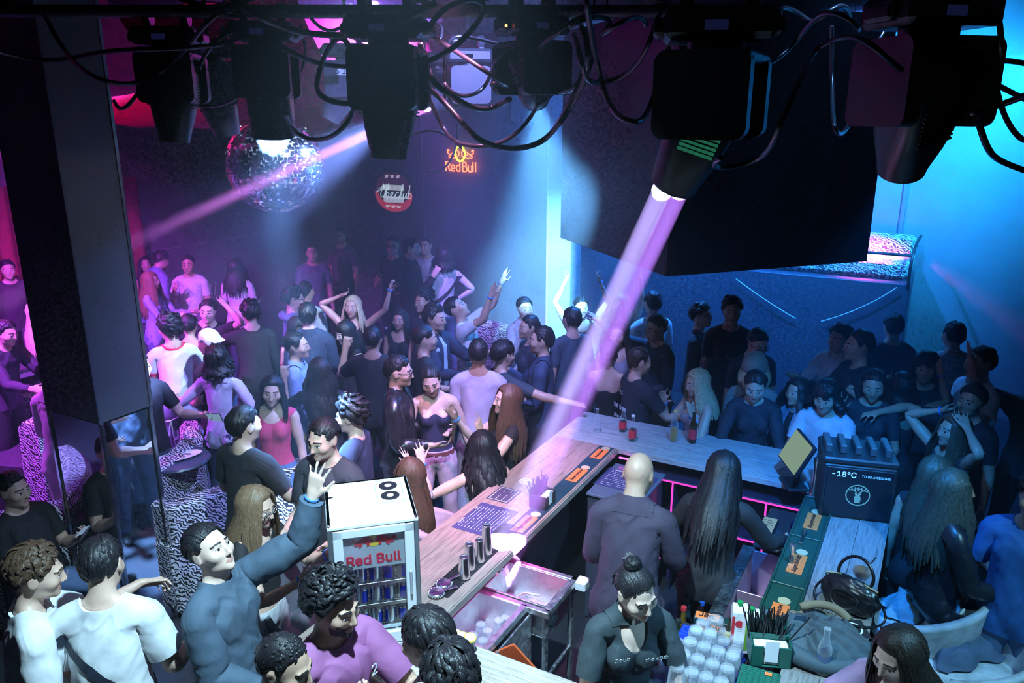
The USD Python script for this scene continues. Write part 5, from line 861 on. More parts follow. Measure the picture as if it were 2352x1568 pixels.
def can(t, blue, r=.0265, h=.12, body=(.55, .57, .6)):
    part(t, 'can_body', lathe([(0, .002), (r * .8, 0), (r * .98, .01), (r, .016), (r, h - .016), (r * .82, h - .004), (r * .8, h), (r * .7, h - .004), (0, h - .005)], 22), mat(body, .22, .9), 40)
    for k in range(4): 
        if (k + blue) % 2: a = np.linspace(k * np.pi / 2 + .02, (k + 1) * np.pi / 2 - .02, 7); P = np.vstack([np.stack([(r + .0004) * np.cos(a), (r + .0004) * np.sin(a), np.full(7, z)], 1) for z in (.018, h - .018)]); part(t, 'blue_panel', (P, np.array([(i, i + 1, i + 8) for i in range(6)] + [(i, i + 8, i + 7) for i in range(6)])), mat((.01, .03, .42), .25, .6), label='blue printed panel')
    part(t, 'pull_tab', box((-.008, -.004, h - .004), (.008, .006, h - .001), .001), STEEL)
cans = []
R3 = Gf.Rotation(Gf.Vec3d(0, 0, 1), ang)
for si, z in enumerate((.12, .24, .35)):
    for r_ in range(2):
        for k in range(5 if si else 5):
            x, y = -.125 + .0625 * k, -.16 + .06 * r_; loc = c_ + ux_ * x + uy_ * y + np.array([0, 0, z]); lab = f'silver and blue drink can on the {("bottom", "middle", "top")[si]} fridge shelf, {("front", "second")[r_]} row'; grp = f'cans on the {("bottom", "middle", "top")[si]} fridge shelf, {("front", "second")[r_]} row'
            if not cans: t = thing('drink_can', lab, 'drink can', loc, 20, grp); can(t, 1, .0262, .094); cans.append(t)
            else: cans.append(copy(cans[0], lab, loc, 20 + 47 * k + 90 * r_ + 31 * si, grp))
# bottles
def bottle(name, lab, loc, h=.24, r=.03, neck=.012, body=None, liquid=None, label=None, cap=None, group=None, sh=.55, rz=0):
    t = thing(name, lab, 'bottle', loc, rz, group); p = [(0, .004), (r * .8, 0), (r, .006), (r, h * sh), (r * .9, h * (sh + .05)), (neck * 1.15, h * (sh + .22)), (neck, h * .93), (neck * 1.25, h * .94), (neck * 1.25, h * .985), (0, h * .985)]
    part(t, 'body', lathe(p, 20), body or GLASS, 50)
    if liquid: part(t, 'drink', lathe([(0, .008), (r * .9, .008), (r * .9, h * sh * liquid[1]), (0, h * sh * liquid[1])], 18), liquid[0])
    if label: part(t, 'paper_label', lathe([(r * 1.012, h * .14), (r * 1.015, h * .15), (r * 1.015, h * sh * .82), (r * 1.012, h * sh * .83)], 20), label, 50)
    if cap: part(t, 'cap', lathe([(neck * 1.3, h * .94), (neck * 1.35, h * .95), (neck * 1.3, h), (0, h * 1.003)], 16), cap)
    return t
AMB, CLR, BRN, REDL, WHL = mat((.75, .42, .03), .1, transmission_weight=.7), GLASS, mat((.10, .04, .015), .08, transmission_weight=.6), mat((.7, .03, .06), .4), mat((.75, .75, .75), .5)
BS = [(1430, 990, .19, 'cola bottle with a red label standing behind the orange plate', COLA, REDL, GLASS, None), (1452, 1012, .21, 'cola bottle with a white and red label at the back counter end', COLA, REDL, GLASS, WHL), (1547, 1012, .25, 'clear beer bottle left of the woman in the white strapless top', AMB, None, CLR, mat((.8, .7, .2), .4)), (1590, 1016, .25, 'brown beer bottle in front of the woman in the white strapless top', None, REDL, BRN, None)]
for px, py, h, lab, lq, lb, gb, cp in BS: bottle('beer_bottle' if 'beer' in lab else 'cola_bottle', lab, atz(px, py, ZT), h, .03, .011, gb, (lq, .8) if lq else None, lb, cp)
bottle('beer_bottle', 'half full clear beer bottle in front of the dark jackets', atz(1888, 1545, ZT), .235, .031, .0125, CLR, (AMB, .55), mat((.1, .16, .3), .4)); bottle('cola_bottle', 'small glass bottle near the far left end of the counter', atz(1370, 992, ZT), .2, .028, .011, CLR)
# speed rail with bottles left of the ice well
sr = thing('speed_rail', 'steel bottle rack holding spirits beside the ice well', 'rack'); 
for lo, hi in (((-1.06, 3.62, .45), (-.82, 4.4, .46)), ((-1.06, 3.62, .45), (-1.05, 4.4, .6)), ((-.83, 3.62, .45), (-.82, 4.4, .62)), ((-1.06, 3.62, .45), (-.82, 3.63, .6)), ((-1.06, 4.39, .45), (-.82, 4.4, .6))): part(sr, 'panel', barm(box(lo, hi, .002)), STEEL)
for b, a in ((-1.05, 3.63), (-1.05, 4.39), (-.83, 3.63), (-.83, 4.39)): part(sr, 'leg', barm(tube([(b, a, 0), (b, a, .45)], .012, 8)), STEEL)
g = np.random.default_rng(8); cl = [(.02, .05, .08), (.05, .02, .02), (.02, .06, .03), (.12, .14, .16), (.2, .13, .02), (.02, .03, .16)]; capc = [(.02, .1, .5), (.03, .03, .03), (.5, .03, .04), (.5, .5, .45)]; names_ = []
for i in range(3):
    for k in range(8):
        a, b = 3.67 + .096 * k + g.normal(0, .006), -1.01 + .078 * i; c1 = cl[(k * 2 + i) % 6]; hh = .30 + .05 * ((k + 2 * i) % 3) / 2; pour = (k + i) % 3 == 0
        t = bottle('spirit_bottle', ' '.join([('dark', 'maroon', 'dark green', 'smoky', 'amber', 'deep blue')[(k * 2 + i) % 6], 'spirit bottle with', 'steel pourer,' if pour else ('blue cap,', 'black cap,', 'red cap,', 'pale cap,')[(k + i) % 4], ('first', 'second', 'third', 'fourth', 'fifth', 'sixth', 'seventh', 'last')[k], 'from near end,', ('outer', 'middle', 'inner')[i], 'speed rail row']), bar(b, a, .46), hh, .035, .013, mat(c1, .08, transmission_weight=.35), None, WHL if (k + i) % 4 == 1 else None, None if pour else mat(capc[(k + i) % 4], .35), 'spirit bottles in the speed rail')
        if pour: part(t, 'pourer', tube(spline([(0, 0, hh * .97), (0, 0, hh + .03), (.012, 0, hh + .07)], 8), .0045, 7), CHROME)
# ice well
iw = thing('ice_well', 'steel ice well with a bright front edge and pink light put into its inner colour', 'ice well')
part(iw, 'front_rim', barm(mv(box((-.83, 3.6, .93), (-.755, 4.46, .95), .004))), mat((.62, .63, .66), .32, 1, 'steel')); part(iw, 'front_wall', barm(box((-.77, 3.6, .55), (-.755, 4.46, .93), .002)), STEEL); part(iw, 'floor', barm(box((-.755, 3.6, .62), (-.44, 4.46, .63), .002)), mat((.5, .3, .4), .4, .6)); part(iw, 'back_wall', barm(box((-.44, 3.6, .55), (-.43, 4.46, 1.05), .002)), mat((.45, .28, .36), .4, .6))  # pink light painted into the floor and back wall colour
for a in (3.6, 3.98, 4.45): part(iw, 'divider', barm(box((-.755, a, .63), (-.44, a + .01, .93), .002)), mat((.5, .3, .4), .4, .6))  # dividers carry the same pink light in their colour
ice = [mv(box((-.014, -.014, -.014), (.014, .014, .014), .004), bar(g.uniform(-.73, -.46), g.uniform(3.64, 3.94), .645 + g.uniform(0, .07)), [('x', g.uniform(0, 90)), ('z', g.uniform(0, 90))]) for _ in range(160)]; solo('ice_cubes', join(*ice), mat((.9, .62, .75), .2, transmission_weight=.6), 'heap of ice cubes with pink light in their colour in the ice well', 'ice', kind='stuff', smooth=False)  # ice tinted pink in place of pink light
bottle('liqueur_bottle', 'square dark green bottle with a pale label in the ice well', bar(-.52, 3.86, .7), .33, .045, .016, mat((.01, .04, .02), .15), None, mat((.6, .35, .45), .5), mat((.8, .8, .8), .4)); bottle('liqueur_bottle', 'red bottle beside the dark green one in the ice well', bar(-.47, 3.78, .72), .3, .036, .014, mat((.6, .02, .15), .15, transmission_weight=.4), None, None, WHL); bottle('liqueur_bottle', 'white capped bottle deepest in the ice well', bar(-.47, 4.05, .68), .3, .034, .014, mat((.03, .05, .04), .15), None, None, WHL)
# black tray with register, cans and cup at the far end
bsolo('counter_tray', box((-.78, 4.5, .92), (-.58, 5.05, .94), .004), mat((.03, .035, .04), .18), 'glossy black tray between the ice well and the cash screen', 'tray'); kp = thing('keypad', 'pale touch keypad under the hand of the dark haired bartender', 'keypad', bar(-.74, 4.7, .945), -BAR, tilt=None); part(kp, 'body', box((-.05, -.16, 0), (.05, .16, .02), .004), BLACK); part(kp, 'screen', box((-.042, -.15, .02), (.042, .15, .0215), .0003), glow((.3, .55, .7), .6), False)
for k in range(9): part(kp, 'key_row', box((-.038, -.135 + .03 * k, .0216), (.03 - .008 * (k % 3), -.13 + .03 * k, .0222), 0), BLACK, False)
for px, py, c1, lab in ((1822, 1213, (.02, .02, .25), 'dark blue drink can left of the paper cup'), (1838, 1222, (.65, .02, .06), 'red drink can in front of the yellow can'), (1845, 1205, (.75, .4, .02), 'yellow drink can below the paper cup')): t = thing('drink_can', lab, 'drink can', atz(px, py + 28, .98)); can(t, 0, .03, .12, c1)
cp = thing('paper_cup', 'red paper cup with a white rim and a black straw', 'cup', atz(1851, 1215, .98)); part(cp, 'wall', lathe([(0, 0), (.03, 0), (.042, .11), (.044, .112), (.041, .112), (.029, .004), (0, .004)], 24), mat((.7, .05, .08), .6)); part(cp, 'liner', lathe([(.0405, .1115), (.0285, .006), (0, .006)], 24), mat((.8, .78, .75), .7)); part(cp, 'straw', tube([(0, 0, .01), (.03, .02, .14)], .004, 6), RUBBER)
jg = thing('jigger', 'steel double jigger standing on the green rail', 'jigger', bar(-.5, 4.12, ZT + .006)); part(jg, 'cup', lathe([(0, .05), (.008, .05), (.02, .0), (.018, 0), (.006, .045), (0, .046)], 20), CHROME); part(jg, 'cup', lathe([(0, .05), (.008, .05), (.022, .11), (.02, .11), (.006, .055), (0, .054)], 20), CHROME)
jt = thing('bar_tongs', 'steel ice tongs lying on the green rail beside the jigger', 'tongs', bar(-.49, 4.42, ZT + .02), -BAR); part(jt, 'arm', tube([(0, -.08, 0), (.012, .08, 0)], .006, 6), CHROME); part(jt, 'arm', tube([(0.008, -.08, 0), (-.008, .08, .004)], .006, 6), CHROME)
# cash screen, tap and cooler at the far right corner
cs = thing('cash_screen', 'tilted cash register screen with a pale green display', 'monitor', bar(-.66, 5.12, ZT), -BAR - 62); part(cs, 'foot', box((-.1, -.07, 0), (.1, .07, .02), .006), BLACK); part(cs, 'stem', box((-.025, .0, .02), (.025, .03, .16), .005), BLACK); S1 = [('x', -28)]; part(cs, 'housing', mv(box((-.17, -.015, -.12), (.17, .015, .12), .008), (0, 0, .24), S1), BLACK); part(cs, 'display', mv(box((-.158, -.0165, -.108), (.158, -.0152, .108), 0), (0, 0, .24), S1), glow((.42, .62, .45), .5), False)
tpw = thing('beer_tap', 'chrome tap tower standing left of the black cooler', 'tap', bar(-.52, 5.02, ZT)); part(tpw, 'column', lathe([(0, 0), (.035, 0), (.03, .012), (.018, .03), (.016, .22), (.022, .24), (.022, .27), (0, .285)], 20), CHROME); part(tpw, 'spout', tube(spline([(0, 0, .19), (0, -.06, .2), (0, -.09, .17), (0, -.09, .14)], 10), .009, 9), CHROME); part(tpw, 'lever', tube([(0, -.03, .2), (0, -.06, .29)], .009, 8), BLACK)
cl_ = thing('drinks_cooler', 'black liqueur cooler reading minus 18 degrees with a gold stag emblem', 'cooler', bar(-.29, 4.98, ZT), -BAR + 14); CB = mat((.02, .024, .028), .4); part(cl_, 'body', box((-.21, -.17, 0), (.21, .17, .36), .012), CB); part(cl_, 'lid', box((-.215, -.175, .36), (.215, .175, .40), .01), CB); part(cl_, 'front_panel', box((-.19, -.176, .02), (.19, -.168, .34), .004), mat((.012, .014, .018), .35))
for k in range(5): part(cl_, 'bottle_guard', box((-.2 + .085 * k, -.1, .4), (-.16 + .085 * k, .1, .455), .006), mat((.06, .07, .08), .35))
part(cl_, 'lettering', mv(text('-18°C', .034, .001, True), (-.09, -.1765, .3), [('x', 90)]), mat((.8, .85, .85), .5, emission_color=(.8, .9, .9), emission_strength=.15), False); part(cl_, 'lettering', mv(text('TO BE AWESOME', .014, .001, True), (.09, -.1765, .297), [('x', 90)]), mat((.8, .85, .85), .5), False)
em = part(cl_, 'emblem', mv(prism(sg_.Point(0, 0).buffer(.07).difference(sg_.Point(0, 0).buffer(.063)), .002), (0, -.1765, .17), [('x', 90)]), GOLD, False); stag = sg_.unary_union if False else None
ST = shapely.union_all([sg_.Polygon([(-.016, -.05), (.016, -.05), (.02, -.02), (.012, .0), (.02, .012), (.006, .012), (0, .004), (-.006, .012), (-.02, .012), (-.012, 0), (-.02, -.02)])] + [sg_.LineString([(s * x, y) for x, y in l]).buffer(.0035) for s in (1, -1) for l in ([(.006, .01), (.02, .03), (.034, .035), (.04, .05)], [(.02, .03), (.018, .05)], [(.034, .035), (.05, .03)])] + [sg_.LineString([(0, .028), (0, .052)]).buffer(.003), sg_.LineString([(-.009, .043), (.009, .043)]).buffer(.003)])
part(em, 'stag_head', mv(prism(ST, .002), (0, -.1765, .17), [('x', 90)]), GOLD, False)
# juice cartons, small orange plates and the glass rack at the near end
for k, (px, py, c1, lab) in enumerate(((1692, 1475, (.6, .03, .05), 'white juice carton with red fruit and a green cap'), (1718, 1490, (.2, .5, .04), 'white juice carton with a green stripe and green cap'))):
    t = thing('juice_carton', lab, 'carton', atz(px, py, .98), -10 + 12 * k); W_ = mat((.75, .76, .78), .45); part(t, 'box', join(box((-.035, -.035, 0), (.035, .035, .19), .002)), W_); part(t, 'gable', (np.array([(-.035, -.035, .19), (.035, -.035, .19), (.035, .035, .19), (-.035, .035, .19), (-.035, -.003, .225), (.035, -.003, .225), (.035, .003, .225), (-.035, .003, .225)]), np.array([(0, 1, 5), (0, 5, 4), (2, 3, 7), (2, 7, 6), (4, 5, 6), (4, 6, 7), (1, 2, 6), (1, 6, 5), (3, 0, 4), (3, 4, 7)])), W_, False); part(t, 'cap', lathe([(.014, .212), (.014, .235), (.0, .237)], 16), mat((.01, .25, .07), .4)); part(t, 'fruit_print', mv(lathe([(0, 0), (.02, 0), (.02, .001), (0, .001)], 20), (0, -.0355, .06 + .07 * (1 - k)), [('x', 90)]), mat(c1, .4)); part(t, 'side_stripe', box((-.036, -.0358, .02), (-.022, -.035, .17), 0), mat(c1, .4), False); part(t, 'small_print', join(*[box((-.01, -.0358, .05 + .01 * q), (.02, -.0352, .053 + .01 * q), 0) for q in range(8)]), mat((.4, .4, .45), .5), False, kind='stuff')
bottle('bitters_bottle', 'tiny dark bottle with a yellow label left of the cartons', atz(1672, 1470, .98), .13, .017, .007, mat((.03, .02, .01), .2), None, mat((.8, .6, .1), .4), BLACK)
for k, (px, py, z) in enumerate(((1636, 1418, 1.0), (1640, 1445, 1.0))): t = thing('name_plate', ['far orange name plate on a dark block at the rack end', 'near orange name plate on a dark block at the rack end'][k], 'sign', atz(px, py, z), -22); part(t, 'block', box((-.09, -.03, -.05), (.09, .03, 0), .004), GRN2); part(t, 'plate', box((-.085, -.027, 0), (.085 - .05 * (1 - k), .027, .003), .001), ORG); part(t, 'lettering', mv(text('Jägerm' if k else 'Jäg', .034, .001, True), (-.01 - .02 * (1 - k), 0, .0032)), BLACK, False)
bs = thing('glass_rack', 'blue patterned mat under the clear glasses at the bottom edge', 'bar mat'); part(bs, 'sheet', barm(box((-.92, 2.85, .93), (-.57, 3.52, .945), .004)), mat((.01, .04, .45), .4))
for i in range(5):
    for j in range(9): part(bs, 'raised_square', barm(prism(sg_.box(-.91 + .068 * i, 2.87 + .072 * j, -.855 + .068 * i, 2.928 + .072 * j).difference(sg_.box(-.9 + .068 * i, 2.88 + .072 * j, -.865 + .068 * i, 2.918 + .072 * j)), .005, .945)), mat((.02, .07, .6), .4), False)
part(bs, 'shelf', barm(box((-.93, 2.8, .90), (-.56, 3.56, .93), .004)), PANEL); part(bs, 'front', barm(box((-.93, 2.8, 0), (-.9, 3.56, .9), .004)), PANEL)
tg = None; n_ = 0
for i in range(7):
    for j in range(5):
        b, a = -.865 + .063 * j + .012 * i * 0 + g.normal(0, .003), 2.9 + .082 * i + (.04 if j % 2 else 0)
        if j == 0 and i > 4: continue
        prof = [(0, .1), (.03, .1), (.033, .094), (.039, .004), (.038, 0), (.036, .004), (.03, .086), (0, .088)]
        if tg is None: tg = glass_thing('tumbler', 'clear tumbler upside down in the crowd of glasses on the blue mat', prof, bar(b, a, .95), 'glass', 'clear tumblers on the blue mat'); part(tg, 'cut_facets', join(*[tube([(.0335 * math.cos(q), .0335 * math.sin(q), .09), (.0385 * math.cos(q + .35), .0385 * math.sin(q + .35), .015)], .002, 4) for q in np.linspace(0, 6.28, 12, endpoint=False)]), GLASS, False)
        else: copy(tg, None, bar(b, a, .95), g.uniform(0, 90), scale=float(g.uniform(.92, 1.08)))
for i in range(14): copy(tg, 'clear tumbler stacked on top of the glasses on the blue mat', bar(-.80 + .066 * (i % 4) + .02, 2.93 + .1 * (i // 4), 1.051), g.uniform(0, 90), 'tumblers stacked on the second layer')
for k, (px, py) in enumerate(((1640, 1450), (1715, 1470))): copy(tg, ['tall clear glass standing out at the far end of the blue mat', 'clear glass leaning beside the juice cartons'][k], atz(px, py + 18, .95) , 10, 'single glasses', scale=1.25)
# handbag, jackets, phone on the right counter
hb_ = thing('handbag', 'black leather handbag with gold fittings and looped handle on the right counter', 'handbag', atz(1948, 1398, ZT), -48); LEA = mat((.012, .012, .015), .32, kind='velvet')
v, f = blob((0, 0, .085), (.15, .085, .095), .12, 3, 4); v = v * [1, 1, 1]; v[:, 2] = np.maximum(v[:, 2], .002); v[:, 1] *= 1 - .35 * np.clip(v[:, 2] / .18, 0, 1); part(hb_, 'body', (v, f), LEA, True); part(hb_, 'zip', tube([(x, .004 * math.sin(x * 60), .176 - 1.2 * x * x) for x in np.linspace(-.13, .13, 20)], .004, 6), GOLD); part(hb_, 'handle', tube(spline([(-.08, .03, .15), (-.07, .05, .23), (0, .06, .27), (.07, .05, .23), (.08, .03, .15)], 24), .008, 8), LEA); part(hb_, 'shoulder_strap', tube(spline([(-.13, 0, .12), (-.16, -.05, .03), (-.05, -.13, .012), (.1, -.12, .012), (.18, -.02, .02), (.13, 0, .12)], 40), .006, 7), LEA); part(hb_, 'front_loop', tube(spline([(-.06, -.075, .12), (-.04, -.1, .07), (.03, -.1, .06), (.07, -.075, .1), (.02, -.065, .13), (-.06, -.075, .12)], 30), .006, 7), LEA)
for x in (-.12, .12): part(hb_, 'gold_ring', tube([(x + .012 * math.cos(q), 0, .14 + .012 * math.sin(q)) for q in np.linspace(0, 6.28, 17)], .003, 6), mat((.7, .5, .2), .25, 1))
vg = thing('snifter_glass', 'round glass with an orange drink behind the handbag', 'glass', atz(1975, 1352, ZT)); part(vg, 'bowl', lathe([(0, 0), (.035, 0), (.035, .003), (.005, .008), (.005, .05), (.03, .065), (.05, .1), (.045, .145), (.04, .165), (.038, .165), (.043, .145), (.048, .1), (.028, .068), (0, .06)], 26), GLASS, 50); part(vg, 'drink', lathe([(0, .063), (.028, .07), (.045, .098), (.044, .115), (0, .115)], 22), mat((.6, .2, .02), .1, transmission_weight=.6)); part(vg, 'straw', tube([(0, 0, .08), (.05, -.02, .2)], .003, 6), RUBBER)
bsolo('coaster', box((-.24, 3.9, ZT), (-.12, 4.02, ZT + .003), .001), mat((.05, .12, .2), .4), 'dark blue card lying under the handbag', 'card')
def heap(c, rx, ry, rz_, seed, n=64): 
    def f(u, v):
        x, y = 2 * u - 1, 2 * v - 1; R2 = np.sqrt(x * x + y * y); rim = np.clip(1 - R2 ** 3 * .75, 0, 1)
        P = np.stack([x * rx * (1 + .15 * np.sin(5 * y + seed)), y * ry * (1 + .12 * np.sin(6 * x + seed * 2)), np.zeros_like(x)], -1)
        nz = meshkit.fbm(np.stack([x * 2.2 + seed, y * 1.4 + x, x * 0 + seed], -1), 3, seed); rid = 1 - np.abs(np.sin((x * 1.3 + y * 2.3 + nz * 2.5) * 4.2)); P[..., 2] = np.maximum(.004, rz_ * rim * (.45 + .55 * nz) + .028 * rid * rim) * (1 - sstep(.92, 1.05, np.maximum(np.abs(x), np.abs(y)))) + .003; return P
    return mv(sheet(f, n, n, .003), c)
DEN = mat((.06, .095, .12), .75, kind='cloth'); jk = thing('jacket', 'dark teal jacket heaped on the right counter below the handbag', 'jacket', atz(1885, 1488, ZT), -30); part(jk, 'cloth', heap((0, 0, 0), .26, .17, .17, 3), DEN, True); part(jk, 'sleeve', tube(spline([(-.2, -.1, .05), (-.1, -.17, .05), (.05, -.18, .045), (.16, -.12, .05)], 24), np.linspace(.045, .032, 24), 14), DEN, True); part(jk, 'collar', tube(spline([(-.12, .1, .12), (0, .13, .15), (.1, .09, .13)], 16), .02, 10), mat((.25, .19, .12), .8, kind='cloth'), True)
ph = thing('smartphone', 'dark phone in a blue case on the folded beige cloth', 'phone', atz(1862, 1432, ZT + .1), -12); part(ph, 'case', box((-.08, -.04, 0), (.08, .04, .011), .004), mat((.05, .14, .25), .35)); part(ph, 'screen', box((-.076, -.036, .011), (.076, .036, .0118), .0003), mat((.02, .04, .07), .1)); t = solo('cloth_pouch', heap((0, 0, 0), .13, .06, .1, 8, 30), mat((.3, .24, .16), .8, kind='cloth'), 'beige folded cloth pouch under the blue phone', 'pouch', smooth=True, loc=atz(1868, 1440, ZT), rz=-15)
# ---------------------------------------------------------------- the people
SKIN = [mat((.60, .40, .31), .48, kind='skin'), mat((.50, .32, .23), .48, kind='skin'), mat((.40, .24, .165), .48, kind='skin'), mat((.68, .48, .39), .48, kind='skin')]
HCOL = dict(k=(.012, .011, .013), d=(.03, .02, .016), b=(.075, .043, .026), g=(.17, .105, .06), y=(.52, .42, .27), o=(.05, .05, .035))
LIPC = [mat((.46, .23, .19), .4), mat((.38, .2, .16), .4), mat((.3, .15, .12), .4), mat((.42, .11, .12), .32)]; EYEW, IRIS, LASH = mat((.72, .72, .74), .25), mat((.02, .013, .009), .12), mat((.015, .012, .012), .5)
def cl(c): return mat(c, .8, kind='cloth')
def tee(c, **k): return [('top', dict(dict(sleeve=.36, off=.013), **k), c, 'tee_shirt')]
def long(c, **k): return [('top', dict(dict(sleeve=.685, off=.014, wr=.008), **k), c, 'sweater')]
def shirt(c, **k): return [('top', dict(dict(sleeve=.66, off=.013, wr=.009, hem=.82), **k), c, 'shirt', 'collar')]
def hoodie(c, **k): return [('top', dict(dict(sleeve=.685, off=.019, wr=.009, hem=.84), **k), c, 'hoodie', 'hood')]
def jacket(c, inner, m=None): return [('top', dict(sleeve=.3, off=.009), inner, 'tee_shirt'), ('open', dict(sleeve=.68, off=.019, wr=.009, hem=.8), c, 'jacket', 'collar')]
def tank(c, hem=.9, **k): return [('top', dict(dict(sleeve=.148, off=.006, neck='tank', hem=hem, loose=.2, sm=2, wr=.003), **k), c, 'tank_top')]
def crop(c, **k): return [('top', dict(dict(sleeve=.2, off=.007, neck='wide', hem=1.1, loose=.2, sm=2, wr=.004), **k), c, 'crop_top')]
def bare(c, hem=1.0): return [('bare', dict(off=.006, hem=hem, wr=.003), c, 'strapless_top')]
def limb_frame(M, b): return M[BI[b]]
WB = (.05, .22, .75)
POS = []
def pp(px, py, h, sex, face, hs, hc, sk, tops, legc, lab, base=0., beard=False, glasses=False, band='', belt=None, strap=None, ringer=None, words=None, hold='', cat='person', cap=None, lod=None, cover=None, **po):
    tp0 = atz(px, py, base + h * .935); dist = np.linalg.norm(tp0 - [0, 0, EYE]); far = lod or (1.15 if dist < 4.1 else 1.7 if dist < 6.2 else 2.3)
    tp = tmpl(sex, far); sit = po.get('sit', False); M = pose(sex=sex, **po); k = h / 1.75
    hc_ = (M[BI['head']] @ np.array([0, 0, 1.645, 1]))[:3] * k; tgt = atz(px, py, base + hc_[2]); R = rotm('z', face); o = tgt - R @ hc_; o[2] = base
    t = thing('person', lab, cat, o, face, scale=k); seed = len(POS); POS.append((lab, o, dist)); X = lambda p: o + R @ (np.asarray(p) * k)
    put = lambda n, V, F, W, m, sm=True, par=None, l=None: part(par or t, n, (skin(V, W, M), F), m, sm, l)
    V, F, W = tp['V'], tp['F'], tp['W']; fem = sex == 'f'
    lg = [('legs', dict(off=.012 if not fem else .008, wr=.004, waist=1.0 if fem else .98), legc, 'trousers')] if legc is not None else []; gs = lg + tops + [('shoe', dict(off=.006, wr=0), (.02, .02, .022), 'shoe')]
    hid = np.zeros(len(V))
    for g in gs: hid = np.maximum(hid, np.clip(np.min(garment_fields(V, g[0], g[1]), axis=0) / .02, 0, 1))
    put('body', V - vnormals(V, F) * (.007 * hid)[:, None], F, W, SKIN[sk])
    if abs((face + 180) % 360 - 180) < 135:
        for n, (v, f, w) in face_parts(tp).items():
            if n == 'beard': 
                if beard: put('beard', v, f, w, mat((.03, .022, .02), .7, kind='hair'))
                continue
            s = n[:4]; m = {'eye': EYEW, 'eye_': EYEW, 'iris': IRIS, 'eyel': LASH, 'eyeb': mat(HCOL[hc if hc != 'y' else 'b'], .6), 'lips': LIPC[3 if fem and seed % 2 else sk % 3]}[s]; put(n.split('_')[0], v, f, w, m)
    for g in gs:
        cm = cl(g[2]) if isinstance(g[2], tuple) else g[2]
        if g[0] == 'shoe':
            U, f, w = garment(tp, 'shoe', g[1], 0)
            for sg in (1, -1): mk = (U[f, 0] * sg > 0).all(1); uq, iv = np.unique(f[mk], return_inverse=True); put('shoe', U[uq], iv.reshape(-1, 3), w[uq], cm)
            continue
        U, f, w = garment(tp, g[0], g[1], seed % 4); gp = put(g[3], U, f, w, cm, True)
        if len(g) > 4:
            if g[4] == 'collar':
                a = np.hstack([W, vnormals(V, F)]); v, ff, aa = V, F, a
                for fld in (lambda v: v[:, 2] - 1.452 + .25 * np.minimum(v[:, 1] + .02, .05), lambda v: 1.507 + .3 * np.clip(v[:, 1], -.05, .05) - v[:, 2], lambda v: .105 - np.abs(v[:, 0]), lambda v: np.where(v[:, 1] < -.02, np.abs(v[:, 0]) - .016, 1)): v, ff, aa = clip(v, ff, aa, fld(v))
                put('collar', v + aa[:, -3:] * .017, ff, aa[:, :-3], cm, True, gp)
            else:
                ang = np.linspace(-2.5, 2.5, 26); c = np.stack([.105 * np.sin(ang), .03 + .085 * np.cos(ang) * 1.05, 1.475 - .06 * (1 - np.cos(ang)) / 2 - .01], -1); v, ff = tube(c, .028 + .016 * np.cos(ang / 2), 10); wv = np.zeros((len(v), len(BONES))); wv[:, BI['chest']] = 1; put('hood', v, ff, wv, cm, True, gp)
    top = [g for g in gs if g[0] in ('top', 'open', 'bare')][-1:] 
    def cut(g, flds, lift, n, col, rough=.6):
        U, f, w = garment(tp, g[0], g[1], seed % 4); a = np.hstack([w, vnormals(U, f)]); v, ff, aa = U, f, a
        for fl in flds: v, ff, aa = clip(v, ff, aa, fl(v))
        put(n, v + aa[:, -3:] * lift, ff, aa[:, :-3], mat(col, rough))
    if belt: cut(lg[0], [lambda v: .017 - np.abs(v[:, 2] - .975)], .004, 'belt', belt)
    if strap: nn = np.array([strap[1], 0, .75]); nn = nn / np.linalg.norm(nn); cut(top[0], [lambda v: .021 - np.abs((v - [0, 0, 1.2]) @ nn), lambda v: .24 - np.abs(v[:, 0])], .006, 'shoulder_strap', strap[0])
    if ringer: cut(top[0], [lambda v: .02 - neckline(v, 'crew')], .002, 'neck_trim', ringer); cut(top[0], [lambda v: np.abs(v[:, 0]) - top[0][1]['sleeve'] + .018], .002, 'sleeve_trim', ringer)
    HM = M[BI['head']]; hw = lambda v: np.einsum('ij,nj->ni', HM[:3, :3], v) + HM[:3, 3]
    if hs != 'bald':
        hv, hf = hair(hs, far > 1.3, seed); part(t, 'hair', (hw(hv), hf), mat(HCOL[hc], .42, kind='hair', specular_ior_level=.35), 60)
    if glasses:
        a = np.linspace(0, 2 * np.pi, 17); L = [tube(np.stack([s * .034 + .023 * np.cos(a), np.full(17, -.1) + .006 * np.abs(np.cos(a)) * (np.cos(a) * s > 0), 1.636 + .017 * np.sin(a)], -1), .0022, 5, False) for s in (1, -1)] + [tube([(-.011, -.105, 1.64), (.011, -.105, 1.64)], .002, 5)] + [tube([(s * .057, -.095, 1.642), (s * .076, -.04, 1.645), (s * .079, .02, 1.64)], .002, 5) for s in (1, -1)]; v, f = join(*L); part(t, 'glasses', (hw(v), f), mat((.03, .03, .035) if glasses is True else glasses, .25, .3))
    if cap:
        v, f = shell('short', .024, .018, 0, na=40, nt=9); part(t, 'cap', (hw(v * [1.02, 1.02, 1] + [0, 0, .002]), f), cl(cap)); q = np.linspace(-1.1, 1.1, 14); br = sheet(lambda u, v: np.stack([.075 * np.sin((u - .5) * 2.4), .11 + .06 * v * np.cos((u - .5) * 2.2), 1.662 - .02 * v + 0 * u], -1), 14, 5, .004); part(t, 'cap_brim', (hw(br[0]), br[1]), cl(cap))
    if cover:
        v, f = shell('cover', .03, .035, .002, na=40, nt=9); part(t, 'head_hood', (hw(v), f), cl(cover))
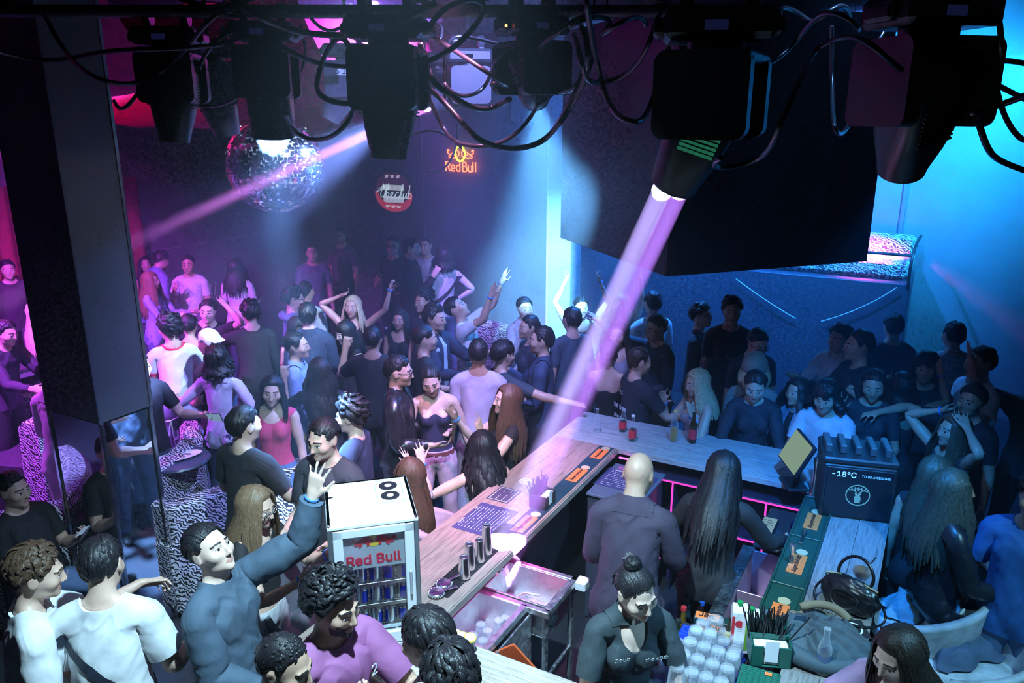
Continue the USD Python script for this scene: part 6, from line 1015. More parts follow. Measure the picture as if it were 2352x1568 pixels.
    for sd in 'LR':
        sg = 1 if sd == 'L' else -1
        if sd in band: q = np.linspace(0, 2 * np.pi, 15); v, f = tube(np.stack([np.full(15, sg * .697), ARMY + .031 * np.cos(q), ARMZ + .029 * np.sin(q)], -1), .006, 6, False); wv = np.zeros((len(v), len(BONES))); wv[:, BI['fo' + sd]] = 1; part(t, 'wristband', (skin(v, wv, M), f), mat(WB, .5))
    if words:
        for wd, y, hh, ww, yy in words:
            m = mv(text(wd, hh, .002, False), rot=[('x', 90)] + ([('z', 180)] if y > 0 else [])); v = m[0] + [ww, y, yy]; wv = np.zeros((len(v), len(BONES))); wv[:, BI['chest']] = 1; part(t, 'lettering', (skin(v, wv, M), m[1]), mat((.75, .78, .8), .6), False)
    for it in hold.split():
        sd, what = it[0], it[2:]; sg = 1 if sd == 'L' else -1; A = M[BI['ha' + sd]]; q = (A @ np.array([sg * .80, ARMY + .0, ARMZ - .024, 1]))[:3]; Rw = R @ A[:3, :3]; who = lab.split(' ', 1)[0]
        ex, ey, ez = Rw @ [sg, 0, 0], Rw @ [0, 1, 0], Rw @ [0, 0, 1]; P = X(q); short = ' '.join(lab.split()[:7])
        def baked(m): return (np.asarray(m[0]) @ np.array([ex, ey, ez]) + P, m[1])
        if what == 'phone': pt = thing('smartphone', f'phone in the hand of the {short}', 'phone'); part(pt, 'case', baked(box((-.03, -.04, -.006), (.12, .036, .004), .004)), mat((.05, .05, .06), .3)); part(pt, 'screen', baked(box((-.026, -.036, -.0072), (.116, .032, -.0062), 0)), glow((.35, .55, .8), .5), False)
        elif what == 'beer': pt = thing('beer_bottle', f'amber bottle in the hand of the {short}', 'bottle'); lz = lathe([(0, 0), (.028, 0), (.03, .005), (.03, .12), (.013, .18), (.012, .21), (0, .21)], 16); part(pt, 'body', baked(mv(lz, (0, -.1, -.02), [('x', -90)])), AMB)
        elif what == 'glass': pt = thing('drinking_glass', f'small clear glass in the hand of the {short}', 'glass'); part(pt, 'bowl', baked(mv(lathe(tumbler(.026, .032, .1), 16), (0, -.05, -.03), [('x', -90)])), GLASS)
        elif what == 'cig': pt = thing('cigarette', f'cigarette in the hand of the {short}', 'cigarette'); part(pt, 'paper', baked(tube([(.06, 0, -.01), (.06, -.07, -.015)], .004, 6)), mat((.8, .8, .78), .7)); part(pt, 'tip', baked(tube([(.06, -.07, -.015), (.06, -.076, -.0155)], .004, 6)), mat((.6, .25, .1), .7))
    return t
W1, W2, BK, NV, JN, DJ, LB, LV, GY = (.72, .73, .75), (.62, .63, .66), (.014, .014, .017), (.02, .025, .055), (.10, .17, .30), (.03, .05, .09), (.30, .40, .58), (.48, .40, .52), (.16, .18, .21)
UPL = ((.42, .15, 1), (.15, .1, 1), 'open', 0)
# ---------------------------------------------------------------- sofas, tables and stools in the crowd
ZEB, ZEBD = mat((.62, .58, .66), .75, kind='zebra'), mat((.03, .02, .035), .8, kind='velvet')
def arc_sofa(name, lab, c, r, a0, a1, hb=.95, hs=.45, cat='sofa'):
    """A round booth: c in the place's metres, angles in degrees, the seat inside the back."""
    t = thing(name, lab, cat, (c[0], c[1], 0)); 
    def ring(prof, n=36):
        an = np.radians(np.linspace(a0, a1, n)); p = np.array(prof, float); k = len(p); V = np.stack([np.cos(an)[:, None] * p[:, 0], np.sin(an)[:, None] * p[:, 0], np.tile(p[:, 1], (n, 1))], -1).reshape(-1, 3)
        i, j = np.meshgrid(np.arange(n - 1), np.arange(k), indexing='ij'); j2 = (j + 1) % k; q = np.stack([i * k + j, i * k + j2, (i + 1) * k + j2, (i + 1) * k + j], -1).reshape(-1, 4)
        F = np.vstack([q[:, [0, 1, 2]], q[:, [0, 2, 3]], [(0, x + 1, x) for x in range(1, k - 1)], [((n - 1) * k, (n - 1) * k + x, (n - 1) * k + x + 1) for x in range(1, k - 1)]]); return V, F[:, ::-1]
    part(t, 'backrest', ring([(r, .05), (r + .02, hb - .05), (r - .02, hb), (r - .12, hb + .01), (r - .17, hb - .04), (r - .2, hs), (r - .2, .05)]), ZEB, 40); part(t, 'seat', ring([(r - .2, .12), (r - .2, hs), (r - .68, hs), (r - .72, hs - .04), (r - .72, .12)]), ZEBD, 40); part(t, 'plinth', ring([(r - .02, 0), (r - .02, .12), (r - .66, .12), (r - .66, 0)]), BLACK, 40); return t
s1 = atz(90, 1178, .86); arc_sofa('sofa', 'curved zebra sofa running to the pillar at the left edge', (s1[0] - .62, s1[1] + 1.05), 1.25, -112, 30, .88)
s2 = atz(20, 955, .86); arc_sofa('sofa', 'second curved zebra sofa behind the pink shirted man', (s2[0] - .5, s2[1] - .1), .9, -10, 120, .88)
s3 = atz(1130, 760, .95); arc_sofa('sofa', 'round zebra booth behind the man with raised arms', (s3[0] - .55, s3[1] - .5), 1.0, -20, 120, 1.0)
q0, q1 = atz(388, 1172, .9), atz(508, 1130, .9); s4 = thing('sofa', 'straight zebra backed sofa behind the raised arm man', 'sofa', (q0[0], q0[1], 0), math.degrees(math.atan2(q1[1] - q0[1], q1[0] - q0[0]))); L_ = np.linalg.norm((q1 - q0)[:2]) + .9; part(s4, 'backrest', box((0, 0, .06), (L_, .14, .9), .02), ZEB); part(s4, 'seat', box((.02, .14, .15), (L_, .72, .46), .04), ZEBD); part(s4, 'arm', box((-.02, 0, .06), (.12, .74, .62), .03), ZEB); part(s4, 'plinth', box((.03, .03, 0), (L_ - .03, .7, .1), .01), BLACK)
pl = thing('platform', 'low black platform at the back under the four standing friends', 'platform'); p_ = atz(960, 575, 1.9); part(pl, 'deck', barm(box((p_[:2] @ BB[:2] - 1.4, p_[:2] @ BA[:2] - .75, .03), (p_[:2] @ BB[:2] + 1.1, A0 - .05, .28), .01)), mat((.04, .04, .05), .5)); part(pl, 'nosing', barm(box((p_[:2] @ BB[:2] - 1.4, p_[:2] @ BA[:2] - .76, .24), (p_[:2] @ BB[:2] + 1.1, p_[:2] @ BA[:2] - .72, .285), .004)), STEEL)
# zebra balcony bench, pink lit, right of the hanging box
e1 = wall_pt(2092, 650, A0 - .95); be = e1[:2] @ BB[:2]; zz = e1[2]
bz = thing('bench', 'pink lit zebra bench on a raised ledge below the hanging box', 'bench'); part(bz, 'ledge', barm(box((be - 3.2, A0 - .95, 0), (be, A0 - .02, zz - .02), .01)), mat((.03, .04, .06), .5)); part(bz, 'cushion', barm(mv(box((be - 1.75, A0 - .75, zz - .02), (be - .02, A0 - .1, zz + .2), .05))), ZEB); part(bz, 'backrest', barm(box((be - 1.75, A0 - .2, zz + .1), (be - .02, A0 - .05, zz + .42), .05)), ZEB); part(bz, 'rail', barm(tube([(be - 3.2, A0 - .93, zz + .3), (be - .02, A0 - .93, zz + .3)], .016, 8)), BLACK); part(bz, 'rail_end', barm(tube(spline([(be - .02, A0 - .93, zz - .1), (be - .02, A0 - .93, zz + .3), (be + .0, A0 - .7, zz + .42), (be + .02, A0 - .4, zz + .45)], 16), .016, 8)), BLACK)
bzl = barm(np.array([[0, 0, 0]]) if False else (np.array([[be - .8, A0 - .55, zz + .9]]), None))[0][0]
for pts, lab in (([(1690, 640), (1760, 690), (1828, 732)], 'pale slack cord falling left below the zebra bench'), ([(2060, 660), (1980, 705), (1886, 738)], 'pale slack cord falling right below the zebra bench')): solo('cord', tube(spline([wall_pt(x, y, A0 - 1.0) for x, y in pts], 20), .008, 6), mat((.5, .52, .55), .4), lab, 'cord')
# tables
def stool_chair(lab, loc, rz, m, h=.72, cat='bar chair'):
    t = thing('bar_chair', lab, cat, loc, rz)
    def sh(u, v): a = np.radians(-128 + 256 * u); r = .25 + .04 * v; top = .08 + .27 * (np.cos(a / 2) ** 1.5).clip(0, 1); return np.stack([r * np.sin(a), r * np.cos(a) * .95, h - .03 + top * v], -1)
    part(t, 'shell', sheet(sh, 40, 10, .035), m, True); part(t, 'seat_cushion', lathe([(0, h - .07), (.24, h - .07), (.265, h - .03), (.25, h + .01), (.2, h + .025), (0, h + .028)], 30), m, 50)
    for k in range(4): a = math.pi / 4 + k * math.pi / 2; part(t, 'leg', tube([(.15 * math.cos(a), .15 * math.sin(a), h - .07), (.24 * math.cos(a), .24 * math.sin(a), 0)], .014, 8), BLACK)
    part(t, 'foot_ring', tube([(.215 * math.cos(q), .215 * math.sin(q), .25) for q in np.linspace(0, 6.2832, 29)], .009, 7), BLACK); return t
VG, VP = mat((.42, .45, .47), .75, kind='velvet'), mat((.42, .30, .38), .75, kind='velvet')
stool_chair('mauve velvet bar chair with a rounded back at the left counter', (*atz(1030, 1200, .95)[:2], 0), 120, VP); stool_chair('grey velvet bar chair carrying a folded pale garment', (*atz(2125, 1400, .8)[:2], 0), -125, VG, .66); stool_chair('pale velvet bar chair with dark clothes on it at the lower right', (*atz(2240, 1500, .8)[:2], 0), -105, mat((.6, .62, .64), .75, kind='velvet'), .66); stool_chair('dark grey bar chair behind the purple tee man', (*atz(735, 1372, .9)[:2], 0), 40, mat((.09, .1, .12), .7, kind='velvet'), .7)
solo('jacket', heap((0, 0, 0), .2, .15, .14, 5, 48), cl((.09, .13, .20)), 'crumpled dark blue jacket in the pale velvet chair', 'jacket', smooth=True, loc=atz(2195, 1490, .7), rz=20); solo('garment', heap((0, 0, 0), .2, .12, .1, 9, 40), cl((.22, .38, .45)), 'pale teal garment with a printed edge on the grey velvet chair', 'garment', smooth=True, loc=atz(2105, 1398, .7), rz=10)
rb = thing('seat', 'red upholstered low seat beside the white trousers', 'seat', (*atz(690, 1385, .7)[:2], 0), -20); part(rb, 'cushion', box((-.14, -.16, .42), (.14, .16, .5), .03), mat((.55, .015, .03), .5)); part(rb, 'backrest', box((-.14, .1, .5), (.14, .16, .78), .02), mat((.55, .015, .03), .5)); [part(rb, 'leg', tube([(x, y, 0), (x, y, .42)], .014, 8), BLACK) for x in (-.11, .11) for y in (-.13, .13)]
def wire_table(lab, px, py, z, r=.2, dish=True):
    p = atz(px, py, z); t = thing('wire_table', lab, 'table', (p[0], p[1], 0), 14); m = mat((.8, .82, .85), .35); n = 6
    T = [(r * math.cos(k * math.pi / 3), r * math.sin(k * math.pi / 3), z - .012) for k in range(n)]; Mi = [(r * .62 * math.cos((k + .5) * math.pi / 3), r * .62 * math.sin((k + .5) * math.pi / 3), z * .5) for k in range(n)]; B = [(r * .85 * math.cos(k * math.pi / 3), r * .85 * math.sin(k * math.pi / 3), .01) for k in range(n)]
    for k in range(n):
        for a, b in ((T[k], T[(k + 1) % n]), (T[k], Mi[k]), (T[(k + 1) % n], Mi[k]), (Mi[k], B[k]), (Mi[k], B[(k + 1) % n]), (B[k], B[(k + 1) % n]), (Mi[k], Mi[(k + 1) % n])): part(t, 'rod', tube([a, b], .006, 6), m)
    part(t, 'top', lathe([(0, z - .006), (r * 1.04, z - .006), (r * 1.05, z), (0, z + .001)], 6), PANE if dish else m, False); return p
w1 = wire_table('white geometric wire table right of the pillar', 372, 950, .85); wire_table('far white wire table in front of the drinking man', 462, 650, .95, .22)
for k, (px, py, lab) in enumerate(((386, 1000, 'small shot glass at the left of the round dark table'), (405, 1008, 'second shot glass beside the white platter'), (430, 1012, 'empty shot glass at the right of the dark table'))): glass_thing('shot_glass', lab, SH_, atz(px, py, .87), 'shot glass')
p = atz(408, 1052, .86); t = thing('side_table', 'round black side table under the white platter', 'table', (p[0], p[1], 0)); part(t, 'top', lathe([(0, .83), (.24, .83), (.25, .845), (.24, .86), (0, .86)], 36), mat((.05, .07, .09), .3)); part(t, 'column', lathe([(.2, 0), (.2, .015), (.03, .03), (.028, .83), (0, .83)], 20), BLACK)
t = thing('platter', 'white oval platter with a dark dip on the round side table', 'platter', (p[0], p[1], .861), 35); part(t, 'dish', mv(lathe([(0, 0), (.05, 0), (.095, .012), (.1, .018), (.094, .016), (.05, .006), (0, .006)], 30)[0:2]) if False else (lathe([(0, 0), (.05, 0), (.095, .012), (.1, .018), (.094, .016), (.05, .006), (0, .006)], 30)[0] * [1.9, .9, 1], lathe([(0, 0), (.05, 0), (.095, .012), (.1, .018), (.094, .016), (.05, .006), (0, .006)], 30)[1]), mat((.75, .78, .8), .35)); part(t, 'dip_bowl', mv(lathe([(0, .007), (.03, .007), (.042, .026), (.038, .026), (.028, .012), (0, .012)], 20), (-.08, 0, 0)), mat((.02, .03, .03), .4)); part(t, 'snack', join(*[mv(box((-.014, -.006, 0), (.014, .006, .01), .003), (.06 + .03 * math.cos(k * 1.7), .03 * math.sin(k * 2.3), .008), [('z', 40 * k)]) for k in range(7)]), mat((.3, .25, .2), .6), kind='stuff')
p = atz(40, 832, 1.02); t = thing('tall_table', 'tall black framed table with drinks at the left edge', 'table', (p[0], p[1], 0), 60); part(t, 'top', box((-.9, -.3, 1.0), (.3, .3, 1.03), .005), mat((.05, .04, .06), .35)); [part(t, 'leg', box((x - .025, y - .025, 0), (x + .025, y + .025, 1.0), .004), mat((.14, .13, .17), .4)) for x in (-.86, .26) for y in (-.26, .26)]; part(t, 'apron', box((-.88, -.29, .93), (.28, -.27, 1.0), .003), mat((.14, .13, .17), .4))
for k, (px, py, c1, lab) in enumerate(((14, 806, (.7, .35, .05), 'glass with an orange drink on the tall table'), (36, 812, (.1, .2, .6), 'glass with a blue drink on the tall table'))): t = thing('drinking_glass', lab, 'glass', atz(px, py + 14, 1.03)); part(t, 'bowl', lathe(tumbler(.032, .036, .11), 18), GLASS); part(t, 'drink', lathe([(0, .013), (.029, .013), (.032, .08), (0, .08)], 16), mat(c1, .2))
p = atz(895, 800, .8); t = thing('side_table', 'dark low table with a water bottle among the dancers', 'table', (p[0], p[1], 0)); part(t, 'top', lathe([(0, .76), (.24, .76), (.25, .775), (.24, .79), (0, .79)], 30), mat((.05, .05, .08), .4)); part(t, 'column', lathe([(.2, 0), (.2, .015), (.03, .03), (.03, .76), (0, .76)], 18), BLACK)
bottle('water_bottle', 'clear blue water bottle on the low table', atz(889, 795, .79), .24, .033, .013, glass((.7, .85, 1)), None, mat((.1, .3, .6), .4), mat((.7, .8, .9), .4)); glass_thing('drinking_glass', 'tall narrow glass beside the water bottle', tumbler(.024, .03, .16), atz(905, 803, .79), 'glass'); t = thing('ice_bucket', 'bright red bucket in front of the water bottle', 'bucket', atz(897, 812, .79)); part(t, 'wall', lathe([(0, 0), (.05, 0), (.065, .085), (.06, .085), (.046, .006), (0, .006)], 20), mat((.65, .03, .08), .4))
t = thing('champagne_bucket', 'chrome wine bucket at the left edge in front of the sofa', 'bucket', atz(16, 1262, .75)); part(t, 'wall', lathe([(0, 0), (.08, 0), (.105, .19), (.11, .2), (.1, .2), (.076, .008), (0, .008)], 26), CHROME); [part(t, 'handle', tube([(s * .105, .03 * math.cos(q), .15 + .03 * math.sin(q)) for q in np.linspace(0, 6.2832, 15)], .006, 6), CHROME) for s in (1, -1)]
t = thing('side_table', 'dark square table under the chrome bucket', 'table', (*atz(16, 1262, .75)[:2], 0)); part(t, 'top', box((-.3, -.25, .71), (.2, .25, .748), .006), mat((.03, .02, .03), .4)); part(t, 'column', tube([(-.05, 0, 0), (-.05, 0, .71)], .03, 12), BLACK)
# haze
hz = usdkit.material(stage, LK + 'haze', {'g': ('geometry', {}), 'd': ('vector_math', dict(math_type='dot_product', vector2=tuple(BA))), 'm': ('map_range', dict(from_min=3.8, from_max=7.4, to_min=.07 * HAZE, to_max=HAZE, clamp=True)), 'z': ('noise_texture', dict(scale=.55, detail=3)), 'n': ('map_range', dict(from_min=.3, from_max=.7, to_min=.55, to_max=1.45, clamp=True)), 'x': ('math', dict(math_type='multiply')), 'v': ('scatter_volume', dict(color=(.78, .86, 1.0), anisotropy=.25))},
    [('g.position', 'd.vector1'), ('d.value', 'm.value'), ('g.position', 'z.vector'), ('z.fac', 'n.value'), ('m.result', 'x.value1'), ('n.result', 'x.value2'), ('x.value', 'v.density')], volume='v.volume')
solo('haze', barm(box((BL + .01, -3.9, .004), (6.78, A0 - .004, TOP - .004), 0)), hz, 'thin stage haze filling the whole club room', 'haze', kind='stuff', smooth=False)
# foreground, bottom left
pp(85, 1312, 1.74, 'm', 125, 'messy', 'b', 0, tee(W1, off=.018), DJ, 'man with brown hair in a white tee holding his neighbour by the shoulder', L=((.2, .55, -.45), (.35, .9, .08), 'relax', 20, (.2, .9, -.3)), R='down', head=(-8, 6, 0), lean=6)
pp(234, 1292, 1.76, 'm', -172, 'short', 'k', 0, tee(W1, off=.019), DJ, 'man seen from behind in a white tee with a black strap across his back', strap=((.02, .03, .05), -.72), L='bent', R=((.3, .1, -1), (0, .9, -.2), 'relax', 20), head=(0, 14, 4), lean=8)
pp(480, 1258, 1.74, 'm', 88, 'slick', 'k', 3, long((.07, .11, .16), off=.02, neck='high'), DJ, 'man in a blue grey sweater raising his arm with an open hand', L=((.12, .55, .3), (.0, .28, 1), 'open', -40), R=((.1, .2, -1), (-.1, .8, -.4), 'relax', 0), head=(0, -22, 0), twist=-18, band='L')
pp(590, 1160, 1.63, 'f', 72, 'longer', 'g', 0, crop(BK, hem=1.04), W2, 'long haired woman with glasses in a black top and white trousers', glasses=(.3, .3, .32), L='clap', R='clap', head=(0, 12, 0), band='LR')
pp(768, 1385, 1.76, 'm', 55, 'curly', 'k', 1, tee((.33, .11, .27), sleeve=.4, off=.016), DJ, 'man with curly black hair and beard in a purple tee', beard=True, L=((.2, .7, -.7), (-.2, 1, .1), 'fist', 60), R='down', head=(6, 10, 0), words=[('2', -.135, .05, .09, 1.33)])
pp(655, 1522, 1.72, 'm', 78, 'crop', 'k', 1, tee((.06, .12, .15)), DJ, 'man with short black hair looking down at the bottom edge', head=(0, 16, 0), L='bent', R='down')
pp(978, 1463, 1.70, 'm', -118, 'fringe', 'k', 0, tee((.5, .5, .55)), DJ, 'man with bowl cut black hair and a fist beside his cheek', L=((.3, .35, -.8), (-.15, .3, 1), 'fist', 20), R=((.2, .4, -.8), (-.4, .9, .1), 'relax', 30), head=(0, 8, 0))
pp(1033, 1556, 1.79, 'm', -160, 'messy', 'k', 0, tee(BK), DJ, 'person whose black hair shows at the bottom edge of the picture', head=(0, 20, 0))
# bartenders
pp(1462, 1356, 1.66, 'f', 14, 'bun', 'k', 3, [('top', dict(sleeve=.37, off=.014, wr=.008, neck='vee', hem=.84), (.035, .052, .062), 'work_shirt', 'collar')], BK, 'woman bartender with tied up black hair in a dark work shirt', head=(14, 8, -4), L=((.3, .3, -1), (.0, .55, -.8), 'relax', 0), R=((.3, .35, -1), (.15, .6, -.75), 'relax', 0), lean=10, words=[('the club', -.145, .022, .085, 1.335), ('Zouk', -.143, .022, -.085, 1.36)])
pp(1468, 1085, 1.78, 'm', 158, 'bald', 'k', 1, [('top', dict(sleeve=.46, off=.017, wr=.008, hem=.72), (.055, .04, .07), 'work_shirt', 'collar')], BK, 'bald bearded bartender in a plain plum work shirt', beard=True, L='bent', R=((.2, .35, -.9), (-.3, .9, -.15), 'grip', 20), head=(-4, 22, 0), lean=10, hold='R:phone')
pp(1662, 1078, 1.66, 'f', 152, 'longer', 'k', 0, long(BK), BK, 'woman bartender in black with very long black hair', R=((.5, .5, -.8), (.35, .9, -.25), 'relax', 0), L=((.4, .3, -.8), (-.5, .9, -.3), 'relax', 0), head=(0, 18, 0), lean=14)
# along the left counter
pp(940, 1085, 1.60, 'f', -128, 'longer', 'b', 0, tee((.55, .5, .56)), JN, 'woman with long brown hair and hands up behind the fridge', sit=True, base=-.2, L=((.45, .5, -.5), (.1, .6, .9), 'spread', 20), R=((.5, .6, -.5), (.1, .6, .85), 'spread', 20), glasses=(.5, .5, .5))
pp(1108, 1022, 1.62, 'f', -158, 'wavy', 'k', 0, bare(BK), BK, 'bare shouldered woman with dark hair leaning on the left counter', sit=True, base=-.2, L=((.6, .2, -.3), (.1, .3, 1), 'spread', 20), R=((.3, .7, -.8), (-.3, .9, -.1), 'relax', 0), band='L', lean=10)
pp(990, 872, 1.64, 'f', 8, 'pony', 'k', 0, bare((.03, .028, .07), 1.0), (.62, .42, .5), 'woman in a strapless navy top with pale trousers and a brown belt', belt=(.12, .03, .03), R=((.3, .15, -.9), (.1, .5, 1), 'fist', 30), L=((.35, -.05, -1), (.25, .3, -.9), 'relax', 0), head=(-4, 22, -8), band='L')
pp(917, 850, 1.75, 'm', 88, 'short', 'k', 1, jacket(mat((.014, .013, .016), .28, kind='velvet'), BK), BK, 'man with glasses in a black leather jacket beside the strapless woman', glasses=True, L='bent', R='bent', head=(0, 6, 0))
pp(742, 1005, 1.76, 'm', -22, 'slick', 'k', 0, tee((.045, .045, .06), off=.018), DJ, 'man in a charcoal tee looking down towards the fridge', head=(-8, 10, 0), R='bent', L='bent')
pp(804, 952, 1.69, 'm', -95, 'curly', 'k', 0, tee(NV), DJ, 'man with curly hair in a navy tee behind the charcoal tee man', head=(0, 6, 0), R='down', L='bent')
pp(562, 972, 1.76, 'm', 148, 'short', 'k', 0, tee(BK, off=.017), BK, 'man from behind in a black tee left of the laughing woman in red', L=((.4, .1, -1), (0, .9, -.3), 'relax', 20), R=((.3, .4, -.9), (-.2, .9, .1), 'relax', 30), head=(-6, 4, 0))
pp(625, 894, 1.62, 'f', 6, 'long', 'k', 0, tank((.62, .05, .14), 1.0), JN, 'laughing woman in a red sleeveless top', head=(6, 8, 6), L='down', R='back')
pp(1165, 915, 1.62, 'f', -72, 'longer', 'b', 0, crop(BK, hem=.9), BK, 'woman with long brown hair raising both hands beside her face', L=((.3, .6, -.55), (-.1, .25, 1), 'flat', 30), R=((.3, .55, -.5), (-.1, .55, .8), 'flat', 30), band='LR', head=(0, -4, 0))
pp(1157, 812, 1.69, 'm', 118, 'fringe', 'k', 1, tee((.03, .045, .06)), DJ, 'man with bowl cut hair in a dark tee reaching out past the beam', R=((.7, .7, -.3), (.5, 1, -.25), 'relax', 0), L='bent', head=(8, 6, 0))
pp(1099, 808, 1.79, 'm', 178, 'crop', 'k', 2, tee(LV), (.4, .33, .42), 'man from behind in a lavender tee and lavender trousers', L='down', R='down')
# crowd, left half
pp(389, 752, 1.76, 'm', -158, 'curly', 'k', 0, tee(W1, sleeve=.34), (.2, .24, .32), 'curly haired man in a white ringer tee with red trim', ringer=(.6, .02, .06), L=((.25, .2, -1), (-.1, .9, -.1), 'grip', 20), R='bent', head=(28, 4, 0), hold='L:phone')
pp(434, 745, 1.66, 'f', -165, 'tied', 'k', 0, tank(W1), BK, 'woman with tied hair in a white top beside the ringer tee man', L='down', R='bent')
pp(478, 785, 1.68, 'm', -112, 'crop', 'k', 1, tee(BK), BK, 'man in a backwards white cap and black tee', cap=(.7, .7, .72), R='bent', L='bent', head=(0, 10, 0))
pp(500, 822, 1.64, 'f', 172, 'shag', 'k', 0, shirt((.50, .46, .60)), DJ, 'woman with shaggy hair from behind in a pale lilac shirt', L='hip', R='hip')
pp(478, 713, 1.69, 'm', 12, 'slick', 'k', 3, tee(BK), DJ, 'man in a black tee facing the camera with one hand behind his neck', L='neck', R=((.6, .4, -.2), (-.5, -.2, .9), 'relax', 0), head=(-6, 2, 4))
pp(574, 716, 1.75, 'm', -148, 'messy', 'k', 0, long(BK), BK, 'man from behind in black holding up a phone near the beam', L=((.35, .75, -.3), (.25, .8, .45), 'grip', 40), R='down', hold='L:phone')
pp(541, 612, 1.70, 'f', 176, 'wavy', 'k', 0, shirt(W1, off=.018), DJ, 'woman from behind in a bright white shirt inside the blue beam', L='bent', R='bent')
pp(346, 643, 1.66, 'f', 88, 'longer', 'g', 0, shirt(LB), JN, 'light haired woman in a pale denim shirt beside the pillar', R=((.1, .5, -.7), (.1, 1, .1), 'open', 20), L=((.1, .5, -.7), (.1, 1, .0), 'open', 20))
pp(334, 606, 1.57, 'f', 32, 'long', 'k', 0, tank(BK), BK, 'laughing woman half hidden by the pillar behind the denim shirt woman', head=(0, -8, 0))
pp(372, 596, 1.8, 'm', 150, 'short', 'k', 0, shirt((.2, .3, .5)), DJ, 'man in a blue shirt bending over the far table', lean=28)
pp(432, 606, 1.72, 'm', 12, 'short', 'k', 1, tee(W2), DJ, 'man in a pale tee drinking at the far wire table', R='drink', L='bent', hold='R:glass')
pp(676, 684, 1.76, 'm', 112, 'messy', 'k', 0, hoodie((.14, .22, .32)), DJ, 'man with glasses in a grey blue hoodie facing right', glasses=True, L='bent', R='down', head=(0, 6, 0))
pp(702, 668, 1.76, 'm', 162, 'crop', 'k', 1, tee(W2), DJ, 'man with cropped hair in a white tee beyond the hoodie man', R='down', L='down')
pp(708, 722, 1.79, 'm', -176, 'short', 'k', 0, [('top', dict(sleeve=.66, off=.02), DJ, 'denim_jacket', 'collar')], DJ, 'black haired man from behind in a dark denim jacket', L='bent', R='bent')
pp(684, 750, 1.57, 'f', 52, 'bangs', 'k', 1, tank(NV), BK, 'woman with parted black hair right of the hoodie man', head=(0, 14, 0))
pp(682, 792, 1.72, 'm', 96, 'fade', 'k', 1, shirt((.26, .36, .60)), DJ, 'man in profile wearing a light blue shirt', R='down', L='bent')
pp(735, 850, 1.64, 'f', -170, 'wavy', 'd', 1, tee(BK), BK, 'dark haired woman from behind under the raised fists', L=((.35, .4, -.3), (.0, .2, 1), 'fist', 10), R='bent')
pp(810, 702, 1.66, 'f', -8, 'long', 'y', 0, tank(BK), BK, 'blonde woman in a black top dancing with both arms raised', R=((.75, .1, .8), (-.9, .05, .38), 'relax', 0), L=((.75, .15, .62), (.3, .1, 1), 'fist', 0), band='L')
pp(792, 762, 1.60, 'f', -48, 'bangs', 'k', 3, tank(BK, neck='tank'), BK, 'woman with a black fringe below the dancing blonde', head=(0, 14, 0), sit=False)
pp(856, 776, 1.74, 'm', 178, 'crop', 'k', 2, tee(BK, off=.02), BK, 'broad man from behind in a black tee with a raised fist', L=((.5, .45, -.45), (-.2, .1, 1), 'fist', 10), R='bent')
pp(977, 776, 1.74, 'm', 108, 'fade', 'k', 1, tee(BK), BK, 'man with an undercut in a black tee facing right', R='bent', L='bent')
pp(1000, 728, 1.78, 'm', 68, 'messy', 'k', 1, jacket(NV, (.5, .52, .55)), DJ, 'man shouting in a dark jacket over a pale patterned tee', R=((.25, .5, -.8), (-.1, 1, .1), 'spread', 40), L=((.3, .6, -.6), (.1, 1, .25), 'spread', 40), head=(0, 4, 0))
pp(1048, 706, 1.76, 'm', 78, 'fade', 'k', 1, tee(W1), JN, 'man in a white tee throwing both arms up and shouting', L=((.15, .7, .55), (.05, .45, 1), 'open', 0), R=((.25, .75, .45), (.1, .4, 1), 'open', 0), band='LR', head=(0, -26, 0), lean=-8)
pp(918, 732, 1.62, 'f', -12, 'long', 'k', 1, tank(BK), BK, 'seated woman in the dark behind the blonde dancer', sit=True, base=-.2)
pp(972, 690, 1.7, 'm', -42, 'curly', 'k', 1, tee(NV), BK, 'curly haired man in navy behind the shouting man')
# on the low platform at the back
pp(902, 562, 1.74, 'm', -6, 'short', 'k', 0, tee(BK), BK, 'man with glasses in black holding a phone on the back platform', base=.28, glasses=True, R='phone', L='bent', hold='R:phone')
pp(946, 569, 1.8, 'm', 92, 'short', 'k', 3, jacket(BK, W2), JN, 'man in an open black vest and blue jeans on the back platform', base=.28, R=((.15, .4, -.8), (-.1, .5, .8), 'fist', 20), L='bent')
pp(978, 563, 1.7, 'm', -20, 'crop', 'k', 0, tee(W2), DJ, 'man in a pale tee standing behind the black vest', base=.28, R=((.2, .5, -.8), (0, 1, 0), 'relax', 0), band='R')
pp(1018, 589, 1.68, 'f', -152, 'shag', 'k', 0, long(W2, hem=.9), JN, 'woman with shaggy hair in a white sweater with hand on hip', base=.28, R='hip', L='down', strap=((.02, .02, .03), .7))
pp(716, 578, 1.74, 'm', 20, 'short', 'k', 0, tee((.12, .1, .2)), BK, 'faint man standing in the haze right of the blue beam', base=.1); pp(782, 540, 1.74, 'm', -20, 'short', 'k', 1, tee((.08, .07, .12)), BK, 'faint man in the far haze below the mirror ball', base=.2)
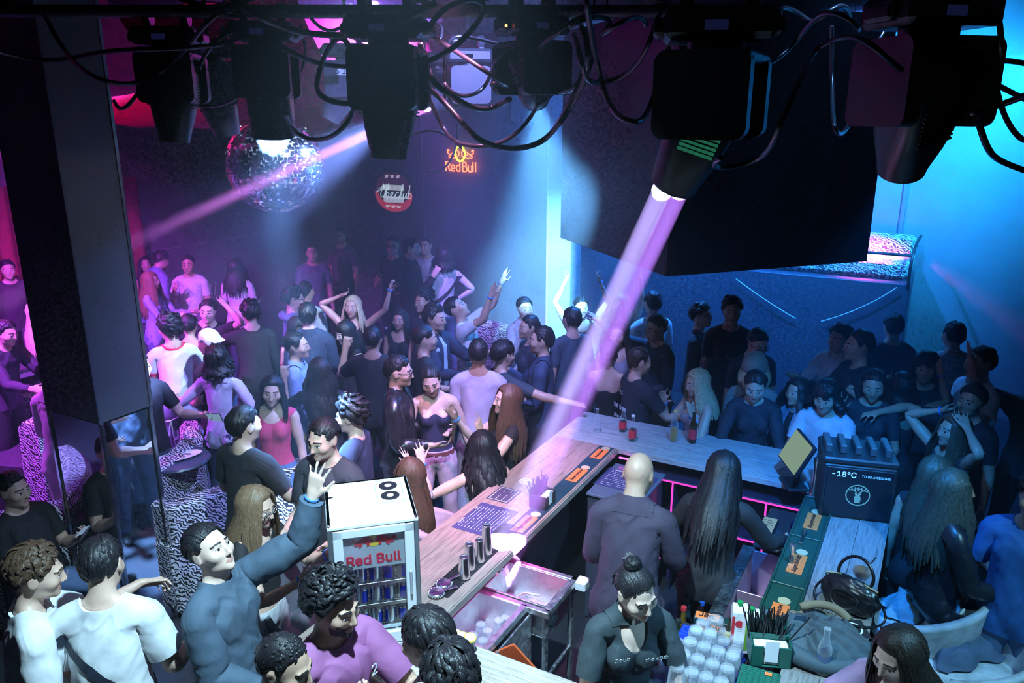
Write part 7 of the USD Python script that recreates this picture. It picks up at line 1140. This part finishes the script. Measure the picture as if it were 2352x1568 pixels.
# around the violet beam
pp(1205, 706, 1.68, 'f', 22, 'tied', 'k', 0, jacket(W2, BK), BK, 'singing woman in an open white shirt lifting a cigarette', R='face', L='bent', hold='R:cig')
pp(1214, 750, 1.66, 'f', -72, 'short', 'k', 1, tee(NV), BK, 'person in navy facing left under the singing woman')
pp(1243, 780, 1.76, 'm', -96, 'short', 'k', 1, shirt((.03, .05, .10)), DJ, 'man in profile with a navy shirt and pale collar', R=((.2, .5, -.7), (-.3, .7, .7), 'relax', 30), L='bent')
pp(1335, 704, 1.64, 'f', 8, 'tied', 'k', 0, tank(BK), BK, 'woman with both hands clasped above her head', L=((.5, .1, .9), (-.45, .05, 1), 'grip', 0), R=((.5, .1, .9), (-.45, .05, 1), 'grip', 0), band='L')
pp(1313, 732, 1.74, 'm', -155, 'short', 'k', 0, tee((.05, .08, .12)), BK, 'dark man from behind in front of the clasped hands woman')
pp(1425, 700, 1.66, 'f', -30, 'wavy', 'g', 0, tank((.4, .35, .45)), JN, 'blurred woman with loose hair inside the violet beam', L='up', R='bent')
pp(1400, 812, 1.62, 'f', 160, 'tied', 'k', 0, bare(BK), BK, 'bare backed woman under the violet beam', R='bent', L=((.3, .6, -.6), (0, 1, .1), 'relax', 0), band='R')
pp(1420, 765, 1.66, 'f', -20, 'wavy', 'd', 0, tank((.3, .3, .36)), BK, 'woman with wavy hair at the right edge of the violet beam')
pp(1498, 694, 1.78, 'm', -160, 'short', 'k', 0, tee(W1, off=.018), DJ, 'man from behind in a white tee right of the violet beam', L='bent', R='down')
pp(1506, 752, 1.74, 'm', -62, 'short', 'k', 1, long((.02, .035, .06)), BK, 'man in dark blue with his arm stretched up towards the beam', R=((.9, .5, .15), (.7, .3, .45), 'open', 0), L='bent', head=(0, 8, 0))
pp(1470, 828, 1.68, 'm', 112, 'short', 'd', 0, tee((.02, .025, .04), off=.017), BK, 'man in profile in a black tee with script on its back', words=[('be free', .142, .045, .02, 1.24), ('always', .142, .04, .03, 1.14), ('22', .15, .03, 0, 1.38)], R=((.2, .55, -.75), (.1, 1, -.05), 'open', 0), L=((.2, .5, -.7), (0, 1, -.2), 'open', 0), head=(-6, 8, 0))
pp(1600, 876, 1.57, 'f', -70, 'long', 'y', 0, bare((.5, .52, .66), .95), DJ, 'light haired woman in a white strapless top holding her face', R=((.2, .5, -.8), (-.1, .3, 1), 'relax', 40), L=((.3, .45, -.8), (-.2, .2, 1), 'relax', 40), band='LR', head=(0, 12, 0))
pp(1612, 722, 1.72, 'm', 60, 'messy', 'k', 1, long((.02, .035, .05)), BK, 'dark man in the blue haze beneath the hanging box corner'); pp(1681, 712, 1.84, 'm', -10, 'messy', 'k', 1, tee(BK), BK, 'dark curly man in the blue haze beneath the hanging box')
pp(1741, 786, 1.74, 'm', 12, 'short', 'k', 1, tee(BK), BK, 'man in black looking down behind the hooded person', glasses=True, head=(0, 24, 0)); pp(1734, 842, 1.68, 'f', 160, 'bob', 'y', 0, long((.2, .22, .22)), BK, 'hooded person behind the woman with slicked hair', cover=(.2, .2, .17))
pp(1735, 884, 1.65, 'f', -12, 'slick', 'k', 0, long((.02, .025, .04)), BK, 'woman with slicked back hair in black leaning on the back counter', L=((.2, .4, -.9), (.05, .75, -.55), 'relax', 0), R=((.3, .4, -.9), (.2, .7, -.6), 'relax', 0), head=(-6, 12, 0), lean=10)
# right side
pp(1832, 897, 1.57, 'f', -62, 'wavy', 'k', 1, jacket((.16, .26, .40), BK), BK, 'laughing curly haired woman in a pale blue cardigan', R='bent', L='bent')
pp(1897, 908, 1.65, 'm', -38, 'shag', 'k', 1, tee((.6, .56, .64)), BK, 'long haired man in a white tee with a grey sweatshirt over his shoulder', R='counter', L=((.3, .4, -.9), (-.2, .8, -.5), 'relax', 0), head=(0, 10, 0), lean=8)
pp(1928, 776, 1.72, 'm', -66, 'messy', 'k', 0, long((.52, .56, .58), off=.02), DJ, 'man in a white sweater with his arms folded low', R=((.3, .4, -.8), (-.4, .8, -.4), 'relax', 0), L=((.3, .5, -.7), (-.6, .7, -.2), 'relax', 0)); pp(1972, 792, 1.85, 'm', -96, 'short', 'k', 1, long((.015, .02, .03)), BK, 'tall dark man right of the white sweater', R=((.3, .5, -.8), (-.3, .8, .5), 'open', 0))
pp(2006, 882, 1.69, 'f', -22, 'tied', 'k', 1, tee((.02, .03, .045)), BK, 'woman in a dark tee lifting one open hand to her hair', R=((.4, .4, -.7), (-.2, .1, 1), 'flat', 0), L='bent', head=(0, 14, 0))
pp(2072, 888, 1.59, 'f', 165, 'shag', 'k', 1, bare((.02, .02, .03)), BK, 'bare shouldered woman with both forearms folded over her head', L=((.9, .35, .45), (-.95, .1, .35), 'relax', 0), R=((.7, .5, .2), (-.3, .0, 1), 'relax', 0), band='R')
pp(2052, 748, 1.74, 'm', 170, 'short', 'k', 1, tee((.02, .025, .04)), BK, 'faint man from behind in the right blue haze'); pp(2126, 842, 1.7, 'm', -30, 'shag', 'k', 1, hoodie((.02, .022, .03)), BK, 'long haired person in a black hoodie facing the camera')
pp(2190, 768, 1.76, 'm', 178, 'short', 'k', 0, long((.55, .58, .6)), DJ, 'man from behind in a pale top near the right wall'); pp(2250, 830, 1.80, 'm', -88, 'short', 'k', 1, tee((.62, .66, .68), off=.02), DJ, 'man in a white tee looking left at the right side', R='down', L='bent')
pp(2232, 918, 1.66, 'm', -60, 'crop', 'k', 1, tee((.02, .02, .03)), BK, 'person in a dark cap with one arm around a friend', cap=(.02, .022, .028), R=((.8, .5, .2), (.3, .9, -.1), 'relax', 0)); pp(2190, 985, 1.62, 'f', -82, 'longer', 'b', 1, crop((.05, .055, .06)), BK, 'woman with long brown hair folding her arms behind her head', R=((.7, .35, .6), (-.6, -.4, .3), 'relax', 0), L=((.7, .3, .6), (-.7, -.2, .3), 'relax', 0), band='R')
pp(2150, 1085, 1.60, 'f', 130, 'longer', 'o', 1, tank((.02, .02, .025)), BK, 'woman with olive brown hair behind the seated woman'); pp(2192, 1120, 1.64, 'f', 78, 'longer', 'o', 1, jacket(mat((.012, .013, .016), .35, kind='velvet'), BK), BK, 'seated woman in a black jacket with long olive brown hair', sit=True, base=.02, L='bent', R=((.2, .3, -.9), (-.2, .9, -.2), 'relax', 0))
pp(2385, 1140, 1.74, 'm', -40, 'messy', 'k', 1, tee((.02, .12, .36)), JN, 'person in a blue tee with a tattooed forearm at the right edge', R=((.3, -.05, -1), (-.05, .35, -1), 'relax', 0)); pp(2395, 870, 1.72, 'm', -30, 'short', 'k', 1, tee((.04, .1, .14)), BK, 'person with a raised open hand at the right edge', R=((.75, .3, .3), (.3, .1, 1), 'spread', 0))
pp(2062, 1500, 1.62, 'f', -72, 'longer', 'd', 3, long((.42, .28, .48), neck='wide'), DJ, 'woman with long brown hair in a lilac top at the right counter', R=((.25, .7, -.6), (-.2, 1, -.12), 'relax', 0), L='bent', head=(6, 20, 0))
# far left behind and beside the pillar
pp(122, 856, 1.76, 'm', 165, 'short', 'k', 1, shirt((.55, .38, .46)), (.52, .36, .42), 'man from behind in a pale pink shirt and trousers left of the pillar', L='bent', R='down')
pp(32, 1122, 1.68, 'm', 75, 'short', 'k', 0, tee(BK), JN, 'man sunk in the zebra sofa holding a lit phone', sit=True, base=-.36, L='phone', R='bent', head=(0, 16, 0), hold='L:phone', lean=-14)
pp(85, 712, 1.66, 'f', 170, 'longer', 'y', 0, long((.04, .03, .05)), DJ, 'blonde woman from behind at the tall table left of the pillar', sit=True, base=-.05, R='bent', L='bent'); pp(14, 762, 1.7, 'm', 80, 'short', 'k', 0, long((.03, .02, .04)), BK, 'man leaning over the tall table at the left edge', L='fwd', R='fwd', lean=16); pp(18, 618, 1.74, 'm', 40, 'short', 'k', 0, long((.03, .02, .04)), BK, 'man in the purple dark by the red curtain')
pp(318, 838, 1.70, 'm', 60, 'short', 'k', 0, tee(BK), BK, 'person hidden by the pillar except for a hand with a phone', L=((.3, .4, -.8), (.1, .9, .1), 'grip', 30), R='down', hold='L:phone')
